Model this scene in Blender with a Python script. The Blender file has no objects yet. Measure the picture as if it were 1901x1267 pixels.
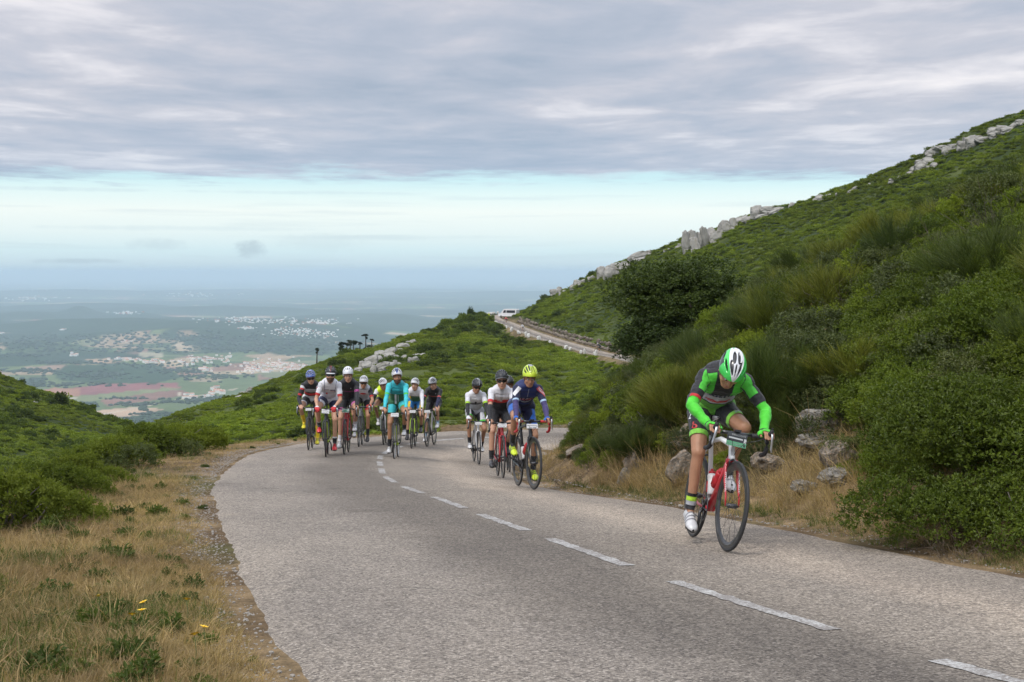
import bpy, bmesh, math, random, time
import numpy as np
from mathutils import Vector, Matrix, Euler
from mathutils.bvhtree import BVHTree
T_START = time.time()
R = math.radians
rng = np.random.default_rng(7)
random.seed(7)
scene = bpy.context.scene
COL = scene.collection

# ---------------------------------------------------------------- camera
F, CX, CY, HOR = 2400.0, 950.5, 633.5, 505.0          # focal length and eye level in photo pixels (1901 wide)
PITCH = math.atan((CY - HOR) / F)
cp, sp = math.cos(PITCH), math.sin(PITCH)
cam_data = bpy.data.cameras.new('camera')
cam = bpy.data.objects.new('camera', cam_data)
COL.objects.link(cam)
cam_data.sensor_width = 36.0
cam_data.lens = F / 1901.0 * 36.0
cam_data.clip_start, cam_data.clip_end = 0.1, 200000.0
cam.location = (0, 0, 0)
cam.rotation_euler = (math.pi / 2 - PITCH, 0, 0)
scene.camera = cam

# ---------------------------------------------------------------- sun and sky
SUN_EL, SUN_AZ = 52.0, 215.0      # azimuth clockwise from +Y: behind the viewer, to the left
sd = Vector((math.sin(R(SUN_AZ)) * math.cos(R(SUN_EL)), math.cos(R(SUN_AZ)) * math.cos(R(SUN_EL)), math.sin(R(SUN_EL))))
sun_data = bpy.data.lights.new('sun', 'SUN')
sun_data.energy = 1.5
sun_data.angle = R(11)
sun_data.color = (1.0, 0.955, 0.89)
sun = bpy.data.objects.new('sun', sun_data)
sun.rotation_euler = sd.to_track_quat('Z', 'Y').to_euler()
sun.location = (-30, -30, 60)
COL.objects.link(sun)

world = bpy.data.worlds.new('World')
scene.world = world
world.use_nodes = True
NT = world.node_tree
NT.nodes.clear()
def wn(t, **kw):
    n = NT.nodes.new(t)
    for k, v in kw.items(): setattr(n, k, v)
    return n
def wl(a, b): NT.links.new(a, b)
def wmath(op, a, b=None, c=None, clamp=False):
    n = wn('ShaderNodeMath', operation=op); n.use_clamp = clamp
    for i, v in enumerate((a, b, c)):
        if v is None: continue
        if isinstance(v, (int, float)): n.inputs[i].default_value = v
        else: wl(v, n.inputs[i])
    return n.outputs[0]
def wramp(fac, stops, interp='LINEAR'):
    n = wn('ShaderNodeValToRGB'); cr = n.color_ramp; cr.interpolation = interp
    while len(cr.elements) < len(stops): cr.elements.new(0.5)
    for e, (p, c) in zip(cr.elements, stops):
        e.position = p; e.color = (*c, 1) if len(c) == 3 else c
    wl(fac, n.inputs[0]); return n.outputs[0]
def wmix(fac, a, b, blend='MIX'):
    n = wn('ShaderNodeMix', data_type='RGBA', blend_type=blend)
    for sock, v in ((n.inputs[0], fac), (n.inputs[6], a), (n.inputs[7], b)):
        if isinstance(v, (int, float)): sock.default_value = v
        elif isinstance(v, tuple): sock.default_value = (*v, 1)
        else: wl(v, sock)
    return n.outputs[2]
def wnoise(vec, scale, detail=5, rough=.55, dist=0.0):
    n = wn('ShaderNodeTexNoise'); n.inputs['Scale'].default_value = scale
    n.inputs['Detail'].default_value = detail; n.inputs['Roughness'].default_value = rough
    n.inputs['Distortion'].default_value = dist
    wl(vec, n.inputs['Vector']); return n.outputs['Fac']
def wmap(vec, loc=(0, 0, 0), scl=(1, 1, 1)):
    n = wn('ShaderNodeMapping'); n.inputs['Location'].default_value = loc; n.inputs['Scale'].default_value = scl
    wl(vec, n.inputs['Vector']); return n.outputs[0]
tc = wn('ShaderNodeTexCoord')
sep = wn('ShaderNodeSeparateXYZ'); wl(tc.outputs['Generated'], sep.inputs[0])
dx, dy, dz = sep.outputs
zc = wmath('MAXIMUM', dz, 0.012)
plx, ply = wmath('DIVIDE', dx, zc), wmath('DIVIDE', dy, zc)       # where the view ray meets a flat cloud layer one unit up
com = wn('ShaderNodeCombineXYZ'); wl(plx, com.inputs[0]); wl(ply, com.inputs[1])
plane = com.outputs[0]
# the overcast layer: ragged front edge, brighter gaps
n_edge = wnoise(wmap(plane, (3, 1, 0), (.8, .55, 1)), 1.0, 7, .66)
n_big = wnoise(wmap(plane, (1.7, 4.2, 0), (.40, .30, 1)), 1.0, 4, .5, .25)
n_fine = wnoise(wmap(plane, (7, 2, 3), (1.35, .95, 1)), 1.0, 9, .60, .3)
edge_pos = wmath('ADD', wmath('MULTIPLY', wmath('SUBTRACT', n_edge, .5), 7.5), 14.6)
deck = wmath('SMOOTH_MIN', 1.0, wmath('MULTIPLY', wmath('SUBTRACT', edge_pos, ply), .55), .1, clamp=True)
n_mix = wmath('ADD', wmath('MULTIPLY', n_big, .56), wmath('MULTIPLY', n_fine, .44))
deck_tex = wramp(n_mix, [(.36, (.345, .415, .515)), (.46, (.430, .480, .570)), (.53, (.520, .545, .615)), (.585, (.66, .67, .72)), (.66, (.82, .81, .83))])
near_edge = wmath('MULTIPLY_ADD', ply, .16, -1.15, clamp=True)      # blue-grey towards the far rim of the layer
deck_col = wmix(wmath('MULTIPLY', near_edge, .55), deck_tex, (.355, .465, .60))
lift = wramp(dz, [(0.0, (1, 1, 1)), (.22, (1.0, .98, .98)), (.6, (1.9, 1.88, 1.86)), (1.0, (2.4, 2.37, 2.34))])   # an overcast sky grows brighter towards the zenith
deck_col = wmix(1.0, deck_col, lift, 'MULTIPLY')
# the clear band under it, veiled by thin high cloud
band = wramp(wmath('MULTIPLY', dz, 10.0, clamp=True), [
    (.0, (.50, .66, .77)), (.07, (.60, .76, .84)), (.16, (.66, .85, .91)), (.30, (.80, .92, .93)), (.46, (.90, .97, .94)),
    (.60, (.76, .93, .93)), (.70, (.60, .85, .90)), (.78, (.56, .81, .88))])
n_str = wnoise(wmap(tc.outputs['Generated'], (0, 0, .3), (4.0, 4.0, 95.0)), 1.0, 5, .5)
streak = wmath('MULTIPLY', wramp(n_str, [(.55, (0, 0, 0)), (.68, (1, 1, 1))]), .38)
band = wmix(streak, band, (.47, .62, .71))
def puff(cx, cz, rx, rz, amt, col, nscale):                        # one small cloud of its own in the clear band
    global band
    ex = wmath('DIVIDE', wmath('SUBTRACT', wmath('DIVIDE', dx, dy), cx), rx)
    ez = wmath('DIVIDE', wmath('SUBTRACT', dz, cz), rz)
    r2 = wmath('ADD', wmath('MULTIPLY', ex, ex), wmath('MULTIPLY', ez, ez))
    nn = wnoise(wmap(tc.outputs['Generated'], (cx * 9, 0, 0), (nscale, nscale, nscale * 2.0)), 1.0, 6, .65)
    f = wmath('SUBTRACT', wmath('ADD', wmath('MULTIPLY', nn, 2.4), -.2), r2)
    f = wmath('MULTIPLY', wmath('MULTIPLY', f, wmath('GREATER_THAN', dy, 0.0), clamp=True), amt, clamp=True)
    band = wmix(f, band, col)
puff((465 - CX) / F, (HOR - 464) / F, .014, .0075, .55, (.36, .48, .58), 120)
puff((290 - CX) / F, (HOR - 457) / F, .026, .0060, .30, (.42, .55, .65), 110)
puff((150 - CX) / F, (HOR - 486) / F, .042, .0022, .55, (.40, .53, .62), 90)
puff((600 - CX) / F, (HOR - 452) / F, .040, .0085, .22, (.47, .61, .69), 110)
puff((905 - CX) / F, (HOR - 511) / F, .010, .0016, .40, (.42, .55, .64), 90)
puff((100 - CX) / F, (HOR - 361) / F, .090, .0020, .35, (.47, .60, .70), 60)
puff((560 - CX) / F, (HOR - 361) / F, .110, .0016, .30, (.50, .64, .73), 60)
puff((330 - CX) / F, (HOR - 427) / F, .140, .0022, .30, (.55, .70, .77), 60)
puff((720 - CX) / F, (HOR - 441) / F, .130, .0018, .25, (.58, .73, .79), 60)
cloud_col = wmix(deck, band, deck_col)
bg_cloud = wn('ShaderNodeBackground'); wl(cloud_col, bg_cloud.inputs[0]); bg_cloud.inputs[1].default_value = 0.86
sky = wn('ShaderNodeTexSky', sky_type='NISHITA')
sky.sun_disc = False; sky.sun_elevation = R(SUN_EL); sky.sun_rotation = R(SUN_AZ)
sky.air_density, sky.dust_density, sky.altitude = 1.0, 1.5, 500
bg_sky = wn('ShaderNodeBackground'); wl(sky.outputs[0], bg_sky.inputs[0]); bg_sky.inputs[1].default_value = 0.07
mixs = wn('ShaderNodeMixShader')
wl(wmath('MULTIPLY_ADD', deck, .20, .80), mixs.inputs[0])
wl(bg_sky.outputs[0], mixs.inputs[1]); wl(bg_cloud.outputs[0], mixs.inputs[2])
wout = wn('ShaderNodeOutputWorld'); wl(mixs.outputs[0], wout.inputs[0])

vs = scene.view_settings
scene.display_settings.display_device = 'sRGB'
vs.view_transform = 'Standard'; vs.look = 'None'; vs.exposure = 0.44; vs.gamma = 1.0; vs.use_curve_mapping = False
cy = scene.cycles
cy.max_bounces, cy.diffuse_bounces, cy.glossy_bounces, cy.transmission_bounces, cy.transparent_max_bounces, cy.volume_bounces = 6, 3, 2, 3, 6, 3
cy.use_adaptive_sampling = True; cy.adaptive_threshold = 0.02
cy.use_denoising = True
cy.caustics_reflective = cy.caustics_refractive = False

# ---------------------------------------------------------------- helpers
def ray(px, py):
    a, b = (px - CX) / F, -(py - CY) / F
    return np.array([a, cp + b * sp, b * cp - sp])
def at(px, py, Y):
    d = ray(px, py); return d * (Y / d[1])
def to_px(p):
    p = np.asarray(p, float); dep = p[..., 1] * cp - p[..., 2] * sp
    up = p[..., 1] * sp + p[..., 2] * cp
    return CX + F * p[..., 0] / dep, CY - F * up / dep

def tag(o, label=None, cat=None, group=None, kind=None):
    if label: o['label'] = label
    if cat: o['category'] = cat
    if group: o['group'] = group
    if kind: o['kind'] = kind
    return o
def new_mesh(name, v, faces, mats=(), midx=None, smooth=False):
    """mesh from numpy: v (N,3); faces: (M,k) array or list of arrays of different widths"""
    me = bpy.data.meshes.new(name)
    v = np.asarray(v, np.float32)
    fl = faces if isinstance(faces, list) else [faces]
    fl = [np.asarray(f, np.int32) for f in fl if len(f)]
    nf = sum(len(f) for f in fl)
    me.vertices.add(len(v)); me.vertices.foreach_set('co', v.ravel())
    if nf:
        loops = np.concatenate([f.ravel() for f in fl])
        tot = np.concatenate([np.full(len(f), f.shape[1], np.int32) for f in fl])
        start = np.concatenate([[0], np.cumsum(tot)[:-1]]).astype(np.int32)
        me.loops.add(len(loops)); me.loops.foreach_set('vertex_index', loops)
        me.polygons.add(nf); me.polygons.foreach_set('loop_start', start)
        try: me.polygons.foreach_set('loop_total', tot)
        except Exception: pass
        if midx is not None: me.polygons.foreach_set('material_index', np.asarray(midx, np.int32))
        me.polygons.foreach_set('use_smooth', np.full(nf, smooth, bool))
    for m in mats: me.materials.append(m)
    me.update(calc_edges=True); me.validate()
    return me
def link(name, me, parent=None, loc=None, rot=None, scale=None):
    o = bpy.data.objects.new(name, me); COL.objects.link(o)
    if parent is not None: o.parent = parent
    if loc is not None: o.location = loc
    if rot is not None: o.rotation_euler = rot
    if scale is not None: o.scale = scale if hasattr(scale, '__len__') else (scale,) * 3
    return o
def vattr(me, name, vals):
    vals = np.asarray(vals, np.float32)
    if vals.ndim == 1:
        a = me.attributes.new(name, 'FLOAT', 'POINT'); a.data.foreach_set('value', vals)
    else:
        a = me.attributes.new(name, 'FLOAT_COLOR', 'POINT')
        c = np.ones((len(vals), 4), np.float32); c[:, :3] = vals
        a.data.foreach_set('color', c.ravel())

class G:
    """collects pieces of geometry into one mesh"""
    def __init__(s): s.v = []; s.f = {}; s.n = 0
    def add(s, v, f, m=0):
        f = np.asarray(f) + s.n; v = np.asarray(v, float)
        s.v.append(v); s.n += len(v); s.f.setdefault((f.shape[1], m), []).append(f); return s
    def mesh(s, name, mats, smooth=True):
        fl, mi = [], []
        for (k, m), L in s.f.items():
            a = np.concatenate(L); fl.append(a); mi.append(np.full(len(a), m))
        return new_mesh(name, np.concatenate(s.v), fl, mats, np.concatenate(mi), smooth)
def unit(v):
    v = np.asarray(v, float); return v / max(np.linalg.norm(v), 1e-9)
def frame_for(d, hint=(0, 0, 1)):
    d = unit(d); h = np.asarray(hint, float)
    if abs(d @ h) > .97: h = np.array([1., 0, 0]) if abs(d[0]) < .9 else np.array([0, 1., 0])
    a = unit(np.cross(h, d)); return a, np.cross(d, a)
def tube(path, rad, n=8, flat=1.0, hint=(0, 0, 1), caps=True):
    """tube along a path; rad a number or list; flat scales the section along its second axis"""
    path = np.asarray(path, float); k = len(path)
    rad = np.full(k, rad, float) if np.isscalar(rad) else np.asarray(rad, float)
    th = np.linspace(0, 2 * np.pi, n, endpoint=False); V = []
    for i in range(k):
        d = path[min(i + 1, k - 1)] - path[max(i - 1, 0)]
        a, b = frame_for(d, hint)
        V.append(path[i] + rad[i] * (np.cos(th)[:, None] * a + flat * np.sin(th)[:, None] * b))
    V = np.concatenate(V)
    i = np.arange(n); j = (i + 1) % n; Fq = []
    for r in range(k - 1): Fq.append(np.stack([r * n + i, r * n + j, (r + 1) * n + j, (r + 1) * n + i], 1))
    Fq = np.concatenate(Fq)
    if caps:
        V = np.concatenate([V, path[:1], path[-1:]]); c0, c1 = k * n, k * n + 1
        cap = np.concatenate([np.stack([np.full(n, c0), j, i, np.full(n, c0)], 1), np.stack([np.full(n, c1), (k - 1) * n + i, (k - 1) * n + j, np.full(n, c1)], 1)])[:, :3]
        return V, Fq, cap
    return V, Fq, None
def addtube(g, path, rad, n=8, m=0, flat=1.0, hint=(0, 0, 1), caps=True):
    V, q, c = tube(path, rad, n, flat, hint, caps)
    base = g.n; g.add(V, q, m)
    if c is not None: g.f.setdefault((3, m), []).append(c + base)
    return g
BOXF = np.array([[0, 3, 2, 1], [4, 5, 6, 7], [0, 1, 5, 4], [1, 2, 6, 5], [2, 3, 7, 6], [3, 0, 4, 7]])
def addbox(g, c, size, m=0, R3=None):
    s = np.array([[-1, -1, -1], [1, -1, -1], [1, 1, -1], [-1, 1, -1], [-1, -1, 1], [1, -1, 1], [1, 1, 1], [-1, 1, 1]]) * np.asarray(size) / 2
    if R3 is not None: s = s @ np.asarray(R3).T
    return g.add(s + np.asarray(c), BOXF, m)
def addring(g, prof, n=48, m=0, axis='y', cen=(0, 0, 0)):
    """lathe a closed profile [(radius, offset)] round an axis"""
    prof = np.asarray(prof, float); k = len(prof); th = np.linspace(0, 2 * np.pi, n, endpoint=False)
    r, o = prof[:, 0], prof[:, 1]
    V = np.stack([np.outer(np.cos(th), r), np.tile(o, (n, 1)), np.outer(np.sin(th), r)], -1).reshape(-1, 3)
    i, j = np.meshgrid(np.arange(n), np.arange(k), indexing='ij')
    a = i * k + j; b = ((i + 1) % n) * k + j; c = ((i + 1) % n) * k + (j + 1) % k; d = i * k + (j + 1) % k
    return g.add(V + np.asarray(cen), np.stack([a, d, c, b], -1).reshape(-1, 4), m)

def ico(sub):
    bm = bmesh.new(); bmesh.ops.create_icosphere(bm, subdivisions=sub, radius=1)
    v = np.array([x.co[:] for x in bm.verts]); f = np.array([[y.index for y in x.verts] for x in bm.faces]); bm.free()
    return v, f
# value noise
def _hash(ix, iy, seed):
    h = (ix.astype(np.int64) * 374761393 + iy.astype(np.int64) * 668265263 + seed * 2147483647) & 0xFFFFFFFF
    h = ((h ^ (h >> 13)) * 1274126177) & 0xFFFFFFFF
    return ((h ^ (h >> 16)) & 0xFFFFFF) / float(0xFFFFFF)
def vnoise(x, y, seed=0):
    ix, iy = np.floor(x), np.floor(y); fx, fy = x - ix, y - iy
    ix, iy = ix.astype(np.int64), iy.astype(np.int64)
    sx, sy = fx * fx * (3 - 2 * fx), fy * fy * (3 - 2 * fy)
    a, b = _hash(ix, iy, seed), _hash(ix + 1, iy, seed); c, d = _hash(ix, iy + 1, seed), _hash(ix + 1, iy + 1, seed)
    return (a * (1 - sx) + b * sx) * (1 - sy) + (c * (1 - sx) + d * sx) * sy
def fbm(x, y, octv=4, seed=0, gain=.5):
    s, a, t = 0, 1.0, 0
    for o in range(octv):
        s = s + a * vnoise(x * 2 ** o + o * 17.3, y * 2 ** o + o * 9.1, seed + o); t += a; a *= gain
    return s / t
def sstep(a, b, x):
    t = np.clip((x - a) / (b - a), 0, 1); return t * t * (3 - 2 * t)

# ---------------------------------------------------------------- materials
def nodes_of(m): m.use_nodes = True; return m.node_tree
MATS = {}
def M(name, col, rough=.6, metal=0.0, var=.12, vscale=30.0, bump=0.0, bscale=80.0, coat=0.0, spec=.5, sheen=0.0, coord='Object'):
    """plain procedural material: base colour with noise variation and optional fine relief"""
    if name in MATS: return MATS[name]
    m = bpy.data.materials.new(name); nt = nodes_of(m); b = nt.nodes['Principled BSDF']
    b.inputs['Roughness'].default_value = rough; b.inputs['Metallic'].default_value = metal
    b.inputs['Coat Weight'].default_value = coat; b.inputs['Specular IOR Level'].default_value = spec
    b.inputs['Sheen Weight'].default_value = sheen
    tcn = nt.nodes.new('ShaderNodeTexCoord'); nz = nt.nodes.new('ShaderNodeTexNoise')
    nz.inputs['Scale'].default_value = vscale; nz.inputs['Detail'].default_value = 4
    nt.links.new(tcn.outputs[coord], nz.inputs['Vector'])
    rp = nt.nodes.new('ShaderNodeValToRGB')
    c = np.array(col, float)
    rp.color_ramp.elements[0].position = .3; rp.color_ramp.elements[1].position = .7
    rp.color_ramp.elements[0].color = (*np.clip(c * (1 - var), 0, 1), 1); rp.color_ramp.elements[1].color = (*np.clip(c * (1 + var), 0, 1), 1)
    nt.links.new(nz.outputs['Fac'], rp.inputs[0]); nt.links.new(rp.outputs[0], b.inputs['Base Color'])
    if bump:
        n2 = nt.nodes.new('ShaderNodeTexNoise'); n2.inputs['Scale'].default_value = bscale; n2.inputs['Detail'].default_value = 3
        nt.links.new(tcn.outputs[coord], n2.inputs['Vector'])
        bp = nt.nodes.new('ShaderNodeBump'); bp.inputs['Strength'].default_value = bump; bp.inputs['Distance'].default_value = .01
        nt.links.new(n2.outputs['Fac'], bp.inputs['Height']); nt.links.new(bp.outputs[0], b.inputs['Normal'])
    MATS[name] = m; return m
class NB:
    """small node-building helper for one material"""
    def __init__(s, name):
        s.m = bpy.data.materials.new(name); s.nt = nodes_of(s.m); s.b = s.nt.nodes['Principled BSDF']; s.out = s.nt.nodes['Material Output']
        s.tc = s.nt.nodes.new('ShaderNodeTexCoord')
    def n(s, t, **kw):
        x = s.nt.nodes.new(t)
        for k, v in kw.items(): setattr(x, k, v)
        return x
    def l(s, a, b): s.nt.links.new(a, b)
    def put(s, sock, v):
        if isinstance(v, (int, float)): sock.default_value = v
        elif isinstance(v, tuple): sock.default_value = (*v, 1) if len(v) == 3 and sock.type == 'RGBA' else v
        else: s.l(v, sock)
    def math(s, op, a, b=None, c=None, clamp=False):
        x = s.n('ShaderNodeMath', operation=op); x.use_clamp = clamp
        for i, v in enumerate((a, b, c)):
            if v is not None: s.put(x.inputs[i], v)
        return x.outputs[0]
    def ramp(s, fac, stops, interp='LINEAR'):
        x = s.n('ShaderNodeValToRGB'); cr = x.color_ramp; cr.interpolation = interp
        while len(cr.elements) < len(stops): cr.elements.new(.5)
        for e, (p, c) in zip(cr.elements, stops): e.position = p; e.color = (*c, 1)
        s.l(fac, x.inputs[0]); return x.outputs[0]
    def mix(s, fac, a, b, blend='MIX'):
        x = s.n('ShaderNodeMix', data_type='RGBA', blend_type=blend)
        s.put(x.inputs[0], fac); s.put(x.inputs[6], a); s.put(x.inputs[7], b); return x.outputs[2]
    def map(s, vec, scl=(1, 1, 1), loc=(0, 0, 0)):
        x = s.n('ShaderNodeMapping'); x.inputs['Scale'].default_value = scl; x.inputs['Location'].default_value = loc
        s.l(vec, x.inputs[0]); return x.outputs[0]
    def noise(s, vec, scale, detail=4, rough=.55, out='Fac'):
        x = s.n('ShaderNodeTexNoise'); x.inputs['Scale'].default_value = scale; x.inputs['Detail'].default_value = detail
        x.inputs['Roughness'].default_value = rough; s.l(vec, x.inputs['Vector']); return x.outputs[out]
    def vor(s, vec, scale, out='Color', feature='F1'):
        x = s.n('ShaderNodeTexVoronoi', feature=feature); x.inputs['Scale'].default_value = scale; s.l(vec, x.inputs['Vector']); return x.outputs[out]
    def attr(s, name, out='Color'):
        x = s.n('ShaderNodeAttribute', attribute_name=name); return x.outputs[out]
    def bump(s, h, strength=.5, dist=.02):
        x = s.n('ShaderNodeBump'); x.inputs['Strength'].default_value = strength; x.inputs['Distance'].default_value = dist
        s.l(h, x.inputs['Height']); s.l(x.outputs[0], s.b.inputs['Normal'])
HAZE_DENSITY = 7.5e-5
# ================================================================ the road line
ROAD_A, ROAD_B = 1.17, 0.0945                                   # the near road falls away from the viewer: z = -(A + B*y)
near_c = [(9.5, -6), (6.2, -2), (3.75, 2), (2.6, 4), (2.0, 5.25), (1.58, 6.3), (1.0, 7.95), (.3, 10.3), (-.31, 12.4), (-.88, 14.5), (-1.36, 16.2), (-1.8, 18.3),
          (-2.1, 20.6), (-2.45, 23.8), (-2.58, 26), (-2.56, 28.6), (-2.3, 31.5), (-1.45, 34.3), (0, 36.0), (2.5, 36.9), (6, 38)]
far_c = [(10, 41), (15, 50), (19, 70), (20, 100), (19.2, 150), (17.6, 200), (15.0, 225), (5.9, 270), (-1.2, 325), (-5.0, 352), (-4.5, 372), (4, 392), (16, 410)]
def catmull(P, step):
    P = np.asarray(P, float); out = []
    for i in range(len(P) - 1):
        p0, p1, p2, p3 = P[max(i - 1, 0)], P[i], P[i + 1], P[min(i + 2, len(P) - 1)]
        n = max(2, int(np.linalg.norm(p2 - p1) / step)); t = np.linspace(0, 1, n, endpoint=False)[:, None]
        out.append(.5 * (2 * p1 + (p2 - p0) * t + (2 * p0 - 5 * p1 + 4 * p2 - p3) * t ** 2 + (3 * p1 - p0 - 3 * p2 + p3) * t ** 3))
    out.append(P[-1:]); return np.concatenate(out)
RC = catmull(near_c + far_c, .25)
seg = np.linalg.norm(np.diff(RC, axis=0), axis=1); RS = np.concatenate([[0], np.cumsum(seg)])
tan = np.gradient(RC, axis=0); tan /= np.linalg.norm(tan, axis=1)[:, None]
for _ in range(4): tan[1:-1] = (tan[:-2] + 2 * tan[1:-1] + tan[2:]) / 4
tan /= np.linalg.norm(tan, axis=1)[:, None]
RN = np.stack([tan[:, 1], -tan[:, 0]], 1)                       # to the right of travel away from the viewer
def s_at(pt): return RS[np.argmin(((RC - np.array(pt)) ** 2).sum(1))]
S_HAIR = s_at((0, 36.0))
key_s = [s_at(p) for p in [(2, 5.25), (.3, 10.3), (-1.8, 18.3), (-2.58, 26), (-1.45, 34.3), (6, 38), (15, 50), (15, 225), (-1.2, 325)]]
WL = np.interp(RS, key_s, [2.78, 2.62, 2.45, 2.75, 2.75, 2.7, 2.6, 2.5, 2.5])
WR = np.interp(RS, key_s, [2.45, 2.40, 2.22, 2.75, 2.75, 2.6, 2.6, 2.5, 2.5])
zs_far = np.interp(RS, [S_HAIR, s_at((15, 50)), s_at((20, 100)), s_at((15, 225)), s_at((5.9, 270)), s_at((-1.2, 325)), s_at((16, 410))],
                   [-4.57, -6.1, -9.6, -14.2, -13.35, -12.95, -12.0])
for _ in range(60): zs_far[1:-1] = (zs_far[:-2] + 2 * zs_far[1:-1] + zs_far[2:]) / 4
RZ = np.where(RS < S_HAIR, -(ROAD_A + ROAD_B * RC[:, 1]), zs_far)
S_END = RS[-1]
def inner_fall(y, lat, st):
    """through the bend the inside lane falls away towards the inside"""
    e = np.interp(y, [13.5, 18, 22, 26], [0, .05, .10, .13]) * (1 - sstep(S_HAIR - 1, S_HAIR + 7, st))
    return e * np.clip(np.asarray(lat) + .3, 0, 3.2)

def road_query(x, y):
    """nearest road station for each point -> (signed distance past left edge dl, past right edge dr, road z, station)"""
    x, y = np.ravel(x), np.ravel(y); n = len(x)
    dl = np.full(n, 99.0); dr = np.full(n, 99.0); zr = np.zeros(n); st = np.zeros(n)
    lat = np.zeros(n); use = np.where((y < 420) & (x > -60) & (x < 60))[0]
    step = 2
    for c in range(0, len(use), 20000):
        I = use[c:c + 20000]
        d2 = (x[I, None] - RC[None, ::step, 0]) ** 2 + (y[I, None] - RC[None, ::step, 1]) ** 2
        k = np.argmin(d2, 1) * step
        off = np.stack([x[I] - RC[k, 0], y[I] - RC[k, 1]], 1)
        side = (off * RN[k]).sum(1); dist = np.sqrt((off ** 2).sum(1))
        side = np.sign(side) * np.maximum(np.abs(side), dist * .999)
        dl[I] = -side - WL[k]; dr[I] = side - WR[k]; st[I] = RS[k]; lat[I] = side
        t = (off * tan[k]).sum(1); zr[I] = RZ[k] + np.where(RS[k] < S_HAIR, -ROAD_B * (y[I] - RC[k, 1]), 0) - inner_fall(y[I], side, RS[k])
    return dl, dr, zr, st, lat

# ================================================================ height of the land
def pchip(xk, yk, x):
    xk, yk = np.asarray(xk, float), np.asarray(yk, float); h = np.diff(xk); d = np.diff(yk) / h
    m = np.zeros(len(xk)); m[0], m[-1] = d[0], d[-1]
    for i in range(1, len(xk) - 1):
        m[i] = 0 if d[i - 1] * d[i] <= 0 else 2 * d[i - 1] * d[i] / (d[i - 1] + d[i])
    i = np.clip(np.searchsorted(xk, x) - 1, 0, len(h) - 1); t = np.clip((x - xk[i]) / h[i], 0, 1)
    return ((2 * t ** 3 - 3 * t ** 2 + 1) * yk[i] + (t ** 3 - 2 * t ** 2 + t) * h[i] * m[i] + (-2 * t ** 3 + 3 * t ** 2) * yk[i + 1] + (t ** 3 - t ** 2) * h[i] * m[i + 1])
# land seen along a fan of bearings: bearing, then (distance, photo height it shows at) for near rim, ravine, foot, middle, ridge
FAN = [
 (-1500, (45, 900), (90, 900), (140, 750), (190, 600), (240, 400)),
 (-700, (45, 900), (90, 930), (140, 800), (190, 600), (240, 440)),
 (-300, (45, 900), (90, 960), (140, 850), (190, 720), (240, 600)),
 (0,    (45, 900), (90, 970), (140, 870), (190, 790), (240, 706)),
 (130,  (45, 890), (90, 970), (140, 880), (190, 820), (240, 756)),
 (255,  (45, 880), (90, 950), (135, 880), (180, 832), (232, 803)),
 (300,  (45, 870), (90, 940), (128, 850), (148, 815), (172, 791)),
 (400,  (45, 865), (88, 930), (125, 826), (158, 778), (192, 752)),
 (500,  (45, 862), (86, 925), (122, 815), (166, 752), (212, 716)),
 (560,  (45, 860), (85, 920), (120, 810), (170, 735), (222, 691)),
 (640,  (45, 860), (84, 915), (120, 806), (178, 712), (240, 662)),
 (700,  (45, 860), (83, 910), (120, 804), (185, 700), (256, 645)),
 (760,  (45, 860), (82, 905), (120, 803), (192, 690), (274, 626)),
 (850,  (45, 860), (82, 900), (122, 802), (205, 672), (304, 597)),
 (885,  (45, 860), (82, 895), (124, 800), (212, 665), (322, 586)),
 (950,  (45, 855), (82, 880), (126, 796), (222, 672), (352, 583)),
 (1025, (45, 840), (84, 840), (135, 780), (232, 652), (342, 552)),
 (1110, (45, 810), (85, 790), (145, 735), (227, 656), (325, 508)),
 (1200, (45, 790), (88, 740), (150, 690), (228, 600), (310, 470)),
 (1300, (45, 760), (90, 720), (150, 650), (222, 545), (292, 434)),
 (1400, (45, 740), (90, 705), (150, 620), (212, 500), (276, 398)),
 (1500, (45, 720), (90, 690), (145, 590), (200, 470), (262, 367)),
 (1600, (45, 700), (90, 660), (142, 560), (192, 438), (250, 328)),
 (1700, (45, 680), (90, 620), (140, 520), (186, 405), (240, 288)),
 (1800, (45, 660), (90, 580), (138, 480), (180, 370), (230, 250)),
 (1901, (45, 640), (90, 545), (136, 440), (175, 335), (220, 213)),
 (2400, (45, 560), (90, 450), (130, 330), (165, 250), (200, 150)),
 (3600, (45, 500), (90, 420), (120, 330), (150, 250), (180, 150)),
]
FPX = np.array([f[0] for f in FAN], float)
FY = np.array([[p[0] for p in f[1:]] for f in FAN], float); FP = np.array([[p[1] for p in f[1:]] for f in FAN], float)
PLAIN_Z = -380.0
# wooded rises of the plain: bearing px, distance, half widths (px across, m deep), height
RISES = [(430, 7600, 210, 700, 96), (230, 8200, 120, 500, 64), (620, 7900, 120, 600, 44), (60, 10600, 110, 600, 49), (150, 10900, 30, 400, 67), (250, 10800, 60, 500, 49),
         (-150, 9000, 160, 900, 87), (745, 9800, 70, 600, 49), (130, 21000, 150, 1500, 88.0), (-200, 21500, 200, 1500, 80.0), (420, 22500, 160, 1800, 60.0), (700, 25000, 200, 2500, 50.0),
         (310, 5400, 100, 160, 23), (130, 5000, 110, 180, 26), (60, 6300, 140, 300, 44), (520, 6300, 100, 300, 35), (180, 4350, 60, 90, 14), (280, 4250, 60, 90, 17), (1000, 20000, 300, 2000, 70), (350, 6900, 150, 200, 34), (160, 7000, 130, 220, 40), (520, 8800, 140, 260, 46), (90, 8300, 90, 260, 48), (330, 9300, 130, 300, 50), (20, 5600, 90, 160, 26), (640, 10400, 120, 300, 46), (420, 12500, 200, 400, 60), (180, 13500, 160, 400, 60), (260, 6100, 70, 120, 22)]
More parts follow.
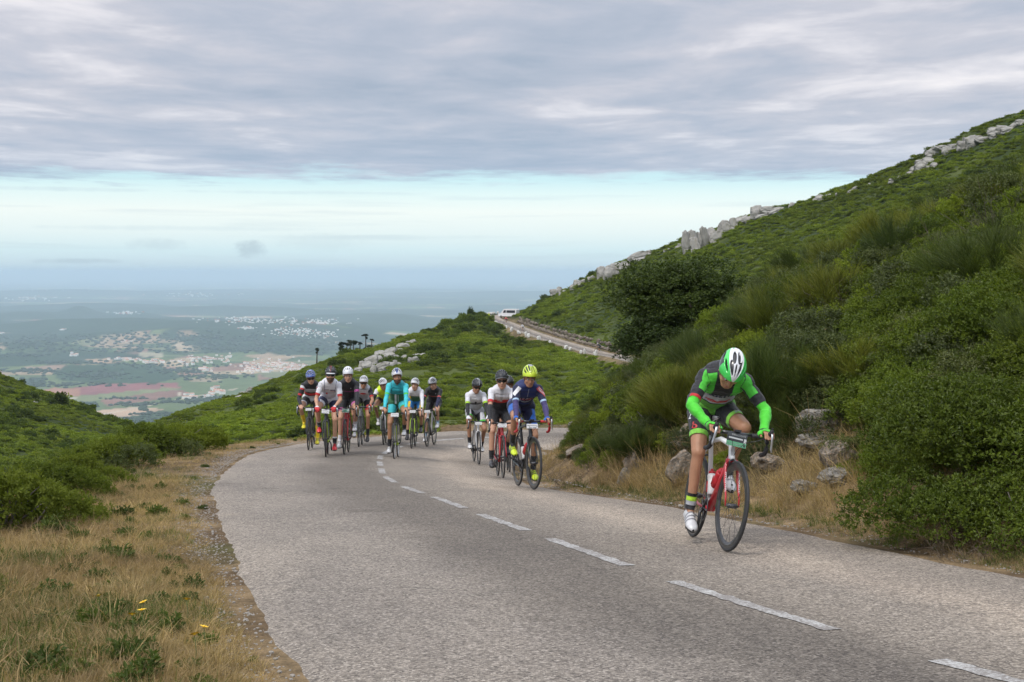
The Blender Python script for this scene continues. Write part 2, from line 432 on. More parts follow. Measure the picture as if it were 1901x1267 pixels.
def plain_height(x, y):
    z = np.full_like(x, PLAIN_Z); px = CX + F * x / np.maximum(y, 1)
    for c, d, wx, wd, h in RISES:
        z = z + h * np.exp(-((px - c) / wx) ** 2 - ((y - d) / wd) ** 2)
    z = z + (fbm(x / 1500, y / 1100, 4, 5) - .5) * 70 * sstep(4600, 7000, y) * (1 - .5 * sstep(14000, 24000, y))
    z = z + (fbm(x / 420, y / 300, 3, 8) - .5) * 14 * sstep(2800, 4200, y)
    return z
def mid_height(x, y):
    yy = np.maximum(y, 1.0); px = np.clip(CX + F * x / yy, -1499, 3599)
    ys = np.stack([pchip(FPX, FY[:, k], px) for k in range(5)], 1); ps = np.stack([pchip(FPX, FP[:, k], px) for k in range(5)], 1)
    ly, lk = np.log(np.clip(yy, 45.01, None)), np.log(ys)
    h = np.diff(lk, axis=1); d = np.diff(ps, axis=1) / h
    m = np.zeros_like(ps); m[:, 0], m[:, -1] = d[:, 0], d[:, -1]
    for i in range(1, 4): m[:, i] = np.where(d[:, i - 1] * d[:, i] <= 0, 0, 2 * d[:, i - 1] * d[:, i] / (d[:, i - 1] + d[:, i] + 1e-12))
    k = np.clip((ly[:, None] >= lk).sum(1) - 1, 0, 3); r = np.arange(len(k))
    t = np.clip((ly - lk[r, k]) / h[r, k], 0, 1); hk = h[r, k]
    p = ((2 * t ** 3 - 3 * t ** 2 + 1) * ps[r, k] + (t ** 3 - 2 * t ** 2 + t) * hk * m[r, k] + (-2 * t ** 3 + 3 * t ** 2) * ps[r, k + 1] + (t ** 3 - t ** 2) * hk * m[r, k + 1])
    slope = -(p - HOR) / F
    z = slope * yy
    yr = ys[:, 4]; zr = -(ps[:, 4] - HOR) / F * yr
    over = np.maximum(yy - yr, 0)
    zb = zr - .02 * over - .0030 * over ** 2 * np.exp(-over / 200)      # the ridge rounds over
    back = np.interp(np.log(yy), np.log([100, 600, 2500]), [0, 0, 1])
    zfar = np.minimum(zb, zr - .05 * over)
    # behind the crest the mountain side runs down to the plain
    tt = np.clip((yy - yr - 60) / (2500 - yr - 60), 0, 1)
    z60 = zr - .02 * 60 - .0030 * 3600 * .74
    zdown = z60 + (PLAIN_Z - z60) * (1 - (1 - tt) ** 1.9)
    zb = np.where(over < 60, zb, zdown)
    return np.where(yy > yr, zb, z), yr
def height(x, y):
    shp = np.shape(x); x, y = np.ravel(np.asarray(x, float)), np.ravel(np.asarray(y, float))
    zm, yr = mid_height(x, y)
    w = sstep(60, 110, y) * (1 - sstep(330, 480, y))
    zm = zm + ((fbm(x / 14, y / 14, 4, 3) - .5) * 2.2 + (fbm(x / 40, y / 40, 3, 4) - .5) * 3.0 * sstep(60, 140, y) * (1 - sstep(.80, 1.0, y / yr))) * w
    zm = np.where(y > 2400, plain_height(x, y), zm)
    dl, dr, zr, st, lat = road_query(x, y)
    # near ground beside the first road leg
    zn0 = -(ROAD_A + ROAD_B * np.minimum(y, 46)) - inner_fall(y, np.minimum(lat, 2.8), st) * (1 - sstep(1.0, 4.0, dr))
    nearleg = st < S_HAIR + 14
    vw = np.interp(y, [5, 12, 20, 30, 36], [2.4, 2.2, 2.0, 1.5, 1.0])
    dle, dre = np.maximum(dl, 0), np.maximum(dr, 0)
    left = zn0 - .03 * np.minimum(dle, 6) - .34 * np.maximum(dle - vw, 0) ** 1.15
    prof = np.interp(dre, [0, .45, 1.1, 2.2, 3.4, 5, 8, 12, 30], [0, .02, .45, 1.30, 2.00, 2.9, 4.3, 5.3, 8])
    kk = np.interp(y, [0, 21, 25, 29, 33, 36], [1, 1, .98, .88, .62, .40])
    right = zn0 + prof * kk
    zn = np.where(dr > 0, right, left)
    wn = fbm(x * 1.3, y * 1.3, 4, 11) - .5
    off = np.maximum(dl, dr)
    zn = zn + wn * (.10 * sstep(.05, 1.0, off) + .5 * sstep(1.2, 3.5, dr))
    wnear = 1 - sstep(40, 62, y)
    z = zn * wnear + zm * (1 - wnear)
    # carve every leg of the road into the land; a cut face on its uphill side
    far = (st > S_HAIR) & (y < 420)
    reach = np.where(dr > 0, np.interp(st, [S_HAIR, S_HAIR + 60], [.6, 2.6]), 2.5)
    gap = np.where(dr > 0, .7, .4)
    wr = 1 - sstep(gap, gap + reach, off)
    z = np.where(far, zr * wr + z * (1 - wr), z)
    flat = 1 - sstep(0.0, .35, off)
    z = np.where(off < .35, (zr - .035) * flat + z * (1 - flat), z)
    return z.reshape(shp)
def height1(x, y): return float(height(np.array([x]), np.array([y]))[0])
def hit(px, py, y0=4.0, y1=30000.0, n=700):
    """where the view ray of a photo pixel first meets the land"""
    d = ray(px, py); ys = np.exp(np.linspace(np.log(y0), np.log(y1), n))
    x, z = d[0] / d[1] * ys, d[2] / d[1] * ys
    g = height(x, ys); below = np.where(z <= g)[0]
    if not len(below): return None
    i = below[0]; a, b = ys[max(i - 1, 0)], ys[i]
    for _ in range(14):
        m = (a + b) / 2
        if d[2] / d[1] * m <= height1(d[0] / d[1] * m, m): b = m
        else: a = m
    return np.array([d[0] / d[1] * b, b, height1(d[0] / d[1] * b, b)])

# ================================================================ ground sheet
def geo(a, b, r): return np.exp(np.arange(np.log(a), np.log(b), np.log(1 + r)))
rows = np.concatenate([np.arange(-7, 2, .5), geo(2, 45, .012), geo(45, 430, .0105), geo(430, 2500, .07), geo(2500, 26000, .0085), geo(26000, 90000, .05)])
uin = np.arange(0, .43, .0023); uout = .43 + np.cumsum(np.geomspace(.004, .16, 24))
us = np.concatenate([-uout[::-1], -uin[:0:-1], uin, uout])
UU, YY = np.meshgrid(us, rows)
XX = UU * (YY + 8.5)
ZZ = height(XX, YY)
nr, nc = XX.shape
idx = np.arange(nr * nc).reshape(nr, nc)
quads = np.stack([idx[:-1, :-1], idx[:-1, 1:], idx[1:, 1:], idx[1:, :-1]], -1).reshape(-1, 4)
GV = np.stack([XX, YY, ZZ], -1).reshape(-1, 3)
gx, gy = XX.ravel(), YY.ravel()
g_dl, g_dr, g_zr, g_st, g_lat = road_query(gx, gy)
# albedo of the bare ground: straw and soil by the road, dark litter under scrub, fields and woods on the plain
def lerp(a, b, t): return a * (1 - t)[:, None] + b * t[:, None]
n1, n2, n3 = fbm(gx * 1.7, gy * 1.7, 4, 21), fbm(gx * .5, gy * .5, 3, 22), fbm(gx / 9, gy / 9, 4, 23)
soil = lerp(np.tile([.125, .088, .052], (len(gx), 1)), np.tile([.24, .175, .100], (len(gx), 1)), sstep(.35, .68, n1))
soil = lerp(soil, np.tile([.075, .085, .03], (len(gx), 1)), sstep(.55, .75, n2) * .7)
litter = lerp(np.tile([.030, .045, .012], (len(gx), 1)), np.tile([.075, .095, .026], (len(gx), 1)), sstep(.40, .7, n3))
offr = np.maximum(g_dl, g_dr)
col = lerp(litter, soil, np.where(gy < 60, 1 - sstep(2.2, 4.5, offr), (1 - sstep(1.0, 2.2, offr)) * .8))
gpx, gpy = to_px(np.stack([gx, np.maximum(gy, 1), GV[:, 2]], -1))
pm = sstep(1500, 2400, gy)
def cells(x, y, seed):
    """jittered-grid cells (long strips): random id and distance to the border"""
    best = np.full(len(x), 9e9); sec = best.copy(); bid = np.zeros(len(x))
    ix, iy = np.floor(x).astype(np.int64), np.floor(y).astype(np.int64)
    for ox in (-1, 0, 1):
        for oy in (-1, 0, 1):
            cx_, cy_ = ix + ox, iy + oy
            d = (cx_ + _hash(cx_, cy_, seed) - x) ** 2 + (cy_ + _hash(cx_, cy_, seed + 1) - y) ** 2
            b = d < best; sec = np.where(b, best, np.minimum(sec, d)); bid = np.where(b, _hash(cx_, cy_, seed + 2), bid); best = np.where(b, d, best)
    return bid, np.sqrt(sec) - np.sqrt(best)
wx, wy = gx + (fbm(gx / 300, gy / 300, 3, 31) - .5) * 240, gy + (fbm(gx / 300, gy / 300, 3, 32) - .5) * 240
cid, cb = cells(wx / 190, wy / 250, 40)
pal = np.array([[.085, .13, .045], [.12, .155, .06], [.30, .22, .14], [.055, .085, .03], [.16, .17, .085], [.22, .13, .095], [.07, .11, .04], [.04, .065, .025], [.34, .27, .18], [.10, .14, .05]])
pc = pal[(cid * 9.999).astype(int)]
pc = pc * (.85 + .3 * fbm(gx / 60, gy / 90, 3, 44))[:, None]
wood = fbm(gx / 1100, gy / 700, 4, 51) + .22 * sstep(5600, 7200, gy) - .10 * sstep(2600, 3600, 8000 - gy)
hgt = GV[:, 2] - PLAIN_Z
wood = wood + .16 * sstep(6, 30, hgt)
wm = sstep(.60, .63, wood + .25 * (fbm(gx / 240, gy / 260, 3, 55) - .5))
pc = lerp(pc, np.array([.022, .042, .020]) * (.8 + .5 * fbm(gx / 80, gy / 80, 3, 52))[:, None], wm)
hedge = (1 - sstep(.02, .05, cb)) * (1 - wm) * .75
pc = lerp(pc, np.tile([.03, .05, .022], (len(gx), 1)), hedge)
def poly_mask(poly, jitter=3.0):
    x, y = gpx + (fbm(gx / 90, gy / 90, 3, 61) - .5) * jitter * 2, gpy + (fbm(gx / 90, gy / 90, 3, 62) - .5) * jitter
    ins = np.zeros(len(x), bool); k = len(poly)
    for i in range(k):
        (x1, y1), (x2, y2) = poly[i], poly[(i + 1) % k]
        c = (y1 > y) != (y2 > y); ins ^= c & (x < (x2 - x1) * (y - y1) / (y2 - y1 + 1e-9) + x1)
    return (ins & (gy > 2500)).astype(float)
for poly, c in [
    ([(-40, 700), (60, 696), (300, 700), (480, 694), (480, 800), (-40, 800)], (.10, .135, .055)),
    ([(66, 728), (120, 722), (190, 713), (330, 711), (335, 722), (250, 732), (110, 752)], (.215, .085, .085)),
    ([(66, 728), (100, 719), (150, 722), (150, 738), (110, 740)], (.30, .15, .10)),
    ([(180, 738), (340, 724), (345, 735), (200, 755)], (.20, .11, .085)),
    ([(160, 764), (240, 757), (310, 760), (250, 778), (215, 775)], (.40, .29, .20)),
    ([(112, 738), (300, 722), (330, 723), (150, 748)], (.16, .18, .085)),
    ([(40, 682), (120, 679), (128, 684), (60, 692)], (.28, .19, .14)),
    ([(95, 690), (130, 678), (290, 676), (340, 700), (290, 712), (180, 712), (110, 706)], (.030, .058, .028)),
    ([(30, 705), (80, 700), (86, 715), (50, 722)], (.028, .05, .026)),
    ([(160, 667), (205, 666), (215, 675), (165, 674)], (.36, .25, .16)), ([(255, 652), (300, 655), (305, 664), (262, 662)], (.30, .27, .18)),
    ([(225, 776), (300, 762), (345, 770), (280, 795)], (.045, .075, .035)), ([(355, 702), (420, 703), (400, 710), (350, 708)], (.26, .21, .14)),
    ([(330, 612), (372, 617), (360, 626), (336, 624)], (.24, .18, .12)), ([(620, 655), (660, 650), (670, 660), (640, 664)], (.24, .20, .13))]:
    pc = lerp(pc, np.tile(c, (len(gx), 1)) * (.85 + .3 * fbm(gx / 50, gy / 70, 3, 63))[:, None], poly_mask(poly))
for a, b, wd in [((150, 778), (300, 748), 1.0), ((300, 748), (440, 722), .8), ((60, 752), (150, 738), .8), ((335, 725), (330, 745), 1.0)]:      # pale tracks
    t = np.clip(((gpx - a[0]) * (b[0] - a[0]) + (gpy - a[1]) * (b[1] - a[1])) / ((b[0] - a[0]) ** 2 + (b[1] - a[1]) ** 2), 0, 1)
    dd = np.hypot(gpx - a[0] - t * (b[0] - a[0]), gpy - a[1] - t * (b[1] - a[1]))
    pc = lerp(pc, np.tile([.42, .36, .28], (len(gx), 1)), (dd < wd) * (gy > 2500) * 1.0)
col = lerp(col, pc, pm)
gm = NB('ground_mat')
gcol = gm.attr('albedo'); gpos = gm.n('ShaderNodeNewGeometry').outputs['Position']
nz = gm.noise(gpos, 9.0, 6, .65); nz2 = gm.noise(gpos, 60.0, 4, .6)
g1 = gm.mix(1.0, gcol, gm.ramp(nz, [(.28, (.55, .55, .55)), (.72, (1.5, 1.45, 1.4))]), 'MULTIPLY')
g1 = gm.mix(1.0, g1, gm.ramp(nz2, [(.25, (.65, .65, .65)), (.75, (1.35, 1.35, 1.35))]), 'MULTIPLY')
gfar = gm.noise(gpos, .012, 5, .65)
g1 = gm.mix(1.0, g1, gm.ramp(gfar, [(.3, (.8, .8, .8)), (.7, (1.2, 1.2, 1.2))]), 'MULTIPLY')
gm.l(g1, gm.b.inputs['Base Color']); gm.b.inputs['Roughness'].default_value = .95; gm.b.inputs['Specular IOR Level'].default_value = .1
gm.bump(nz2, .6, .03)
gme = new_mesh('ground', GV, quads, [gm.m], None, True); vattr(gme, 'albedo', col)
tag(link('ground', gme), kind='structure')

# ================================================================ road surface and painted dashes
def road_strip(s0, s1, step, ncross, lift, jag):
    S = np.arange(s0, s1, step); cxy = np.stack([np.interp(S, RS, RC[:, i]) for i in (0, 1)], 1)
    nn = np.stack([np.interp(S, RS, RN[:, i]) for i in (0, 1)], 1); wl_, wr_ = np.interp(S, RS, WL), np.interp(S, RS, WR)
    zz = np.interp(S, RS, RZ)
    if jag:
        wl_ = wl_ + (fbm(S * 3.2, S * 0 + 3, 4, 71) - .5) * .09 * jag; wr_ = wr_ + (fbm(S * 3.2, S * 0 + 9, 4, 72) - .5) * .08 * jag
    t = np.linspace(0, 1, ncross); lat = -wl_[:, None] * (1 - t) + wr_[:, None] * t
    X = cxy[:, 0, None] + nn[:, 0, None] * lat; Y = cxy[:, 1, None] + nn[:, 1, None] * lat
    Z = np.where(S[:, None] < S_HAIR, -(ROAD_A + ROAD_B * Y), zz[:, None])
    tt = np.clip((S - (S_HAIR - 2)) / 4, 0, 1)[:, None]; Z = np.where(np.abs(S[:, None] - S_HAIR) < 2, (-(ROAD_A + ROAD_B * Y)) * (1 - tt) + zz[:, None] * tt, Z)
    Z = Z - inner_fall(Y, np.broadcast_to(lat, Y.shape), np.broadcast_to(S[:, None], Y.shape))
    Z = Z + lift + (1 - (2 * t - 1) ** 2) * .02 - .02
    edge = (np.arange(ncross) == 0) | (np.arange(ncross) == ncross - 1)
    Z = Z - edge * .045
    I = np.arange(X.size).reshape(X.shape)
    q = np.stack([I[:-1, :-1], I[:-1, 1:], I[1:, 1:], I[1:, :-1]], -1).reshape(-1, 4)
    return np.stack([X, Y, Z], -1).reshape(-1, 3), q, lat.ravel(), np.repeat(S, ncross)
v1, q1, l1, s1 = road_strip(0, S_HAIR + 40, .06, 25, 0, 1); v2, q2, l2, s2 = road_strip(S_HAIR + 39.97, S_END, 1.0, 9, 0, 0)
rm = NB('road_chip_seal'); rpos = rm.n('ShaderNodeNewGeometry').outputs['Position']
lat_, sta_ = rm.attr('lateral', 'Fac'), rm.attr('station', 'Fac')
chip = rm.vor(rpos, 95.0, 'Color'); chip_g = rm.n('ShaderNodeSeparateColor'); rm.l(chip, chip_g.inputs[0])
chipd = rm.vor(rpos, 95.0, 'Distance')
chipcol = rm.ramp(chip_g.outputs[0], [(.0, (.085, .078, .072)), (.22, (.17, .155, .14)), (.5, (.27, .245, .215)), (.8, (.37, .34, .30)), (1.0, (.60, .56, .51))])
chip2 = rm.n('ShaderNodeSeparateColor'); rm.l(rm.vor(rpos, 45.0, 'Color'), chip2.inputs[0])
c = rm.mix(.28, chipcol, rm.ramp(chip2.outputs[1], [(0, (.10, .09, .085)), (.5, (.25, .23, .20)), (1, (.44, .41, .36))]))
wob = rm.math('MULTIPLY_ADD', rm.noise(rm.map(rpos, (.5, .5, .5)), 1.0, 3), .9, -.45)
lw = rm.math('ADD', lat_, wob)
lane = rm.ramp(rm.math('MULTIPLY_ADD', lw, 1 / 6.0, .5), [   # bitumen shows darker between the wheel paths, chips polished pale in them
    (.05, (1.12, 1.11, 1.08)), (.16, (.94, .94, .94)), (.27, (.96, .96, .96)), (.36, (.60, .595, .59)), (.46, (.55, .545, .54)), (.53, (.86, .85, .83)), (.62, (.96, .95, .93)), (.71, (1.42, 1.36, 1.28)), (.80, (.98, .96, .93)), (.92, (1.02, 1.0, .97))])
c = rm.mix(.92, c, lane, 'MULTIPLY')
spill = rm.noise(rm.map(rpos, (.9, .9, .9), (4, 7, 1)), 1.0, 6, .7)
c = rm.mix(1.0, c, rm.ramp(spill, [(.28, (.72, .71, .70)), (.40, (.98, .98, .98)), (.62, (1, 1, 1)), (.74, (1.14, 1.12, 1.09))]), 'MULTIPLY')
blot = rm.noise(rm.map(rpos, (.7, .35, 1)), 1.0, 5, .6)
c = rm.mix(1.0, c, rm.ramp(blot, [(.3, (.84, .84, .85)), (.7, (1.16, 1.15, 1.13))]), 'MULTIPLY')
c = rm.mix(1.0, c, (.88, .835, .795), 'MULTIPLY')
cw = rm.n('ShaderNodeVectorMath', operation='ADD'); rm.l(rm.map(rpos, (.55, .55, .55)), cw.inputs[0]); rm.l(rm.noise(rpos, 1.6, 5, .6, 'Color'), cw.inputs[1])
crk = rm.vor(cw.outputs[0], 1.0, 'Distance', 'DISTANCE_TO_EDGE'); cm = rm.math('MULTIPLY', rm.math('LESS_THAN', crk, .006), rm.ramp(rm.noise(rpos, .45, 3), [(.50, (0, 0, 0)), (.60, (.55, .55, .55))]))
c = rm.mix(cm, c, (.06, .055, .05))
rm.l(c, rm.b.inputs['Base Color']); rm.b.inputs['Roughness'].default_value = .88; rm.b.inputs['Specular IOR Level'].default_value = .25
rm.bump(chipd, .8, .006)
rme = new_mesh('road', np.concatenate([v1, v2]), [q1, q2 + len(v1)], [rm.m], None, True)
vattr(rme, 'lateral', np.concatenate([l1, l2])); vattr(rme, 'station', np.concatenate([s1, s2]))
road = tag(link('road', rme), kind='structure')
pm_ = NB('road_paint'); ppos = pm_.n('ShaderNodeNewGeometry').outputs['Position']
wear = pm_.noise(ppos, 55.0, 5, .7); wear2 = pm_.noise(ppos, 5.0, 3)
pf = pm_.math('ADD', wear, pm_.math('MULTIPLY', wear2, .35))
pm_.l(pm_.ramp(pf, [(.64, (.20, .18, .165)), (.74, (.38, .37, .35)), (.92, (.54, .54, .52))]), pm_.b.inputs['Base Color']); pm_.b.inputs['Roughness'].default_value = .8
def dash(sa, sb, w, lat0=0.0):
    S = np.arange(sa, sb + .01, .05); k = len(S)
    cxy = np.stack([np.interp(S, RS, RC[:, i]) for i in (0, 1)], 1); nn = np.stack([np.interp(S, RS, RN[:, i]) for i in (0, 1)], 1)
    P = []
    jl, jr = (fbm(S * 14, S * 0 + 1, 3, 81) - .5) * .035, (fbm(S * 14, S * 0 + 5, 3, 82) - .5) * .045
    for side, j in ((-1, jl), (1, jr)):
        p = cxy + nn * (lat0 + side * w / 2 + j)[:, None]
        z = np.where(S < S_HAIR, -(ROAD_A + ROAD_B * p[:, 1]), np.interp(S, RS, RZ)); P.append(np.column_stack([p, z + .0035 - inner_fall(p[:, 1], lat0 + side * w / 2, S)]))
    V = np.concatenate(P); i = np.arange(k - 1)
    return new_mesh('lane_dash', V, np.stack([i, i + 1, k + i + 1, k + i], 1)[:, ::-1], [pm_.m])
for ya, yb in [(3.0, 4.75), (5.58, 3.9), (7.95, 6.29), (10.3, 8.66), (12.4, 10.9), (14.5, 13.04), (16.2, 15.1), (18.3, 17.0), (20.4, 19.0), (22.6, 21.2), (24.9, 23.5), (27.2, 25.7), (29.6, 28.1), (31.6, 30.4)]:
    if ya < yb: continue
    m0 = RS < S_HAIR; sa, sb = np.interp([yb, ya], RC[m0, 1], RS[m0])
    link('lane_dash', dash(sa, sb, .10), road)
sa = np.interp(33.0, RC[m0, 1], RS[m0])
for k in range(4): link('lane_dash', dash(sa + 2.4 * k, sa + 2.4 * k + 1.7, .13), road)
sa = s_at((14.0, 230))
for k in range(14): link('lane_dash', dash(sa + 8 * k, sa + 8 * k + 3.0, .15), road)
# ================================================================ plants
def leaf_mat(name, dark, light, odd=None, odd_from=.93, rough=.5, trans=.28, patch=(.7, 1.3), patch_scale=.06, hue=(1.25, 1.0, .6), spec=.35):
    """leaf colour: every leaf its own tint, every plant its own shade, broad patches over the land"""
    b = NB(name); t = b.attr('tint', 'Fac')
    c = b.mix(t, dark, light)
    if odd: c = b.mix(b.math('GREATER_THAN', t, odd_from), c, odd)
    oi = b.n('ShaderNodeObjectInfo')
    c = b.mix(1.0, c, b.ramp(oi.outputs['Random'], [(0, (.74, .76, .80)), (.5, (1, 1, 1)), (1, (1.26, 1.18, 1.05))]), 'MULTIPLY')
    pn = b.noise(oi.outputs['Location'], patch_scale, 4, .6)
    lo, hi = patch
    c = b.mix(1.0, c, b.ramp(pn, [(.32, (lo, lo, lo)), (.68, (hi * hue[0] / 1.1, hi * hue[1], hi * hue[2]))]), 'MULTIPLY')
    b.l(c, b.b.inputs['Base Color']); b.b.inputs['Roughness'].default_value = rough; b.b.inputs['Specular IOR Level'].default_value = spec
    tr = b.n('ShaderNodeBsdfTranslucent'); b.l(b.mix(1.0, c, (1.2, 1.3, .6), 'MULTIPLY'), tr.inputs[0])
    ms = b.n('ShaderNodeMixShader'); ms.inputs[0].default_value = trans
    b.l(b.b.outputs[0], ms.inputs[1]); b.l(tr.outputs[0], ms.inputs[2]); b.l(ms.outputs[0], b.out.inputs[0])
    return b.m
L_SCRUB = leaf_mat('leaf_hill_scrub', (.115, .148, .026), (.235, .285, .054), (.28, .23, .09), .95, .75, .40, (.66, 1.14), .045, (1.10, 1.05, .70), .15)
L_MASTIC = leaf_mat('leaf_mastic', (.050, .080, .012), (.190, .235, .032), (.24, .085, .030), .972, .42, .32, (.80, 1.15), .5, (1.05, 1.0, .85), .22)
L_OAK = leaf_mat('leaf_oak', (.024, .042, .010), (.090, .122, .026), None, 1, .45, .22, (.9, 1.1), .5, (1, 1, 1), .22)
L_BROOM = leaf_mat('stem_broom', (.065, .085, .016), (.190, .200, .036), (.19, .15, .06), .95, .6, .2, (.85, 1.15), .8, (1.05, 1.0, .85), .2)
L_BROOMD = leaf_mat('stem_broom_dark', (.032, .052, .014), (.092, .120, .030), (.10, .09, .04), .95, .6, .2, (.85, 1.15), .8, (1.05, 1.0, .85), .2)
L_OLIVE = leaf_mat('leaf_olive', (.045, .062, .020), (.140, .160, .055), (.20, .13, .06), .94, .5, .22, (.8, 1.15), .6, (1.05, 1.0, .85), .3)
L_DRY = leaf_mat('straw', (.20, .135, .070), (.50, .365, .205), None, 1, .8, .25, (.75, 1.2), .5, (1.05, 1.0, .9), .15)
L_GRASS = leaf_mat('green_grass', (.045, .075, .018), (.130, .160, .045), (.30, .24, .12), .88, .6, .3, (.8, 1.15), .6, (1.05, 1, .8), .2)
L_DEAD = leaf_mat('dead_twigs', (.075, .055, .040), (.17, .135, .105), None, 1, .85, .1, (.85, 1.1), .5, (1, 1, 1), .1)
BARK = M('bark', (.085, .068, .055), .95, var=.35, vscale=18, bump=.6, bscale=40)
WOODG = M('grey_wood', (.17, .15, .13), .95, var=.3, vscale=25, bump=.4, bscale=60)

def leaves_mesh(name, base, dirn, nrm, L, W, tint, mat, fold=.25):
    """diamond leaves, folded along the midrib"""
    n = len(base); d = dirn / np.linalg.norm(dirn, axis=1)[:, None]
    s = np.cross(d, nrm); s /= np.maximum(np.linalg.norm(s, axis=1), 1e-6)[:, None]; u = np.cross(s, d)
    L, W = np.broadcast_to(L, n)[:, None], np.broadcast_to(W, n)[:, None]
    v = np.stack([base, base + d * L * .5 + s * W * .5 + u * W * fold, base + d * L - u * W * fold * .6, base + d * L * .5 - s * W * .5 + u * W * fold], 1).reshape(-1, 3)
    q = np.arange(4 * n).reshape(n, 4)
    me = new_mesh(name, v, q, [mat]); vattr(me, 'tint', np.repeat(tint, 4)); return me
def rnd_dirs(n, r):
    z = r.uniform(-1, 1, n); a = r.uniform(0, 2 * np.pi, n); q = np.sqrt(1 - z * z)
    return np.stack([q * np.cos(a), q * np.sin(a), z], 1)
def lobes_for(R, H, k, r, spread=.62):
    c = rnd_dirs(k, r); c[:, 2] = np.abs(c[:, 2]) * .9
    c = c * np.array([R * spread, R * spread, H * spread]) * r.uniform(.45, 1.0, (k, 1))
    c[:, 2] += H * .12
    return c, r.uniform(.34, .56, k) * R
def bush_mesh(name, seed, n, R, H, leafL, leafW, mat, k=9, per=7, core=.12, gap=.0):
    r = np.random.default_rng(seed); c, rad = lobes_for(R, H, k, r)
    m = n // per + 1; wgt = rad ** 2; li = r.choice(k, m * 2, p=wgt / wgt.sum()); dirs = rnd_dirs(m * 2, r)
    dirs[:, 2] = np.where(dirs[:, 2] < -.25, -dirs[:, 2], dirs[:, 2])
    bumpy = 1 + .16 * np.sin(dirs[:, 0] * 7 + li) * np.sin(dirs[:, 1] * 8 + 2 * li) + .10 * np.sin(dirs[:, 2] * 13 + li * 3)
    depth = 1 - r.exponential(.10, m * 2); depth = np.clip(depth + (r.random(m * 2) < .06) * r.uniform(.05, .18, m * 2), .3, 1.2)
    tip = c[li] + dirs * (rad[li] * bumpy * depth)[:, None] * np.array([1, 1, H / R * .9 + .1])
    ins = np.min(np.linalg.norm((tip[:, None] - c[None]) / np.array([1, 1, H / R * .9 + .1]), axis=2) / rad[None], axis=1)
    ok = (ins > .62) & (tip[:, 2] > -.05)
    if gap: ok &= fbm(tip[:, 0] / R * 4 + 7, tip[:, 1] / R * 4 + tip[:, 2] / R * 3, 2, seed) > gap
    tip, dirs = tip[ok][:m], dirs[ok][:m]; m = len(tip)
    up = dirs + np.array([0, 0, .45]); up /= np.linalg.norm(up, axis=1)[:, None]
    T = np.repeat(tip, per, 0); U = np.repeat(up, per, 0); rd = rnd_dirs(len(T), r)
    dirn = U * r.uniform(.15, .95, (len(T), 1)) + rd * .8
    nrm = U * 1.0 + rnd_dirs(len(T), r) * .45
    base = T + rd * leafL * .25 - U * leafL * r.uniform(0, 1.3, (len(T), 1))
    outer = np.clip(np.linalg.norm(T / np.array([R, R, H]), axis=1), 0, 1.2)
    tint = np.clip(r.beta(2, 2.2, len(T)) * .75 + .25 * np.repeat(r.random(m), per), 0, 1)
    return leaves_mesh(name, base, dirn, nrm, leafL * r.uniform(.7, 1.2, len(T)), leafW * r.uniform(.75, 1.15, len(T)), tint, mat)
def blades_mesh(name, base, dirn, L, W, bend, tint, mat, r, segs=2):
    """grass blades and thin stems: tapering strips that droop"""
    n = len(base); d = dirn / np.linalg.norm(dirn, axis=1)[:, None]
    s = np.cross(d, rnd_dirs(n, r)); s /= np.maximum(np.linalg.norm(s, axis=1), 1e-6)[:, None]
    flat = d * np.array([1, 1, 0]); flat /= np.maximum(np.linalg.norm(flat, axis=1), .05)[:, None]
    V = []
    L, W, bend = [np.broadcast_to(a, n)[:, None] for a in (L, W, bend)]
    for i in range(segs + 1):
        t = i / segs; p = base + d * L * t + (flat * .6 - np.array([0, 0, 1.0])) * L * bend * t * t
        w = W * (1 - t) ** .7 * .5 if i < segs else W * .04
        V += [p - s * w, p + s * w]
    V = np.stack(V, 1).reshape(-1, 3); k = 2 * (segs + 1); o = np.arange(n)[:, None] * k
    q = np.concatenate([o + np.array([[2 * i, 2 * i + 1, 2 * i + 3, 2 * i + 2]]) for i in range(segs)])
    me = new_mesh(name, V, q, [mat]); vattr(me, 'tint', np.repeat(tint, k)); return me
def broom_mesh(name, seed, n, H, mat, W=.0035, spread=.95, droop=.10):
    r = np.random.default_rng(seed); k = 30
    hubs = rnd_dirs(k, r) * np.array([.18, .18, .0]) * H; hubs[:, 2] = 0
    hd = rnd_dirs(k, r) * spread; hd[:, 2] = np.abs(hd[:, 2]) * .4 + .75; hd /= np.linalg.norm(hd, axis=1)[:, None]
    hi = r.integers(0, k, n); st = r.uniform(.10, .95, n) ** .7
    base = hubs[hi] + hd[hi] * (H * .75 * st)[:, None] + rnd_dirs(n, r) * .05 * H
    dirn = hd[hi] + rnd_dirs(n, r) * .62 + np.array([0, 0, .25])
    return blades_mesh(name, base, dirn, H * r.uniform(.14, .34, n), W * r.uniform(.9, 1.6, n), droop * r.uniform(.3, 1.6, n), r.beta(2, 2, n), mat, r)
def tuft_mesh(name, seed, n, H, mat, W=.004, spread=.8, bend=.35, foot=.06):
    r = np.random.default_rng(seed); a = r.uniform(0, 2 * np.pi, n)
    base = np.stack([np.cos(a), np.sin(a), np.zeros(n)], 1) * (foot * np.sqrt(r.random(n)))[:, None]
    lean = r.uniform(0, spread, n)
    dirn = np.stack([np.cos(a + r.normal(0, .6, n)) * lean, np.sin(a + r.normal(0, .6, n)) * lean, np.ones(n)], 1)
    return blades_mesh(name, base, dirn, H * r.uniform(.35, 1.0, n), W * r.uniform(.6, 1.3, n), bend * r.uniform(.2, 1.4, n), r.beta(2, 2, n), mat, r)
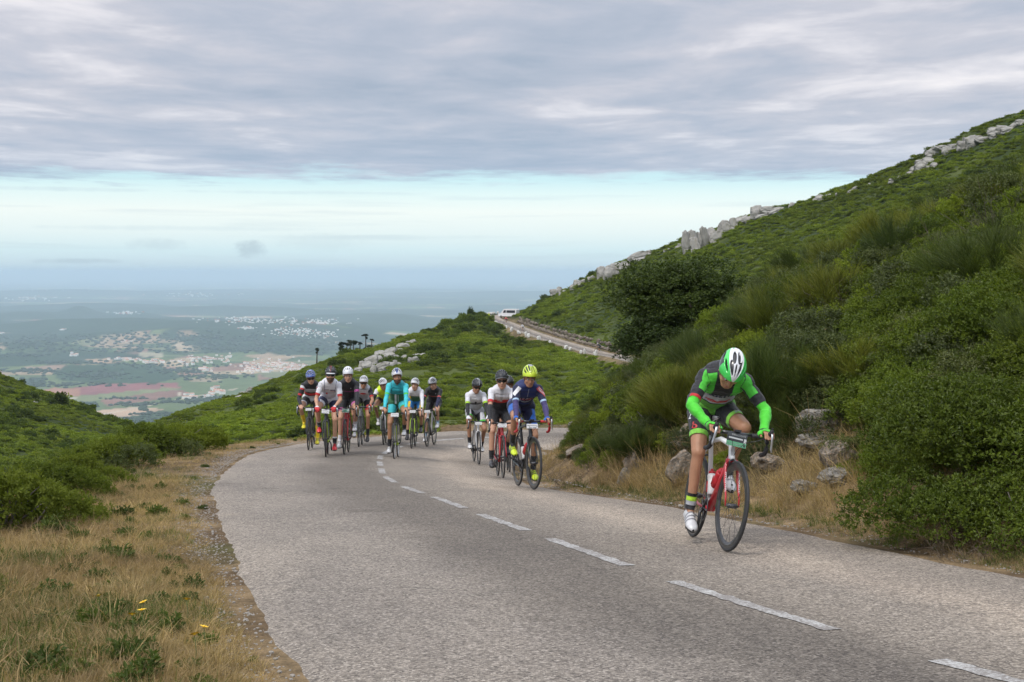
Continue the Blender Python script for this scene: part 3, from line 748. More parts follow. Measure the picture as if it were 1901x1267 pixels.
def twig_mesh(name, seed, H, n1, mat, rad=.010):
    """bare branching sticks"""
    r = np.random.default_rng(seed); g = G(); tints = []
    for _ in range(n1):
        d = rnd_dirs(1, r)[0]; d[2] = abs(d[2]) * .7 + .35; d = unit(d); p = np.array([*(r.normal(0, .08, 2) * H), 0]); path = [p]; L = H * r.uniform(.6, 1.1)
        for i in range(4): d = unit(d + r.normal(0, .22, 3)); path.append(path[-1] + d * L / 4)
        addtube(g, path, [rad, rad * .8, rad * .6, rad * .4, rad * .2], 3, caps=False)
        for _ in range(6):
            i = r.integers(1, 5); q = path[i]; e = unit(d + r.normal(0, .7, 3)); l2 = L * r.uniform(.15, .4)
            e2 = unit(e + r.normal(0, .3, 3)); addtube(g, [q, q + e * l2 * .5, q + e * l2 * .5 + e2 * l2 * .5], [rad * .45, rad * .35, rad * .15], 3, caps=False)
    me = g.mesh(name, [mat], False); vattr(me, 'tint', np.random.default_rng(seed).beta(2, 2, len(me.vertices))); return me
def stems_mesh(name, seed, R, H, k, mat, rad=.018):
    r = np.random.default_rng(seed); g = G()
    for _ in range(k):
        a = r.uniform(0, 2 * np.pi); e = np.array([np.cos(a) * R * r.uniform(.2, .7), np.sin(a) * R * r.uniform(.2, .7), H * r.uniform(.5, .85)])
        m = e * .45 + r.normal(0, .08, 3) * R; addtube(g, [np.array([0, 0, -.12]), m, e], [rad, rad * .7, rad * .25], 5, caps=False)
    return g.mesh(name, [mat], True)

# ---------------------------------------------------------------- scattered cover (geometry nodes): what nobody could count
def src_collection(name, meshes):
    c = bpy.data.collections.new(name)
    for i, me in enumerate(meshes):
        o = bpy.data.objects.new('%s_%s' % (name, 'abcdefghij'[i]), me); c.objects.link(o)
    return c
def scatter(name, pts, scl, rotz, kind, coll, tilt=None):
    n = len(pts); me = bpy.data.meshes.new(name); me.vertices.add(n); me.vertices.foreach_set('co', np.asarray(pts, np.float32).ravel())
    rot = np.zeros((n, 3), np.float32); rot[:, 2] = rotz
    if tilt is not None: rot[:, :2] = tilt
    a = me.attributes.new('spin', 'FLOAT_VECTOR', 'POINT'); a.data.foreach_set('vector', rot.ravel())
    s = np.asarray(scl, np.float32); s = np.repeat(s[:, None], 3, 1) if s.ndim == 1 else s
    a = me.attributes.new('size', 'FLOAT_VECTOR', 'POINT'); a.data.foreach_set('vector', s.ravel())
    a = me.attributes.new('which', 'INT', 'POINT'); a.data.foreach_set('value', np.asarray(kind, np.int32))
    o = link(name, me); mod = o.modifiers.new('scatter', 'NODES')
    ng = bpy.data.node_groups.new(name + '_nodes', 'GeometryNodeTree'); mod.node_group = ng
    ng.interface.new_socket('Geometry', in_out='INPUT', socket_type='NodeSocketGeometry'); ng.interface.new_socket('Geometry', in_out='OUTPUT', socket_type='NodeSocketGeometry')
    gi, go = ng.nodes.new('NodeGroupInput'), ng.nodes.new('NodeGroupOutput')
    ci = ng.nodes.new('GeometryNodeCollectionInfo'); ci.inputs['Collection'].default_value = coll
    ci.inputs['Separate Children'].default_value = True; ci.inputs['Reset Children'].default_value = True
    ip = ng.nodes.new('GeometryNodeInstanceOnPoints'); ip.inputs['Pick Instance'].default_value = True
    def na(nm, t):
        x = ng.nodes.new('GeometryNodeInputNamedAttribute'); x.data_type = t; x.inputs['Name'].default_value = nm; return x.outputs['Attribute']
    L = ng.links.new
    L(gi.outputs[0], ip.inputs['Points']); L(ci.outputs[0], ip.inputs['Instance']); L(na('which', 'INT'), ip.inputs['Instance Index'])
    er = ng.nodes.new('FunctionNodeEulerToRotation'); L(na('spin', 'FLOAT_VECTOR'), er.inputs[0]); L(er.outputs[0], ip.inputs['Rotation'])
    L(na('size', 'FLOAT_VECTOR'), ip.inputs['Scale']); L(ip.outputs[0], go.inputs[0])
    return tag(o, kind='stuff')

# the scrub on both slopes
SCRUB = src_collection('scrub_plant', [bush_mesh('scrub_plant', 100 + i, 380, 1.0, .72, .24, .15, L_SCRUB, 8, 6) for i in range(5)])
def fan_points(n, y0, y1, px0, px1, r, inv=1.0):
    Y = np.sqrt(r.uniform(y0 ** 2, y1 ** 2, n)) if inv == 1 else np.exp(r.uniform(np.log(y0), np.log(y1), n))
    px = r.uniform(px0, px1, n); return (px - CX) / F * Y, Y
r = np.random.default_rng(11)
sx, sy = fan_points(92000, 38, 400, -160, 2080, r)
_, yr = mid_height(sx, sy)
dl, dr, zr, st, lat = road_query(sx, sy)
offr = np.maximum(dl, dr)
dens = fbm(sx / 7, sy / 7, 3, 91)
ok = (sy < yr + 12) & (offr > np.where(dr > 0, 2.6, 1.3)) & (dens > .22) & ~((dr > 0) & (sy < 60) & (st < S_HAIR + 20)) & (r.random(len(sx)) < np.interp(sy, [38, 150, 400], [1.0, .95, .7]))
sx, sy = sx[ok], sy[ok]
sz = height(sx, sy)
ssz = .80 * np.exp(r.normal(0, .30, len(sx))) * np.interp(fbm((sx + .5 * sy) / 16, (sy - .5 * sx) / 40, 3, 92), [.3, .7], [.50, 1.05]) * np.interp(sy, [40, 120, 300], [.75, .85, .95])
scatter('hillside_scrub', np.column_stack([sx, sy, sz - .18 * ssz]), np.column_stack([ssz * 1.35, ssz * 1.35, ssz * r.uniform(.55, .95, len(sx))]), r.uniform(0, 6.28, len(sx)), r.integers(0, 5, len(sx)), SCRUB, r.normal(0, .12, (len(sx), 2)))

# taller, darker bushes standing out of the low scrub, with their own shade under them
L_BUSHD = leaf_mat('leaf_hill_bush', (.060, .088, .018), (.155, .195, .040), None, 1, .65, .28, (.6, 1.2), .09, (1.05, 1.02, .8), .15)
BUSHD = src_collection('hill_bush', [bush_mesh('hill_bush', 150 + i, 620, 1.0, .85, .22, .14, L_BUSHD, 9, 6) for i in range(4)])
r = np.random.default_rng(12)
hx, hy = fan_points(13000, 40, 395, -160, 2080, r); _, yr = mid_height(hx, hy); dl, dr, zr, st, lat = road_query(hx, hy)
dn = fbm(hx / 11 + 40, hy / 22 + 9, 4, 97)
ok = (hy < yr + 10) & (np.maximum(dl, dr) > np.where(dr > 0, 3.4, 2.2)) & (dn > np.interp(hx / hy, [-.06, .04, .12], [.57, .62, .70])) & ~((dr > 0) & (hy < 60) & (st < S_HAIR + 20))
hx, hy = hx[ok], hy[ok]; hs = np.exp(r.normal(-.05, .32, len(hx))) * np.interp(hy, [40, 110, 300], [.55, .85, 1.1])
scatter('hillside_bushes', np.column_stack([hx, hy, height(hx, hy) - .1]), np.column_stack([hs * 1.1, hs * 1.1, hs]), r.uniform(0, 6.28, len(hx)), r.integers(0, 4, len(hx)), BUSHD, r.normal(0, .12, (len(hx), 2)))

# ---------------------------------------------------------------- plants near the road
ME_MASTIC = [bush_mesh('mastic_foliage', 200 + i, 15000, .78, .66, .034, .0165, L_MASTIC, 11, 8) for i in range(2)]
ME_SHRUB = [bush_mesh('shrub_foliage', 210 + i, 9000, .70, .62, .030, .017, L_OLIVE, 9, 7, gap=.36) for i in range(3)]
ME_GREEN = [bush_mesh('green_foliage', 220 + i, 8000, .72, .60, .042, .022, L_SCRUB, 10, 7) for i in range(2)]
ME_BROOM = [broom_mesh('broom_stems', 230 + i, 6500, 1.0, L_BROOM, .0042) for i in range(2)]
ME_BROOMD = [broom_mesh('broom_stems', 240 + i, 6500, 1.0, L_BROOMD, .0042) for i in range(2)]
ME_TWIG = [twig_mesh('twig_stems', 250 + i, .8, 26, L_DEAD, .006) for i in range(2)]
ME_STEM = [stems_mesh('shrub_stems', 260 + i, .7, .62, 9, WOODG) for i in range(2)]
ME_OAK = bush_mesh('oak_crown', 270, 34000, 1.75, 1.6, .066, .042, L_OAK, 22, 7)
TUFT_D = [tuft_mesh('dry_tuft', 280 + i, 34, .155, L_DRY, .0034, 1.0, .5, .07) for i in range(3)]
TUFT_T = [tuft_mesh('tall_dry_tuft', 290 + i, 46, .44, L_DRY, .0040, .60, .45, .09) for i in range(3)]
TUFT_G = [tuft_mesh('green_tuft', 300 + i, 30, .15, L_GRASS, .0042, .9, .4, .07) for i in range(2)]
HERB = [bush_mesh('low_herb', 310 + i, 420, .14, .09, .030, .015, L_GRASS, 6, 6) for i in range(2)]

def place(px, py):
    p = hit(px, py); return p
def shrub(name, label, cat, px, py, fols, stem, scale, group=None, sq=1.0, sink=.12, seed=0):
    """a plant standing where the land shows at photo point (px, py)"""
    p = place(px, py)
    e = bpy.data.objects.new(name, None); COL.objects.link(e); e.location = (p[0], p[1], p[2] - sink * scale); tag(e, label, cat, group)
    rr = random.Random(seed + int(px) * 7 + int(py)); e.rotation_euler = (0, 0, rr.uniform(0, 6.28))
    for me, off, sc in fols: link('foliage', me, e, off, (0, 0, rr.uniform(0, 6.28)), (sc * scale, sc * scale, sc * scale * sq))
    if stem is not None: link('stem', stem, e, None, None, scale)
    return e
# the dark round oak beyond the bend
p = at(1290, 735, 27.0); zg = height1(p[0], p[1])
oak = bpy.data.objects.new('oak_tree', None); COL.objects.link(oak); oak.location = (p[0], p[1], zg)
tag(oak, 'big round dark green oak with dense glossy crown, behind the yellowish brooms on the bank', 'tree')
oz = at(1290, 486, 27.0)[2] - zg
g = G(); rr = np.random.default_rng(5)
for k in range(7):
    a = rr.uniform(0, 6.28); e = np.array([math.cos(a) * rr.uniform(.3, 1.1), math.sin(a) * rr.uniform(.3, 1.1), oz * rr.uniform(.5, .8)])
    addtube(g, [np.array([0, 0, -.2]), np.array([.1 * math.cos(a), .1 * math.sin(a), oz * .25]), e * .6 + rr.normal(0, .08, 3), e], [.13, .10, .06, .02], 7)
link('trunk', g.mesh('oak_trunk', [BARK]), oak)
link('crown', ME_OAK, oak, (0, 0, oz * .32), None, (1.10, 1.0, oz * .66 / 1.62)); link('crown', ME_OAK, oak, (-.25, .1, .05), (0, 0, 2.0), (.95, .95, oz * .50 / 1.62)); link('crown', ME_OAK, oak, (.75, -.2, .10), (0, 0, 4.0), (.85, .80, oz * .55 / 1.62))
# plants one can tell apart on the bank
B, D, S, Mm, Gr, Tw, St = ME_BROOM, ME_BROOMD, ME_SHRUB, ME_MASTIC, ME_GREEN, ME_TWIG, ME_STEM
shrub('mastic_shrub', 'broad glossy bright green mastic thicket spilling down to the road edge, right of the rocks', 'shrub', 1905, 985,
      [(Mm[0], (-.72, .35, .0), .80), (Mm[1], (0, .1, .0), 1.0), (Mm[0], (.85, -.1, -.02), 1.0), (Mm[1], (-.50, .95, .55), 1.05), (Mm[0], (.25, .75, .45), 1.15), (Mm[1], (1.0, .6, .4), 1.1),
       (Mm[0], (1.6, .3, .2), 1.0), (Mm[1], (1.5, 1.2, .8), 1.1)], St[0], 1.0).rotation_euler = (0, 0, -.25)
for name, label, px, py, fl, stm, sc, sq in [
    ('broom_shrub', 'yellow green feathery broom just behind the helmet of the green rider', 1300, 775, [(B[0], (-.35, 0, 0), 1.0), (B[1], (.35, .1, 0), 1.1)], St[0], 1.0, 1.0),
    ('broom_shrub', 'tall yellowish broom below the dark oak, between oak and green rider', 1235, 800, [(B[1], (0, 0, 0), 1.0), (B[0], (.3, .3, .1), .8)], St[1], .95, 1.0),
    ('broom_shrub', 'dark green wispy broom standing above the two stacked boulders', 1520, 760, [(D[0], (-.3, 0, 0), 1.1), (D[1], (.4, .1, 0), 1.15)], St[0], .95, 1.0),
    ('broom_shrub', 'fine stemmed dark broom on the skyline near the top of the bank', 1830, 560, [(D[1], (-.3, 0, 0), 1.0), (D[0], (.3, .2, 0), 1.1)], St[1], 1.1, 1.0),
    ('broom_shrub', 'bright olive broom between the grey twiggy shrub and the oak', 1440, 640, [(B[0], (0, 0, 0), 1.0), (D[1], (.4, .2, 0), 1.0)], St[1], 1.0, 1.0),
    ('heather_shrub', 'small dark bluish green bush in the cleft of the roadside rocks', 1150, 848, [(D[0], (0, 0, 0), .55), (D[1], (.15, .1, 0), .5)], None, 1.0, 1.0),
    ('heather_shrub', 'olive green needle bush overhanging the tall straw beside the rocks', 1225, 842, [(B[0], (0, 0, 0), .55), (D[0], (.3, .1, 0), .6), (D[1], (-.2, .2, 0), .6)], None, 1.0, 1.0),
    ('twiggy_shrub', 'grey branched shrub with sparse leaves left of the tall dark broom', 1530, 640, [(S[0], (-.4, 0, 0), 1.1), (S[1], (.4, .1, .1), 1.1), (Tw[0], (0, -.1, .1), 1.2), (Tw[1], (.4, -.1, .2), 1.1)], St[0], 1.0, 1.0),
    ('twiggy_shrub', 'bare brown thorn bush at the road edge under the mastic thicket', 1800, 1040, [(Tw[0], (0, 0, 0), .62), (Tw[1], (.25, .05, 0), .58), (Tw[0], (-.25, 0, 0), .5)], None, 1.0, .8),
    ('round_shrub', 'olive leaved shrub crowning the bank where it meets the frame edge', 1880, 470, [(S[0], (0, 0, 0), 1.1), (S[2], (-.5, .2, .1), 1.0), (Tw[1], (.1, -.2, .2), 1.0)], St[1], 1.1, 1.0),
    ('round_shrub', 'dull olive shrub with pale twigs high on the bank above the mastic', 1740, 560, [(S[1], (0, 0, 0), 1.15), (S[2], (.5, .2, .1), 1.1), (Tw[0], (.2, -.3, .25), 1.1)], St[0], 1.0, 1.0),
    ('round_shrub', 'dark leafy shrub filling the hollow above the two stacked boulders', 1620, 700, [(S[2], (0, 0, 0), 1.1), (S[0], (.5, .1, .1), 1.0)], St[1], 1.0, 1.0),
    ('round_shrub', 'leafy green shrub at the nose of the bank above the pale slab', 1095, 770, [(Gr[0], (0, 0, 0), .8), (Gr[1], (.3, .2, .1), .8)], St[1], 1.0, 1.0),
    ('twiggy_shrub', 'low dark brown thorn bush on the verge behind the navy rider front wheel', 1085, 888, [(Tw[0], (0, 0, 0), .55), (Tw[1], (.35, .1, 0), .6), (Tw[0], (-.35, .05, 0), .5), (Tw[1], (.1, .3, .1), .6)], None, 1.0, .8),
    ('round_shrub', 'olive shrub between the rock cleft and the tall straw, under the broom', 1195, 822, [(S[1], (0, 0, 0), .75), (S[0], (.35, .15, .05), .7)], St[0], 1.0, 1.0),
    ('round_shrub', 'dark olive shrub hanging over the orange stained rock', 1140, 760, [(S[0], (0, 0, 0), .8), (S[2], (-.3, .15, .05), .8)], St[1], 1.0, 1.0),
    ('round_shrub', 'yellowish small leaved shrub behind the green rider left shoulder', 1415, 740, [(S[0], (0, 0, 0), .8), (B[1], (.2, .2, 0), .7)], St[0], 1.0, 1.0)]:
    shrub(name, label, 'shrub', px, py, fl, stm, sc, 'wild shrubs on the roadside bank', sq)
# shrubs beyond the left verge
for i, (px, py, sc, k, label) in enumerate([
    (10, 985, .95, 0, 'bushy green shrub nearest the camera beyond the dry verge, cut by the frame edge'), (75, 935, .9, 1, 'green shrub with yellowish tips second along the outer verge'),
    (135, 905, .75, 0, 'low spreading green shrub at the end of the first verge thicket'), (-40, 930, 1.1, 1, 'dark shrub behind the nearest verge shrub at the frame edge'),
    (215, 868, .85, 1, 'small dark shrub standing alone behind the pale straw'), (275, 853, .95, 0, 'broad dark green shrub in the verge row left of the riders'),
    (340, 838, .95, 1, 'rounded green shrub in the middle of the verge row'), (405, 826, 1.0, 0, 'tall bright green shrub against the far slope, in the verge row'),
    (455, 818, 1.0, 1, 'leafy shrub with light crown, next to last before the riders'), (520, 806, .9, 0, 'yellow green shrub just left of the blue helmeted rider')]):
    shrub('verge_shrub', label, 'shrub', px, py, [(Gr[k], (0, 0, 0), 1.0), (Gr[1 - k], (.45, .2, -.1), .85), (S[i % 3], (-.4, .25, -.05), .8)], St[i % 2], sc * (.95 if i < 4 else 1.15), 'green shrubs along the outer verge', 1.1, .05, i)

# undergrowth between them
BANK = src_collection('bank_plant', [ME_SHRUB[0], ME_SHRUB[1], ME_SHRUB[2], ME_GREEN[0], ME_GREEN[1], ME_MASTIC[0], ME_BROOM[0], ME_BROOMD[0], ME_TWIG[0], ME_TWIG[1]])
r = np.random.default_rng(21)
bx, by = r.uniform(-1, 22, 10000), r.uniform(6, 40, 10000)
dl, dr, zr, st, lat = road_query(bx, by); bpx = CX + F * bx / by
ok = (dr > .9) & (dr < 16) & (dl < 0) & (bpx > 1000) & (bpx < 2250) & (st < S_HAIR + 12)
ok &= r.random(len(bx)) < np.interp(dr, [.9, 1.6, 4, 16], [.18, .85, 1.0, .60])
bx, by, dr, bpx = bx[ok], by[ok], dr[ok], bpx[ok]
bz = height(bx, by)
kd = r.choice(10, len(bx), p=[.20, .20, .18, .13, .12, .05, .035, .05, .02, .015])
kd = np.where((bpx > 1640) & (dr < 4.5) & (r.random(len(bx)) < .7), 5, kd)
ssz = r.uniform(.60, 1.05, len(bx)) * np.interp(dr, [.9, 1.8, 8], [.45, .95, 1.05]) * np.where(kd >= 8, .8, 1)
scatter('bank_undergrowth', np.column_stack([bx, by, bz - .10]), np.column_stack([ssz, ssz, ssz * r.uniform(.8, 1.1, len(bx))]), r.uniform(0, 6.28, len(bx)), kd, BANK, r.normal(0, .1, (len(bx), 2)))
lx, ly = r.uniform(-30, 3, 9000), r.uniform(4, 46, 9000)
dl, dr, zr, st, lat = road_query(lx, ly); vw = np.interp(ly, [5, 12, 20, 30, 36], [2.5, 2.3, 2.2, 1.7, 1.3])
lpx = CX + F * lx / ly
ok = (dl > vw) & (dl < 9) & (dr < 0) & (lpx > -350) & (r.random(len(lx)) < np.interp(dl - vw, [0, .8, 9], [.40, .85, .5]))
lx, ly, dl, vw = lx[ok], ly[ok], dl[ok], vw[ok]
kd = r.choice([0, 1, 3, 4, 6, 8], len(lx), p=[.12, .12, .34, .34, .05, .03])
ssz = r.uniform(.45, .85, len(lx)) * np.interp(dl - vw, [0, 1.5], [.50, .85])
scatter('verge_undergrowth', np.column_stack([lx, ly, height(lx, ly) - .12]), ssz, r.uniform(0, 6.28, len(lx)), kd, BANK, r.normal(0, .1, (len(lx), 2)))

# grass: short straw, tall straw, green tufts, low herbs
GRASS = src_collection('grass_plant', TUFT_D + TUFT_T + TUFT_G + HERB)
r = np.random.default_rng(31)
gxs, gys = [], []
for y0, y1, n in ((2.5, 9, 42000), (9, 18, 26000), (18, 42, 18000)):
    Y = np.sqrt(r.uniform(y0 ** 2, y1 ** 2, n)); gxs.append((r.uniform(-260, 2160, n) - CX) / F * Y); gys.append(Y)
qx, qy = np.concatenate(gxs), np.concatenate(gys)
dl, dr, zr, st, lat = road_query(qx, qy)
left, right = dl > .03, dr > .03
nzz, nz2 = fbm(qx * .9, qy * .9, 3, 95), fbm(qx * 2.3, qy * 2.3, 3, 96)
keepL = left & (dl < 4.5) & (r.random(len(qx)) < np.interp(dl, [.03, .25, .5, 4.5], [.18, .75, 1.0, .8])) & (nz2 > .18)
keepR = right & (dr < 1.5) & (qx > -3) & (r.random(len(qx)) < np.interp(dr, [.03, .3, .8, 1.5], [.35, 1, .5, .15]))
ok = keepL | keepR
qx, qy, left, dl, dr, nzz, nz2 = qx[ok], qy[ok], left[ok], dl[ok], dr[ok], nzz[ok], nz2[ok]
u = r.random(len(qx)); kd = r.integers(0, 3, len(qx))
green = (nzz > .58)
kd = np.where(green & (u < .32), r.integers(6, 8, len(qx)), kd); kd = np.where((u > .982) & left, r.integers(8, 10, len(qx)), kd)
gpx_ = CX + F * qx / qy
tall = (~left) & (dr > .45) & (dr < 1.6) & (gpx_ < 1640) & (u < .30); kd = np.where(tall, r.integers(3, 6, len(qx)), kd)
kd = np.where((~left) & (dr < .45) & (u < .5), r.integers(6, 8, len(qx)), kd)
kd = np.where(left & (dl > 1.2) & (u > .90) & (u < .955), r.integers(3, 6, len(qx)), kd)
ssz = np.exp(r.normal(0, .28, len(qx))) * np.where(left, np.interp(dl, [0, .5, 1.5], [.50, .70, .9]), np.interp(dr, [0, .5, 1.2], [.45, .8, 1.05])) * np.where((kd >= 3) & (kd < 6) & left, .6, 1)
scatter('roadside_grass', np.column_stack([qx, qy, height(qx, qy) - .008]), ssz, r.uniform(0, 6.28, len(qx)), kd, GRASS, r.normal(0, .18, (len(qx), 2)))

# small stones along the broken edge of the road
PEB = []
for i in range(3):
    v, f = ico(1); v = v * (1 + .25 * (rng.random((len(v), 1)) - .5)) * np.array([1, .8, .55]); PEB.append(new_mesh('pebble', v, f, [M('pebble', (.27, .245, .215), .9, var=.4, vscale=3)]))
PEBS = src_collection('pebble', PEB)
r = np.random.default_rng(41); S = r.uniform(0, S_HAIR + 10, 16000); sd_ = r.random(16000) < .70
o = np.where(sd_, -np.interp(S, RS, WL) - r.normal(.08, .15, 16000), np.interp(S, RS, WR) + r.normal(.06, .10, 16000))
ex = np.interp(S, RS, RC[:, 0]) + np.interp(S, RS, RN[:, 0]) * o; ey = np.interp(S, RS, RC[:, 1]) + np.interp(S, RS, RN[:, 1]) * o
dl, dr, *_ = road_query(ex, ey); okp = (np.maximum(dl, dr) > -.10) & (ey > 2.5)
ex, ey = ex[okp], ey[okp]
ez = np.maximum(height(ex, ey), np.where(np.maximum(dl, dr)[okp] < 0, -(ROAD_A + ROAD_B * ey) - .012, -99))
scatter('roadside_gravel', np.column_stack([ex, ey, ez + .001]), np.exp(r.normal(-4.95, .38, len(ex))), r.uniform(0, 6.28, len(ex)), r.integers(0, 3, len(ex)), PEBS)

# yellow flowers in the straw
YEL = M('yellow_petal', (.80, .50, .02), .6, var=.1); GST = M('flower_stem', (.09, .12, .03), .7)
gf = G(); 
for k in range(10):
    a = k / 10 * 6.28; d = np.array([math.cos(a), math.sin(a), .25]); s_ = np.array([-math.sin(a), math.cos(a), 0])
    gf.add([d * .004, d * .014 + s_ * .006, d * .024, d * .014 - s_ * .006], [[0, 1, 2, 3]])
v, f = ico(1); gf.add(v * .007 + np.array([0, 0, .003]), f)
ME_FLOWER = gf.mesh('flower_head', [YEL], False)
gs = G(); addtube(gs, [(0, 0, -.05), (.006, 0, .07), (0, 0, .14)], .0018, 4); ME_FSTEM = gs.mesh('flower_stem', [GST])
for px, py in [(184, 1142), (267, 1156), (264, 1173), (347, 1150), (246, 1182), (362, 1224), (379, 1208)]:
    p = hit(px, py + 14)
    if p is None: continue
    e = bpy.data.objects.new('yellow_flower', None); COL.objects.link(e); e.location = p
    tag(e, 'tiny yellow flower on a thin stem in the dry grass of the verge', 'flower', 'yellow flowers in the dry verge grass')
    link('flower_stem', ME_FSTEM, e); link('flower_head', ME_FLOWER, e, (0, 0, .14), (random.uniform(-.5, .3), random.uniform(-.4, .4), 0))
# ================================================================ limestone
def rock_mat(name, base, dark, stain, scale=1.0):
    b = NB(name); pos = b.tc.outputs['Object']
    n1 = b.noise(pos, 2.2 * scale, 6, .65); n2 = b.noise(pos, 9.0 * scale, 5, .6); wv = b.n('ShaderNodeVectorMath', operation='ADD'); b.l(b.map(pos, (1, 1, 1.9)), wv.inputs[0]); b.l(b.noise(pos, 3.0 * scale, 4, .6, 'Color'), wv.inputs[1]); cr = b.vor(wv.outputs[0], 1.7 * scale, 'Distance', 'DISTANCE_TO_EDGE')
    c = b.mix(b.ramp(n1, [(.34, (0, 0, 0)), (.62, (1, 1, 1))]), dark, base); c = b.mix(b.ramp(n2, [(.50, (0, 0, 0)), (.72, (1, 1, 1))]), c, stain)
    c = b.mix(b.ramp(cr, [(.0, (.45, .45, .45)), (.03, (0, 0, 0))]), c, tuple(x * .35 for x in dark))
    b.l(c, b.b.inputs['Base Color']); b.b.inputs['Roughness'].default_value = .92; b.b.inputs['Specular IOR Level'].default_value = .2
    h = b.math('ADD', b.math('MULTIPLY', n2, .6), b.math('MULTIPLY', b.ramp(cr, [(0, (0, 0, 0)), (.06, (1, 1, 1))]), .22)); b.bump(h, .9, .10 / scale); return b.m
R_PALE = rock_mat('limestone', (.40, .375, .335), (.17, .16, .145), (.31, .25, .17), 1.0)
R_FAR = rock_mat('limestone_ridge', (.42, .405, .375), (.15, .145, .13), (.27, .25, .20), .35)
R_WARM = rock_mat('limestone_warm', (.37, .32, .26), (.15, .13, .105), (.40, .27, .17), 1.3)
R_WHITE = rock_mat('painted_stone', (.74, .73, .70), (.52, .51, .48), (.60, .58, .53), 1.5)
def rock_mesh(name, seed, dims, mat, sub=3, planes=16, rough=.05, tallcut=True):
    r = np.random.default_rng(seed); D, T = ico(sub)
    n = rnd_dirs(planes, r); n = np.concatenate([n, [[0, 0, 1], [0, 0, -1], [1, .1, 0], [-1, .1, .1], [0, 1, 0], [.1, -1, 0]]]); d = np.concatenate([r.uniform(.72, 1.05, planes), [.8, .8, .85, .85, .85, .85]])
    k = D @ n.T; rad = np.min(np.where(k > .05, d[None] / np.maximum(k, .05), 9), axis=1); rad = np.minimum(rad, 1.25)
    V = D * rad[:, None]
    V = V + D * ((fbm(V[:, 0] * 2.6 + 5 + seed, V[:, 1] * 2.6 + V[:, 2] * 3.1, 4, seed) - .5) * rough * 4)[:, None]
    step = np.sin(V[:, 2] * 9 + seed) * .03; V[:, :2] *= (1 + step)[:, None]          # bedding
    return new_mesh(name, V * np.asarray(dims) / 2, T, [mat], None, False)
ROCKS = [rock_mesh('rock', 400 + i, d, R_FAR, 3, 14, .07) for i, d in enumerate([(1, .9, 1.1), (1.1, .8, .8), (.8, .8, 1.3), (1.4, .9, .8), (.9, 1, 1)])]
def outcrop(label, pts, group='limestone outcrops along the ridge', depth=1.0, seed=0, up=.32):
    """pts: (px, py centre, photo width, photo height) of each block"""
    r = random.Random(seed + int(pts[0][0])); e = None
    for px, py, w, h in pts:
        p = hit(px, py + h * .40, 60, 1200)
        if p is None:
            xk = np.array([px]); Y = pchip(FPX, FY[:, 4], xk)[0] - 3; q = at(px, py, Y); p = np.array([q[0], Y, height1(q[0], Y)])
        s = F / p[1]
        if e is None:
            e = bpy.data.objects.new('rock_outcrop', None); COL.objects.link(e); e.location = p; tag(e, label, 'rock', group)
        W, Hh = w / s, h / s
        for k in range(max(2, int(w / 11))):
            f = (k + .5) / max(2, int(w / 11)) - .5
            wk = W / max(2, int(w / 11)) * r.uniform(1.5, 2.6); hk = Hh * r.uniform(.55, 1.05)
            x = p[0] + f * W + r.uniform(-.1, .1) * W; y = p[1] + r.uniform(-.6, .6) * depth
            z = height1(x, y) + hk * r.uniform(.05, .34)
            link('rock', r.choice(ROCKS), e, (x - e.location.x, y - e.location.y, z - e.location.z), (r.uniform(-.2, .2), r.uniform(-.45, .15), r.uniform(-.5, .5)), (wk, wk * 1.1, hk * 1.25))
    return e
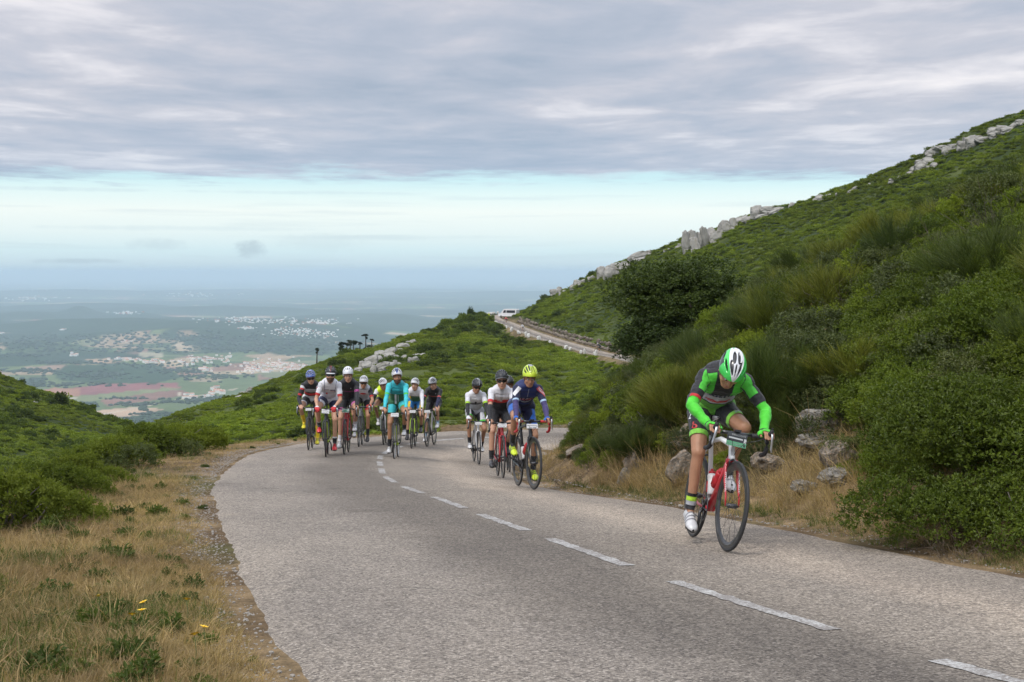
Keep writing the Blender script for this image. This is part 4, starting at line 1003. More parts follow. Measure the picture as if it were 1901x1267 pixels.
for lab, pts in [
    ('small pale outcrop at the low end of the right hand ridge', [(1034, 541, 18, 16), (1044, 536, 12, 10)]),
    ('two stubby pale rocks just above the low end of the ridge', [(1068, 528, 18, 18), (1082, 521, 14, 16), (1097, 515, 10, 12)]),
    ('broad broken outcrop on the ridge above the dark oak, left half', [(1124, 502, 22, 26), (1140, 496, 26, 34), (1160, 488, 24, 26), (1180, 478, 26, 24), (1196, 470, 16, 18)]),
    ('tiny rocks peeping from scrub between two larger ridge outcrops', [(1238, 464, 10, 7), (1260, 456, 10, 8)]),
    ('tall pale cliff, the largest rock face of the ridge', [(1282, 448, 22, 40), (1298, 440, 26, 52), (1318, 431, 28, 48), (1338, 424, 24, 42), (1354, 416, 18, 34)]),
    ('long low cliff running up the ridge behind the largest rock face', [(1378, 404, 22, 20), (1398, 398, 28, 22), (1420, 392, 26, 20), (1440, 388, 20, 16), (1470, 380, 12, 8)]),
    ('low grey rocks midway up the ridge line', [(1518, 368, 18, 18), (1534, 362, 14, 12), (1556, 358, 10, 8)]),
    ('small single rock on the ridge between midway rocks and upper cliff', [(1585, 350, 14, 12), (1612, 342, 8, 6)]),
    ('leaning pale blocks at the foot of the upper cliff', [(1664, 333, 20, 12), (1682, 324, 16, 10)]),
    ('upright pale blocks of the upper cliff, lower end', [(1702, 306, 20, 26), (1716, 298, 22, 34), (1728, 306, 14, 18)]),
    ('upper cliff of stacked grey blocks near the top of the ridge', [(1742, 276, 26, 22), (1764, 272, 26, 22), (1788, 266, 26, 24), (1808, 258, 26, 26)]),
    ('highest rocks where the ridge leaves the frame', [(1832, 248, 26, 20), (1854, 242, 24, 18), (1876, 234, 22, 16), (1893, 226, 14, 14)]),
    ('largest pale outcrop on the spur behind the left hand riders', [(665, 682, 14, 18), (678, 675, 22, 26), (696, 666, 26, 26), (714, 658, 22, 22), (726, 650, 18, 18)]),
    ('middle band of pale rock on the spur, below the largest outcrop', [(700, 684, 16, 14), (716, 675, 22, 18), (732, 664, 16, 14)]),
    ('upper rocks on the spur crest above the turquoise rider', [(734, 648, 20, 14), (748, 642, 16, 14), (764, 634, 14, 10)]),
    ('short rock rib right of the turquoise rider helmet on the spur', [(738, 674, 12, 12), (748, 662, 14, 12)]),
    ('separate pale rock band on the spur, right of the other outcrops', [(766, 668, 16, 18), (778, 658, 18, 14), (790, 650, 12, 10)]),
    ('small pale rock patch low on the spur above the verge shrubs', [(444, 735, 14, 8), (456, 729, 14, 8), (462, 723, 8, 8)]),
    ('faint pale stones on the dark hill at the left frame edge', [(26, 734, 8, 5), (66, 747, 6, 4)])]:
    outcrop(lab, pts, seed=len(lab))
# rocks one can tell apart on the bank beside the road
def boulder(label, px, py, w, h, seed, mat, rot=(0, 0, 0), dep=1.0, lift=0.30, group='rocks on the roadside bank'):
    p = hit(px, py + h * .45)
    for extra in range(0, 90, 6):
        if p is not None and p[1] < 40: break
        p = hit(px, py + h * .45 + extra)
    s = F / p[1]; W, Hh = w / s, h / s
    o = link('boulder', rock_mesh('boulder', seed, (1.08, 1.08 * dep, 1.1), mat, 4, 18, .06), None, (p[0], p[1] - .02, p[2] + Hh * (lift + .04)), rot, (W * 1.06, W * 1.06, Hh * 1.10)); return tag(o, label, 'rock', group)
for a in [
    ('big squarish pale boulder, upper one of two stacked beside the straw', 1524, 783, 82, 50, 1, R_PALE, (0, .05, .3), .9, .42),
    ('flat pale slab lying under the squarish boulder', 1518, 816, 74, 26, 2, R_PALE, (0, -.05, .2), .9, .35),
    ('pinkish leaning slab right of the two stacked boulders', 1556, 850, 62, 62, 3, R_WARM, (0, -.75, .4), .8, .42),
    ('pale block at the foot of the pinkish slab', 1552, 882, 58, 34, 4, R_PALE, (.1, 0, .5), .9, .35),
    ('low white stone half buried in straw left of the pinkish slab', 1496, 900, 50, 24, 5, R_PALE, (0, .2, .2), .9, .25),
    ('small grey rock between mastic leaves above the pinkish slab', 1605, 770, 26, 44, 6, R_WARM, (0, -.2, .2), .9, .4),
    ('tan rock behind the front wheel of the green rider', 1428, 856, 62, 34, 7, R_WARM, (0, .25, .4), .9, .35),
    ('tilted warm slab behind the leg of the green rider', 1262, 868, 46, 60, 8, R_WARM, (0, .85, .2), .7, .4),
    ('broken pale rock face behind the hip of the green rider', 1276, 812, 40, 54, 9, R_WARM, (0, .6, .3), .8, .4),
    ('upright rounded pale stone near the road edge', 1159, 884, 20, 34, 10, R_PALE, (0, .25, .2), .8, .4),
    ('crumbling rock slope above the upright rounded stone', 1178, 850, 36, 52, 11, R_WARM, (0, .5, .3), .8, .35),
    ('long tilted pale slab low on the nose of the bank', 1070, 838, 42, 15, 12, R_WARM, (0, -.45, .1), .7, .5),
    ('flat pale ledge on the nose of the bank under the leafy shrub', 1076, 764, 42, 17, 13, R_PALE, (0, -.15, .1), .8, .5),
    ('roundish pale stone topping the nose of the bank', 1091, 740, 18, 16, 14, R_PALE, (0, 0, .3), .9, .5),
    ('orange stained rock in the cleft of the bank', 1134, 782, 26, 24, 15, R_WARM, (0, .3, .2), .8, .4),
    ('pale rock streak beside the dark bluish bush', 1148, 792, 14, 26, 16, R_PALE, (0, .5, .1), .7, .45),
    ('narrow white rock glimpsed below the oak', 1203, 772, 18, 30, 17, R_PALE, (0, .2, .1), .7, .45),
    ('little pale cobble in the dry twigs of the bank nose', 1098, 808, 12, 12, 18, R_WARM, (0, 0, 0), .9, .5),
    ('grey brown rock behind the straw between cleft and green rider', 1120, 800, 22, 34, 19, R_WARM, (0, .4, .2), .8, .4)]:
    boulder(*a)
# ================================================================ bicycles and riders
# local frame of a bicycle: x forward, y to the rider's left, z up, origin where the front wheel meets the road
WR_, WB, BBX, BBZ = .336, .985, -.575, .268
def rot_axis(a, th):
    a = unit(a); K = np.array([[0, -a[2], a[1]], [a[2], 0, -a[0]], [-a[1], a[0], 0]]); return np.eye(3) + math.sin(th) * K + (1 - math.cos(th)) * K @ K
def two_bone(a, b, l1, l2, pole):
    a, b = np.asarray(a, float), np.asarray(b, float); d = b - a; L = min(np.linalg.norm(d), (l1 + l2) * .999); u = unit(d)
    x = (l1 * l1 - l2 * l2 + L * L) / (2 * L); h = math.sqrt(max(l1 * l1 - x * x, 0)); p = np.asarray(pole, float); p = unit(p - (p @ u) * u)
    return a + u * x + p * h, a + u * L
BLACK = M('carbon_black', (.022, .022, .024), .35, var=.2, vscale=20, coat=.4)
RUBBER = M('tyre_rubber', (.030, .030, .032), .75, var=.2, vscale=30)
TAPE = M('black_tape', (.028, .028, .030), .7, var=.2, vscale=60, bump=.2, bscale=200)
ALLOY = M('alloy', (.55, .56, .58), .3, .9, var=.1); STEEL = M('steel_spoke', (.33, .34, .35), .35, .8)
DARKSTEEL = M('dark_drivetrain', (.09, .09, .095), .45, .7, var=.3, vscale=60)
WHITEP = M('plate_white', (.72, .72, .72), .5, var=.03); GREYP = M('plate_print', (.22, .23, .25), .6)
def paint(name, c, rough=.3): return M('paint_' + name, c, rough, var=.06, vscale=8, coat=.5)
WHITE_PAINT = paint('white', (.72, .72, .73)); RED_PAINT = paint('red', (.50, .018, .028)); DARK_PAINT = paint('dark', (.022, .024, .028)); LIME = paint('lime', (.42, .62, .04)); GREY_PAINT = paint('grey', (.20, .21, .22))
STEER_AXIS = unit([-.30, 0, .954]); STEER_P = np.array([-.045 , 0, WR_])
ME_CACHE = {}
def wheel_meshes(deep):
    if ('w', deep) in ME_CACHE: return ME_CACHE[('w', deep)]
    tyre = G(); a = np.linspace(0, 2 * np.pi, 10, endpoint=False); addring(tyre, np.stack([WR_ - .012 + .0125 * np.cos(a), .0120 * np.sin(a)], 1), 56)
    rim = G(); d = .050 if deep else .028; ro = WR_ - .020; addring(rim, [(ro, -.0105), (ro, .0105), (ro - d * .55, .0105), (ro - d, .003), (ro - d, -.003), (ro - d * .55, -.0105)], 56)
    hub = G(); addtube(hub, [(0, -.05, 0), (0, -.034, 0), (0, -.032, 0), (0, .032, 0), (0, .034, 0), (0, .05, 0)], [.009, .009, .018, .018, .009, .009], 10, hint=(1, 0, 0))
    sp = G(); n = 20
    for i in range(n):
        th = 2 * np.pi * i / n; th2 = th + (.5 if (i // 2) % 2 else -.5) * (0 if deep and i % 2 else 1); s = 1 if i % 2 else -1
        addtube(sp, [(.017 * math.cos(th2), s * .030, .017 * math.sin(th2)), ((ro - d + .003) * math.cos(th), 0, (ro - d + .003) * math.sin(th))], .0014, 4, caps=False)
    ME_CACHE[('w', deep)] = (tyre, rim, hub, sp); return ME_CACHE[('w', deep)]
def bike(b):
    """one racing bicycle; returns the Empty, and where the rider's hands and feet go (local frame)"""
    e = bpy.data.objects.new('racing_bicycle', None); COL.objects.link(e); tag(e, b['bike_label'], 'bicycle', 'racing bicycles in the group')
    e.matrix_world = b['matrix']
    main, second = b['paint'], b.get('paint2', b['paint'])
    BB = np.array([BBX, 0, BBZ]); rear = np.array([-WB, 0, WR_]); front = np.array([0, 0, WR_])
    ht_top, ht_bot = np.array([-.178, 0, .815]), np.array([-.135, 0, .685]); seat_top = np.array([-.745, 0, .80])
    g = G()
    addtube(g, [ht_bot + [.004, 0, -.02], ht_bot, ht_top, ht_top + [-.004, 0, .012]], [.026, .026, .023, .023], 12, 0)
    dt = [ht_bot + [-.01, 0, .01], (ht_bot + BB) / 2 + [0, 0, -.006], BB]; addtube(g, dt, [.026, .029, .030], 12, 1)
    addtube(g, [ht_top + [-.005, 0, -.03], (ht_top + seat_top) / 2 + [0, 0, .012], seat_top + [0, 0, -.01]], [.024, .019, .016], 10, 0)
    addtube(g, [BB, seat_top, seat_top + [-.01, 0, .035]], [.022, .018, .017], 10, 0)
    addtube(g, [BB + [0, -.038, 0], BB + [0, .038, 0]], .024, 12, 1, hint=(1, 0, 0))
    for s in (-1, 1):
        addtube(g, [BB + [-.02, s * .025, 0], BB + [-.12, s * .045, .01], rear + [0, s * .060, 0]], [.015, .012, .010], 8, 1)
        addtube(g, [seat_top + [-.005, s * .010, -.04], seat_top + [-.08, s * .035, -.13], rear + [0, s * .058, .01]], [.010, .009, .008], 8, 0)
    link('frame', g.mesh('frame', [main, second]), e)
    gs = G(); addtube(gs, [seat_top + [-.01, 0, .03], seat_top + [-.052, 0, .165]], .0135, 10); link('seatpost', gs.mesh('seatpost', [BLACK]), e)
    st_c = np.array([-.765, 0, .985]); gs = G()
    P = [(-.13, .066, .020), (-.10, .070, .022), (-.05, .055, .020), (.0, .032, .018), (.06, .021, .016), (.13, .017, .012), (.142, .006, .006)]
    n = 12; th = np.linspace(0, 2 * np.pi, n, endpoint=False); V = []
    for x, w, h in P: V.append(np.stack([np.full(n, x), w * np.cos(th), h * np.sin(th) + .004 * np.cos(2 * th)], 1))
    V = np.concatenate(V) + st_c; i = np.arange(n); j = (i + 1) % n
    gs.add(V, np.concatenate([np.stack([k * n + i, k * n + j, (k + 1) * n + j, (k + 1) * n + i], 1)[:, ::-1] for k in range(len(P) - 1)]))
    for s in (-1, 1): addtube(gs, [st_c + [-.10, s * .025, -.02], st_c + [-.05, s * .02, -.038], st_c + [.05, s * .02, -.038], st_c + [.11, 0, -.012]], .0035, 6)
    link('saddle', gs.mesh('saddle', [b.get('saddle', BLACK)]), e)
    # wheels, the front one turned with the fork
    Rs = rot_axis(STEER_AXIS, b.get('steer', 0)); SP = np.array([-.178, 0, .815])
    def S(p): return (np.asarray(p, float) - SP) @ Rs.T + SP
    for c, st in ((front, True), (rear, False)):
        we = bpy.data.objects.new('wheel', None); COL.objects.link(we); we.parent = e
        mt = Matrix(np.vstack([np.column_stack([Rs if st else np.eye(3), (S(c) if st else c)]), [0, 0, 0, 1]]).tolist()); we.matrix_local = mt
        we.matrix_local = mt @ Matrix.Rotation(random.uniform(0, 6), 4, 'Y')
        key = ('wm', b.get('deep', True), id(b.get('rim', BLACK)))
        if key not in ME_CACHE:
            ty, ri, hu, sp_ = wheel_meshes(b.get('deep', True))
            ME_CACHE[key] = (ty.mesh('tyre', [RUBBER]), ri.mesh('rim', [b.get('rim', BLACK)], False), hu.mesh('hub', [DARKSTEEL]), sp_.mesh('spokes', [STEEL if not b.get('deep', True) else BLACK]))
        for nm, me in zip(('tyre', 'rim', 'hub', 'spokes'), ME_CACHE[key]):
            o = link(nm, me, we)
            if nm == 'spokes': tag(o, kind='stuff')
    g = G(); fm = b.get('fork', main)
    crown = np.array([-.128, 0, .672])
    for s in (-1, 1): addtube(g, [S(p) for p in ([crown + [0, s * .018, .0]][0], crown + [.008, s * .047, -.035], crown + [.045, s * .050, -.16], front + [-.012, s * .052, .06], front + [0, s * .052, -.004])], [.015, .016, .015, .010, .008], 10, flat=.62, hint=(0, 1, 0))
    addtube(g, [S(crown + [0, -.045, -.01]), S(crown + [0, .045, -.01])], .017, 10, hint=(1, 0, 0))
    link('fork', g.mesh('fork', [fm]), e)
    g = G(); addtube(g, [S(ht_top + [-.004, 0, .012]), S(ht_top + [-.014, 0, .052])], .017, 10, 0)
    stem_e = np.array([-.105, 0, .872]); addtube(g, [S(ht_top + [-.012, 0, .045]), S(stem_e)], [.019, .017], 10, 0); link('stem', g.mesh('stem', [b.get('stem', BLACK)]), e)
    # drop bar
    g = G(); bz = stem_e[2]
    path = [(-.105, 0, 0), (-.105, .05, 0), (-.103, .12, .002), (-.098, .172, .002), (-.080, .200, 0), (-.045, .208, -.002), (-.020, .210, -.012), (-.006, .212, -.040), (-.006, .214, -.075), (-.026, .216, -.110), (-.062, .218, -.128), (-.125, .220, -.135)]
    for s in (-1, 1):
        pts = [S((x, s * y, bz + z)) for x, y, z in path]
        addtube(g, pts[:3], [.0158, .0158, .014], 10, 1); addtube(g, pts[2:], .0168, 10, 0)
    hb = link('handlebar', g.mesh('handlebar', [b.get('tape', TAPE), BLACK]), e)
    for s in (-1, 1):
        g = G(); hp = [(-.030, .211, .000), (.010, .213, .018), (.048, .214, .034), (.062, .214, .056), (.064, .214, .074)]
        addtube(g, [S((x, s * y, bz + z)) for x, y, z in hp], [.017, .0185, .018, .017, .011], 10)
        link('brake_hood', g.mesh('brake_hood', [b.get('hood', TAPE)]), e)
        g = G(); addtube(g, [S((x, s * y, bz + z)) for x, y, z in ((.052, .214, .040), (.072, .217, .022), (.070, .222, -.030), (.052, .228, -.085), (.058, .230, -.105))], [.007, .010, .010, .009, .007], 8, flat=.55)
        link('brake_lever', g.mesh('brake_lever', [b.get('lever', ALLOY)]), e)
    g = G()
    for s in (-1, 1): addtube(g, [S(p) for p in ((.03, s * .21, bz + .02), (.02, s * .14, bz - .03), (-.02, s * .05, bz - .06), (-.10, s * .02, bz - .12), (-.125, 0, bz - .19))], .0024, 5)
    link('cables', g.mesh('cables', [BLACK]), e)
    # calipers
    for base in (S(crown + [.03, 0, .005]), seat_top + np.array([-.085, 0, -.12])):
        g = G()
        for s in (-1, 1): addtube(g, [base, base + [.005, s * .028, -.012], base + [.004, s * .026, -.045]], [.009, .007, .006], 6)
        link('brake_caliper', g.mesh('brake_caliper', [DARKSTEEL]), e)
    # cranks, rings, chain, gears
    psi = R(b['crank']); feet = {}
    g = G(); addring(g, [(.098, -.0015), (.098, .0015), (.086, .0015), (.086, -.0015)], 40, 0, cen=BB + [0, -.045, 0]); addring(g, [(.070, -.0015), (.070, .0015), (.060, .0015), (.060, -.0015)], 36, 0, cen=BB + [0, -.038, 0])
    for k in range(5):
        a = psi + k * 1.2566; addtube(g, [BB + [0, -.05, 0], BB + [.09 * math.cos(a), -.045, .09 * math.sin(a)]], [.011, .006], 6)
    link('chainring', g.mesh('chainring', [DARKSTEEL]), e)
    for s, a in ((-1, psi), (1, psi + math.pi)):
        end = BB + [.170 * math.cos(a), s * .085, .170 * math.sin(a)]
        g = G(); addtube(g, [BB + [0, s * .048, 0], BB + [.04 * math.cos(a), s * .075, .04 * math.sin(a)], end], [.017, .013, .011], 8); link('crank_arm', g.mesh('crank_arm', [b.get('crank_mat', BLACK)]), e)
        pc = end + [0, s * .058, 0]; g = G(); addtube(g, [end, pc + [0, s * .03, 0]], .006, 6, hint=(1, 0, 0)); addbox(g, pc, (.075, .062, .020)); link('pedal', g.mesh('pedal', [DARKSTEEL]), e)
        feet[s] = pc
    g = G(); R1, R2 = .096, .036; c1, c2 = BB + [0, -.045, 0], rear + [0, -.042, 0]
    loop = [c1 + [R1 * math.cos(t), 0, R1 * math.sin(t)] for t in np.linspace(-1.6, 1.65, 18)] + [c2 + [R2 * math.cos(t), 0, R2 * math.sin(t)] for t in np.linspace(1.6, 4.2, 9)]
    jock = rear + np.array([.012, -.045, -.125]); loop += [rear + np.array([.02, -.044, -.065]), jock, jock + [.02, 0, -.006]]
    addtube(g, loop + [loop[0]], .0042, 5, hint=(0, 1, 0)); link('chain', g.mesh('chain', [DARKSTEEL]), e)
    g = G()
    for k in range(6): rr_ = .050 - k * .005; addring(g, [(rr_, -.001), (rr_, .001), (.018, .001), (.018, -.001)], 26, cen=rear + [0, -.028 - .0042 * k, 0])
    addtube(g, [rear + [.0, -.052, -.01], rear + [.015, -.056, -.07], jock + [0, -.01, 0]], [.012, .010, .007], 6)
    for c in (jock, rear + np.array([.02, -.048, -.068])): addring(g, [(.020, -.003), (.020, .003), (.006, .003), (.006, -.003)], 16, cen=c)
    link('rear_derailleur', g.mesh('rear_derailleur', [DARKSTEEL]), e)
    # bottles in their cages
    for k, (bm_, cap) in enumerate(b.get('bottles', [])):
        o, d = (np.array([-.40, 0, .475]), unit(ht_bot - BB)) if k == 0 else (np.array([-.635, 0, .44]), unit(seat_top - BB))
        nrm = np.array([-d[2], 0, d[0]]) if k == 0 else np.array([d[2], 0, -d[0]])
        c = o + nrm * .045 if k == 0 else o + nrm * .05
        g = G(); addtube(g, [c - d * .085, c - d * .08, c + d * .02, c + d * .03, c + d * .045, c + d * .075, c + d * .085], [.030, .036, .036, .031, .036, .036, .026], 14, 0); addtube(g, [c + d * .085, c + d * .105, c + d * .108, c + d * .125], [.027, .027, .012, .010], 12, 1)
        for s in (-1, 1): addtube(g, [c - d * .09 - nrm * .02, c - d * .06 + [0, s * .040, 0], c + d * .02 + [0, s * .040, 0] + nrm * .012], .004, 5, 1)
        link('water_bottle', g.mesh('water_bottle', [bm_, cap]), e)
    # race number on the bar
    if b.get('plate'):
        g = G(); pw, ph = b['plate_size']; up = unit([-.18, 0, 1]); nrm = unit([1, 0, .18]); lf = np.array([0, 1., 0])
        c = np.array([-.075, 0, bz + b.get('plate_dz', -.035)]); tl = b.get('plate_tilt', 0); lf2 = lf * math.cos(tl) + up * math.sin(tl); up2 = up * math.cos(tl) - lf * math.sin(tl)
        Rm = np.column_stack([nrm, lf2, up2])
        addbox(g, c, (.003, pw, ph), 0, Rm)
        for (u0, u1, v0, v1, mi) in b['plate']:
            cc = c + lf2 * (-(u0 + u1) / 2 * pw) + up2 * ((v0 + v1) / 2 * ph) + nrm * .0027; addbox(g, cc, (.001, abs(u1 - u0) * pw, abs(v1 - v0) * ph), mi, Rm)
        g.v = [S(v) for v in g.v]
        link('number_plate', g.mesh('number_plate', b.get('plate_mats', [WHITEP, GREYP]), False), e)
    if b.get('computer'):
        g = G(); addbox(g, S((-.085, 0, bz + .022)), (.06, .045, .016)); link('bike_computer', g.mesh('bike_computer', [BLACK], False), e)
    grips = {}
    for s in (-1, 1):
        grips[s] = dict(hood=(S((-.010, s * .212, bz + .020)), unit(Rs @ np.array([.92, 0, .25]))), top=(S((-.103, s * .155, bz + .004)), unit(Rs @ np.array([.95, 0, -.10]))), flat=(S((-.103, s * .12, bz + .004)), unit(Rs @ np.array([.95, 0, -.10]))))
    return e, grips, feet, S

# ---------------------------------------------------------------- one continuous body from capsules, then clothes cut from it
def sph_mesh(c, rad, n=12, m=8):
    t = np.linspace(0, np.pi, m + 1)[1:-1]; p = np.linspace(0, 2 * np.pi, n, endpoint=False)
    V = np.concatenate([[[0, 0, 1]], np.stack([np.outer(np.sin(t), np.cos(p)), np.outer(np.sin(t), np.sin(p)), np.repeat(np.cos(t)[:, None], n, 1)], -1).reshape(-1, 3), [[0, 0, -1]]])
    i = np.arange(n); j = (i + 1) % n; Fs = [np.stack([np.zeros(n, int), 1 + i, 1 + j], 1)]
    for k in range(m - 2): a = 1 + k * n; Fs += [np.stack([a + i, a + n + i, a + n + j], 1), np.stack([a + i, a + n + j, a + j], 1)]
    a = 1 + (m - 2) * n; Fs.append(np.stack([a + i, np.full(n, len(V) - 1), a + j], 1))
    return V * np.asarray(rad) + np.asarray(c), np.concatenate(Fs)
def cap_mesh(p0, p1, r0, r1, n=12):
    d = p1 - p0; L = np.linalg.norm(d)
    if L < 1e-6: return sph_mesh(p0, r0)
    u = d / L; a, b = frame_for(u); V = []
    prof = [(-r0 * math.cos(t), r0 * math.sin(t)) for t in np.linspace(0, np.pi / 2, 5)[1:]] + [(L + r1 * math.sin(t), r1 * math.cos(t)) for t in np.linspace(0, np.pi / 2, 5)[:-1]]
    th = np.linspace(0, 2 * np.pi, n, endpoint=False)
    for z, rr in prof: V.append(p0 + u * z + rr * (np.cos(th)[:, None] * a + np.sin(th)[:, None] * b))
    k = len(prof); V = np.concatenate(V + [[p0 - u * r0], [p1 + u * r1]]); i = np.arange(n); j = (i + 1) % n; Fs = []
    for q in range(k - 1): Fs += [np.stack([q * n + i, q * n + j, (q + 1) * n + j], 1), np.stack([q * n + i, (q + 1) * n + j, (q + 1) * n + i], 1)]
    Fs += [np.stack([np.full(n, k * n), j, i], 1), np.stack([np.full(n, k * n + 1), (k - 1) * n + i, (k - 1) * n + j], 1)]
    return V, np.concatenate(Fs)
def seg_dist(P, a, b, r0, r1):
    d = b - a; L2 = d @ d; t = np.clip(((P - a) @ d) / max(L2, 1e-9), 0, 1); return np.linalg.norm(P - a - t[:, None] * d, axis=1) - (r0 + (r1 - r0) * t)
class Piece:
    """triangles with per-vertex fields; can be split along a field's zero line"""
    def __init__(s, V, T, fld): s.V, s.T, s.f = V, T, fld
    def split(s, val):
        T = s.T; neg = val < 0; k = neg[T].sum(1)
        ins, outs = [T[k == 0]], [T[k == 3]]; newV, newF = [], {n: [] for n in s.f}; base = len(s.V); cache = {}; ei, ej, et = [], [], []
        def cut(i, j):
            key = (i, j) if i < j else (j, i)
            if key not in cache:
                a, b = key; t = val[a] / (val[a] - val[b]); cache[key] = base + len(et); ei.append(a); ej.append(b); et.append(t)
            return cache[key]
        ti, to = [], []
        for tri in T[(k == 1) | (k == 2)]:
            q = list(tri); nn = neg[tri]; lone = int(np.where(nn == (nn.sum() == 1))[0][0]); a, b, c = q[lone], q[(lone + 1) % 3], q[(lone + 2) % 3]
            ab, ac = cut(a, b), cut(a, c)
            one, two = ([a, ab, ac]), ([ab, b, c], [ab, c, ac])
            if neg[a]: to.append(one); ti += two
            else: ti.append(one); to += two
        if et:
            ei, ej, et = np.array(ei), np.array(ej), np.array(et)
            V = np.vstack([s.V, s.V[ei] * (1 - et)[:, None] + s.V[ej] * et[:, None]])
            fl = {n: np.concatenate([a, a[ei] * ((1 - et) if a.ndim == 1 else (1 - et)[:, None]) + a[ej] * (et if a.ndim == 1 else et[:, None])]) for n, a in s.f.items()}
        else: V, fl = s.V, s.f
        A = np.concatenate(ins + ([np.array(ti)] if ti else [])); B = np.concatenate(outs + ([np.array(to)] if to else []))
        return Piece(V, A.astype(int), fl), Piece(V, B.astype(int), fl)
def compact(V, T):
    u, inv = np.unique(T, return_inverse=True); return V[u], inv.reshape(-1, 3), u
def cloth_object(name, piece, regions, offset, parent, thick=True):
    """a garment: offset the piece along the body's normals, paint regions by splitting it"""
    lst = [(piece, regions[0][1])]
    for fn, m in regions[1:]:
        nxt = []
        for pc, mm in lst:
            if not len(pc.T): continue
            v = fn(pc.f)
            a, b = pc.split(np.asarray(v, float)); nxt += [(b, mm), (a, m)]
        lst = [x for x in nxt if len(x[0].T)]
    mats, Vs, Ts, mi, n = [], [], [], [], 0
    for pc, m in lst:
        if m not in mats: mats.append(m)
        N = pc.f['nrm'] / np.maximum(np.linalg.norm(pc.f['nrm'], axis=1), 1e-6)[:, None]
        V, T, u = compact(pc.V + N * (offset + pc.f['wr'][:, None] if thick else offset), pc.T); Vs.append(V); Ts.append(T + n); mi.append(np.full(len(T), mats.index(m))); n += len(V)
    if not Vs: return None
    V, T, mi = np.concatenate(Vs), np.concatenate(Ts), np.concatenate(mi)
    key = np.round(V, 5); _, first, inv = np.unique(key, axis=0, return_index=True, return_inverse=True)
    T = inv.ravel()[T]; V = V[first]; good = (T[:, 0] != T[:, 1]) & (T[:, 1] != T[:, 2]) & (T[:, 0] != T[:, 2])
    o = link(name, new_mesh(name, V, T[good], mats, mi[good], True), parent)
    return o
def skin(name, c): return M(name, c, .50, var=.10, vscale=14, bump=.10, bscale=150, spec=.4)
SKINS = [skin('skin_tan', (.40, .205, .120)), skin('skin_light', (.50, .28, .185)), skin('skin_brown', (.38, .195, .120))]
def fabric(name, c, rough=.62): return M('fabric_' + name, c, rough, var=.10, vscale=18, bump=.6, bscale=34, sheen=.15, spec=.3)
HAIR = M('dark_hair', (.020, .014, .010), .6); LENS = M('dark_lens', (.012, .012, .014), .12, coat=.6); LIPS = M('lips', (.26, .095, .075), .5); EYEW = M('eye_white', (.55, .53, .50), .3); EYED = M('eye_dark', (.02, .014, .010), .2)
SOLE = M('shoe_sole', (.025, .025, .027), .6)

def foot_mesh(g, heel, toe, up, mats_idx=(0, 1, 2)):
    """cycling shoe lofted from heel to toe, with sole and straps"""
    ax = unit(toe - heel); up = unit(up - (up @ ax) * ax); sd_ = np.cross(up, ax); L = np.linalg.norm(toe - heel)
    st = [(-.03, .014, .020, .030), (0, .028, .034, .044), (.10, .036, .040, .068), (.22, .038, .044, .092), (.36, .039, .044, .088), (.50, .043, .038, .070), (.66, .048, .032, .054), (.80, .048, .028, .042), (.92, .040, .021, .028), (1.0, .024, .013, .018), (1.02, .008, .006, .010)]
    n = 14; th = np.linspace(0, 2 * np.pi, n, endpoint=False); V = []
    for t, w, h0, h in st:
        c = heel + ax * L * t; cz = np.sin(th); V.append(c + sd_ * (w * np.cos(th))[:, None] + up * (np.where(cz > 0, h * cz, .012 * cz))[:, None])
    V = np.concatenate(V); i = np.arange(n); j = (i + 1) % n
    g.add(V, np.concatenate([np.stack([k * n + i, k * n + j, (k + 1) * n + j, (k + 1) * n + i], 1) for k in range(len(st) - 1)]), mats_idx[0])
    n2 = 16; th = np.linspace(0, 2 * np.pi, n2, endpoint=False); c = heel + ax * L * .5
    rx = .52 * L * np.cos(th); ry = (.036 + .012 * np.cos(th)) * np.sin(th)
    Vb = c + ax * rx[:, None] + sd_ * ry[:, None]; V = np.concatenate([Vb - up * .010, Vb - up * .022, [c - up * .010], [c - up * .022]]); i = np.arange(n2); j = (i + 1) % n2
    g.add(V, np.stack([i, j, n2 + j, n2 + i], 1), mats_idx[1]); g.add(V, np.concatenate([np.stack([np.full(n2, 2 * n2 + 1), n2 + i, n2 + j], 1), np.stack([np.full(n2, 2 * n2), j, i], 1)]), mats_idx[1])
    for t in (.42, .54, .66):
        k = [q[0] for q in st]; w, h = np.interp(t, k, [q[1] for q in st]), np.interp(t, k, [q[3] for q in st]); c = heel + ax * L * t; a = np.linspace(.15, np.pi - .15, 9)
        p0 = c + sd_ * ((w + .002) * np.cos(a))[:, None] + up * ((h + .002) * np.sin(a))[:, None]
        V = np.concatenate([p0 - ax * .008, p0 + ax * .008]); q = np.arange(8); g.add(V, np.stack([q, q + 1, 9 + q + 1, 9 + q], 1), mats_idx[2])

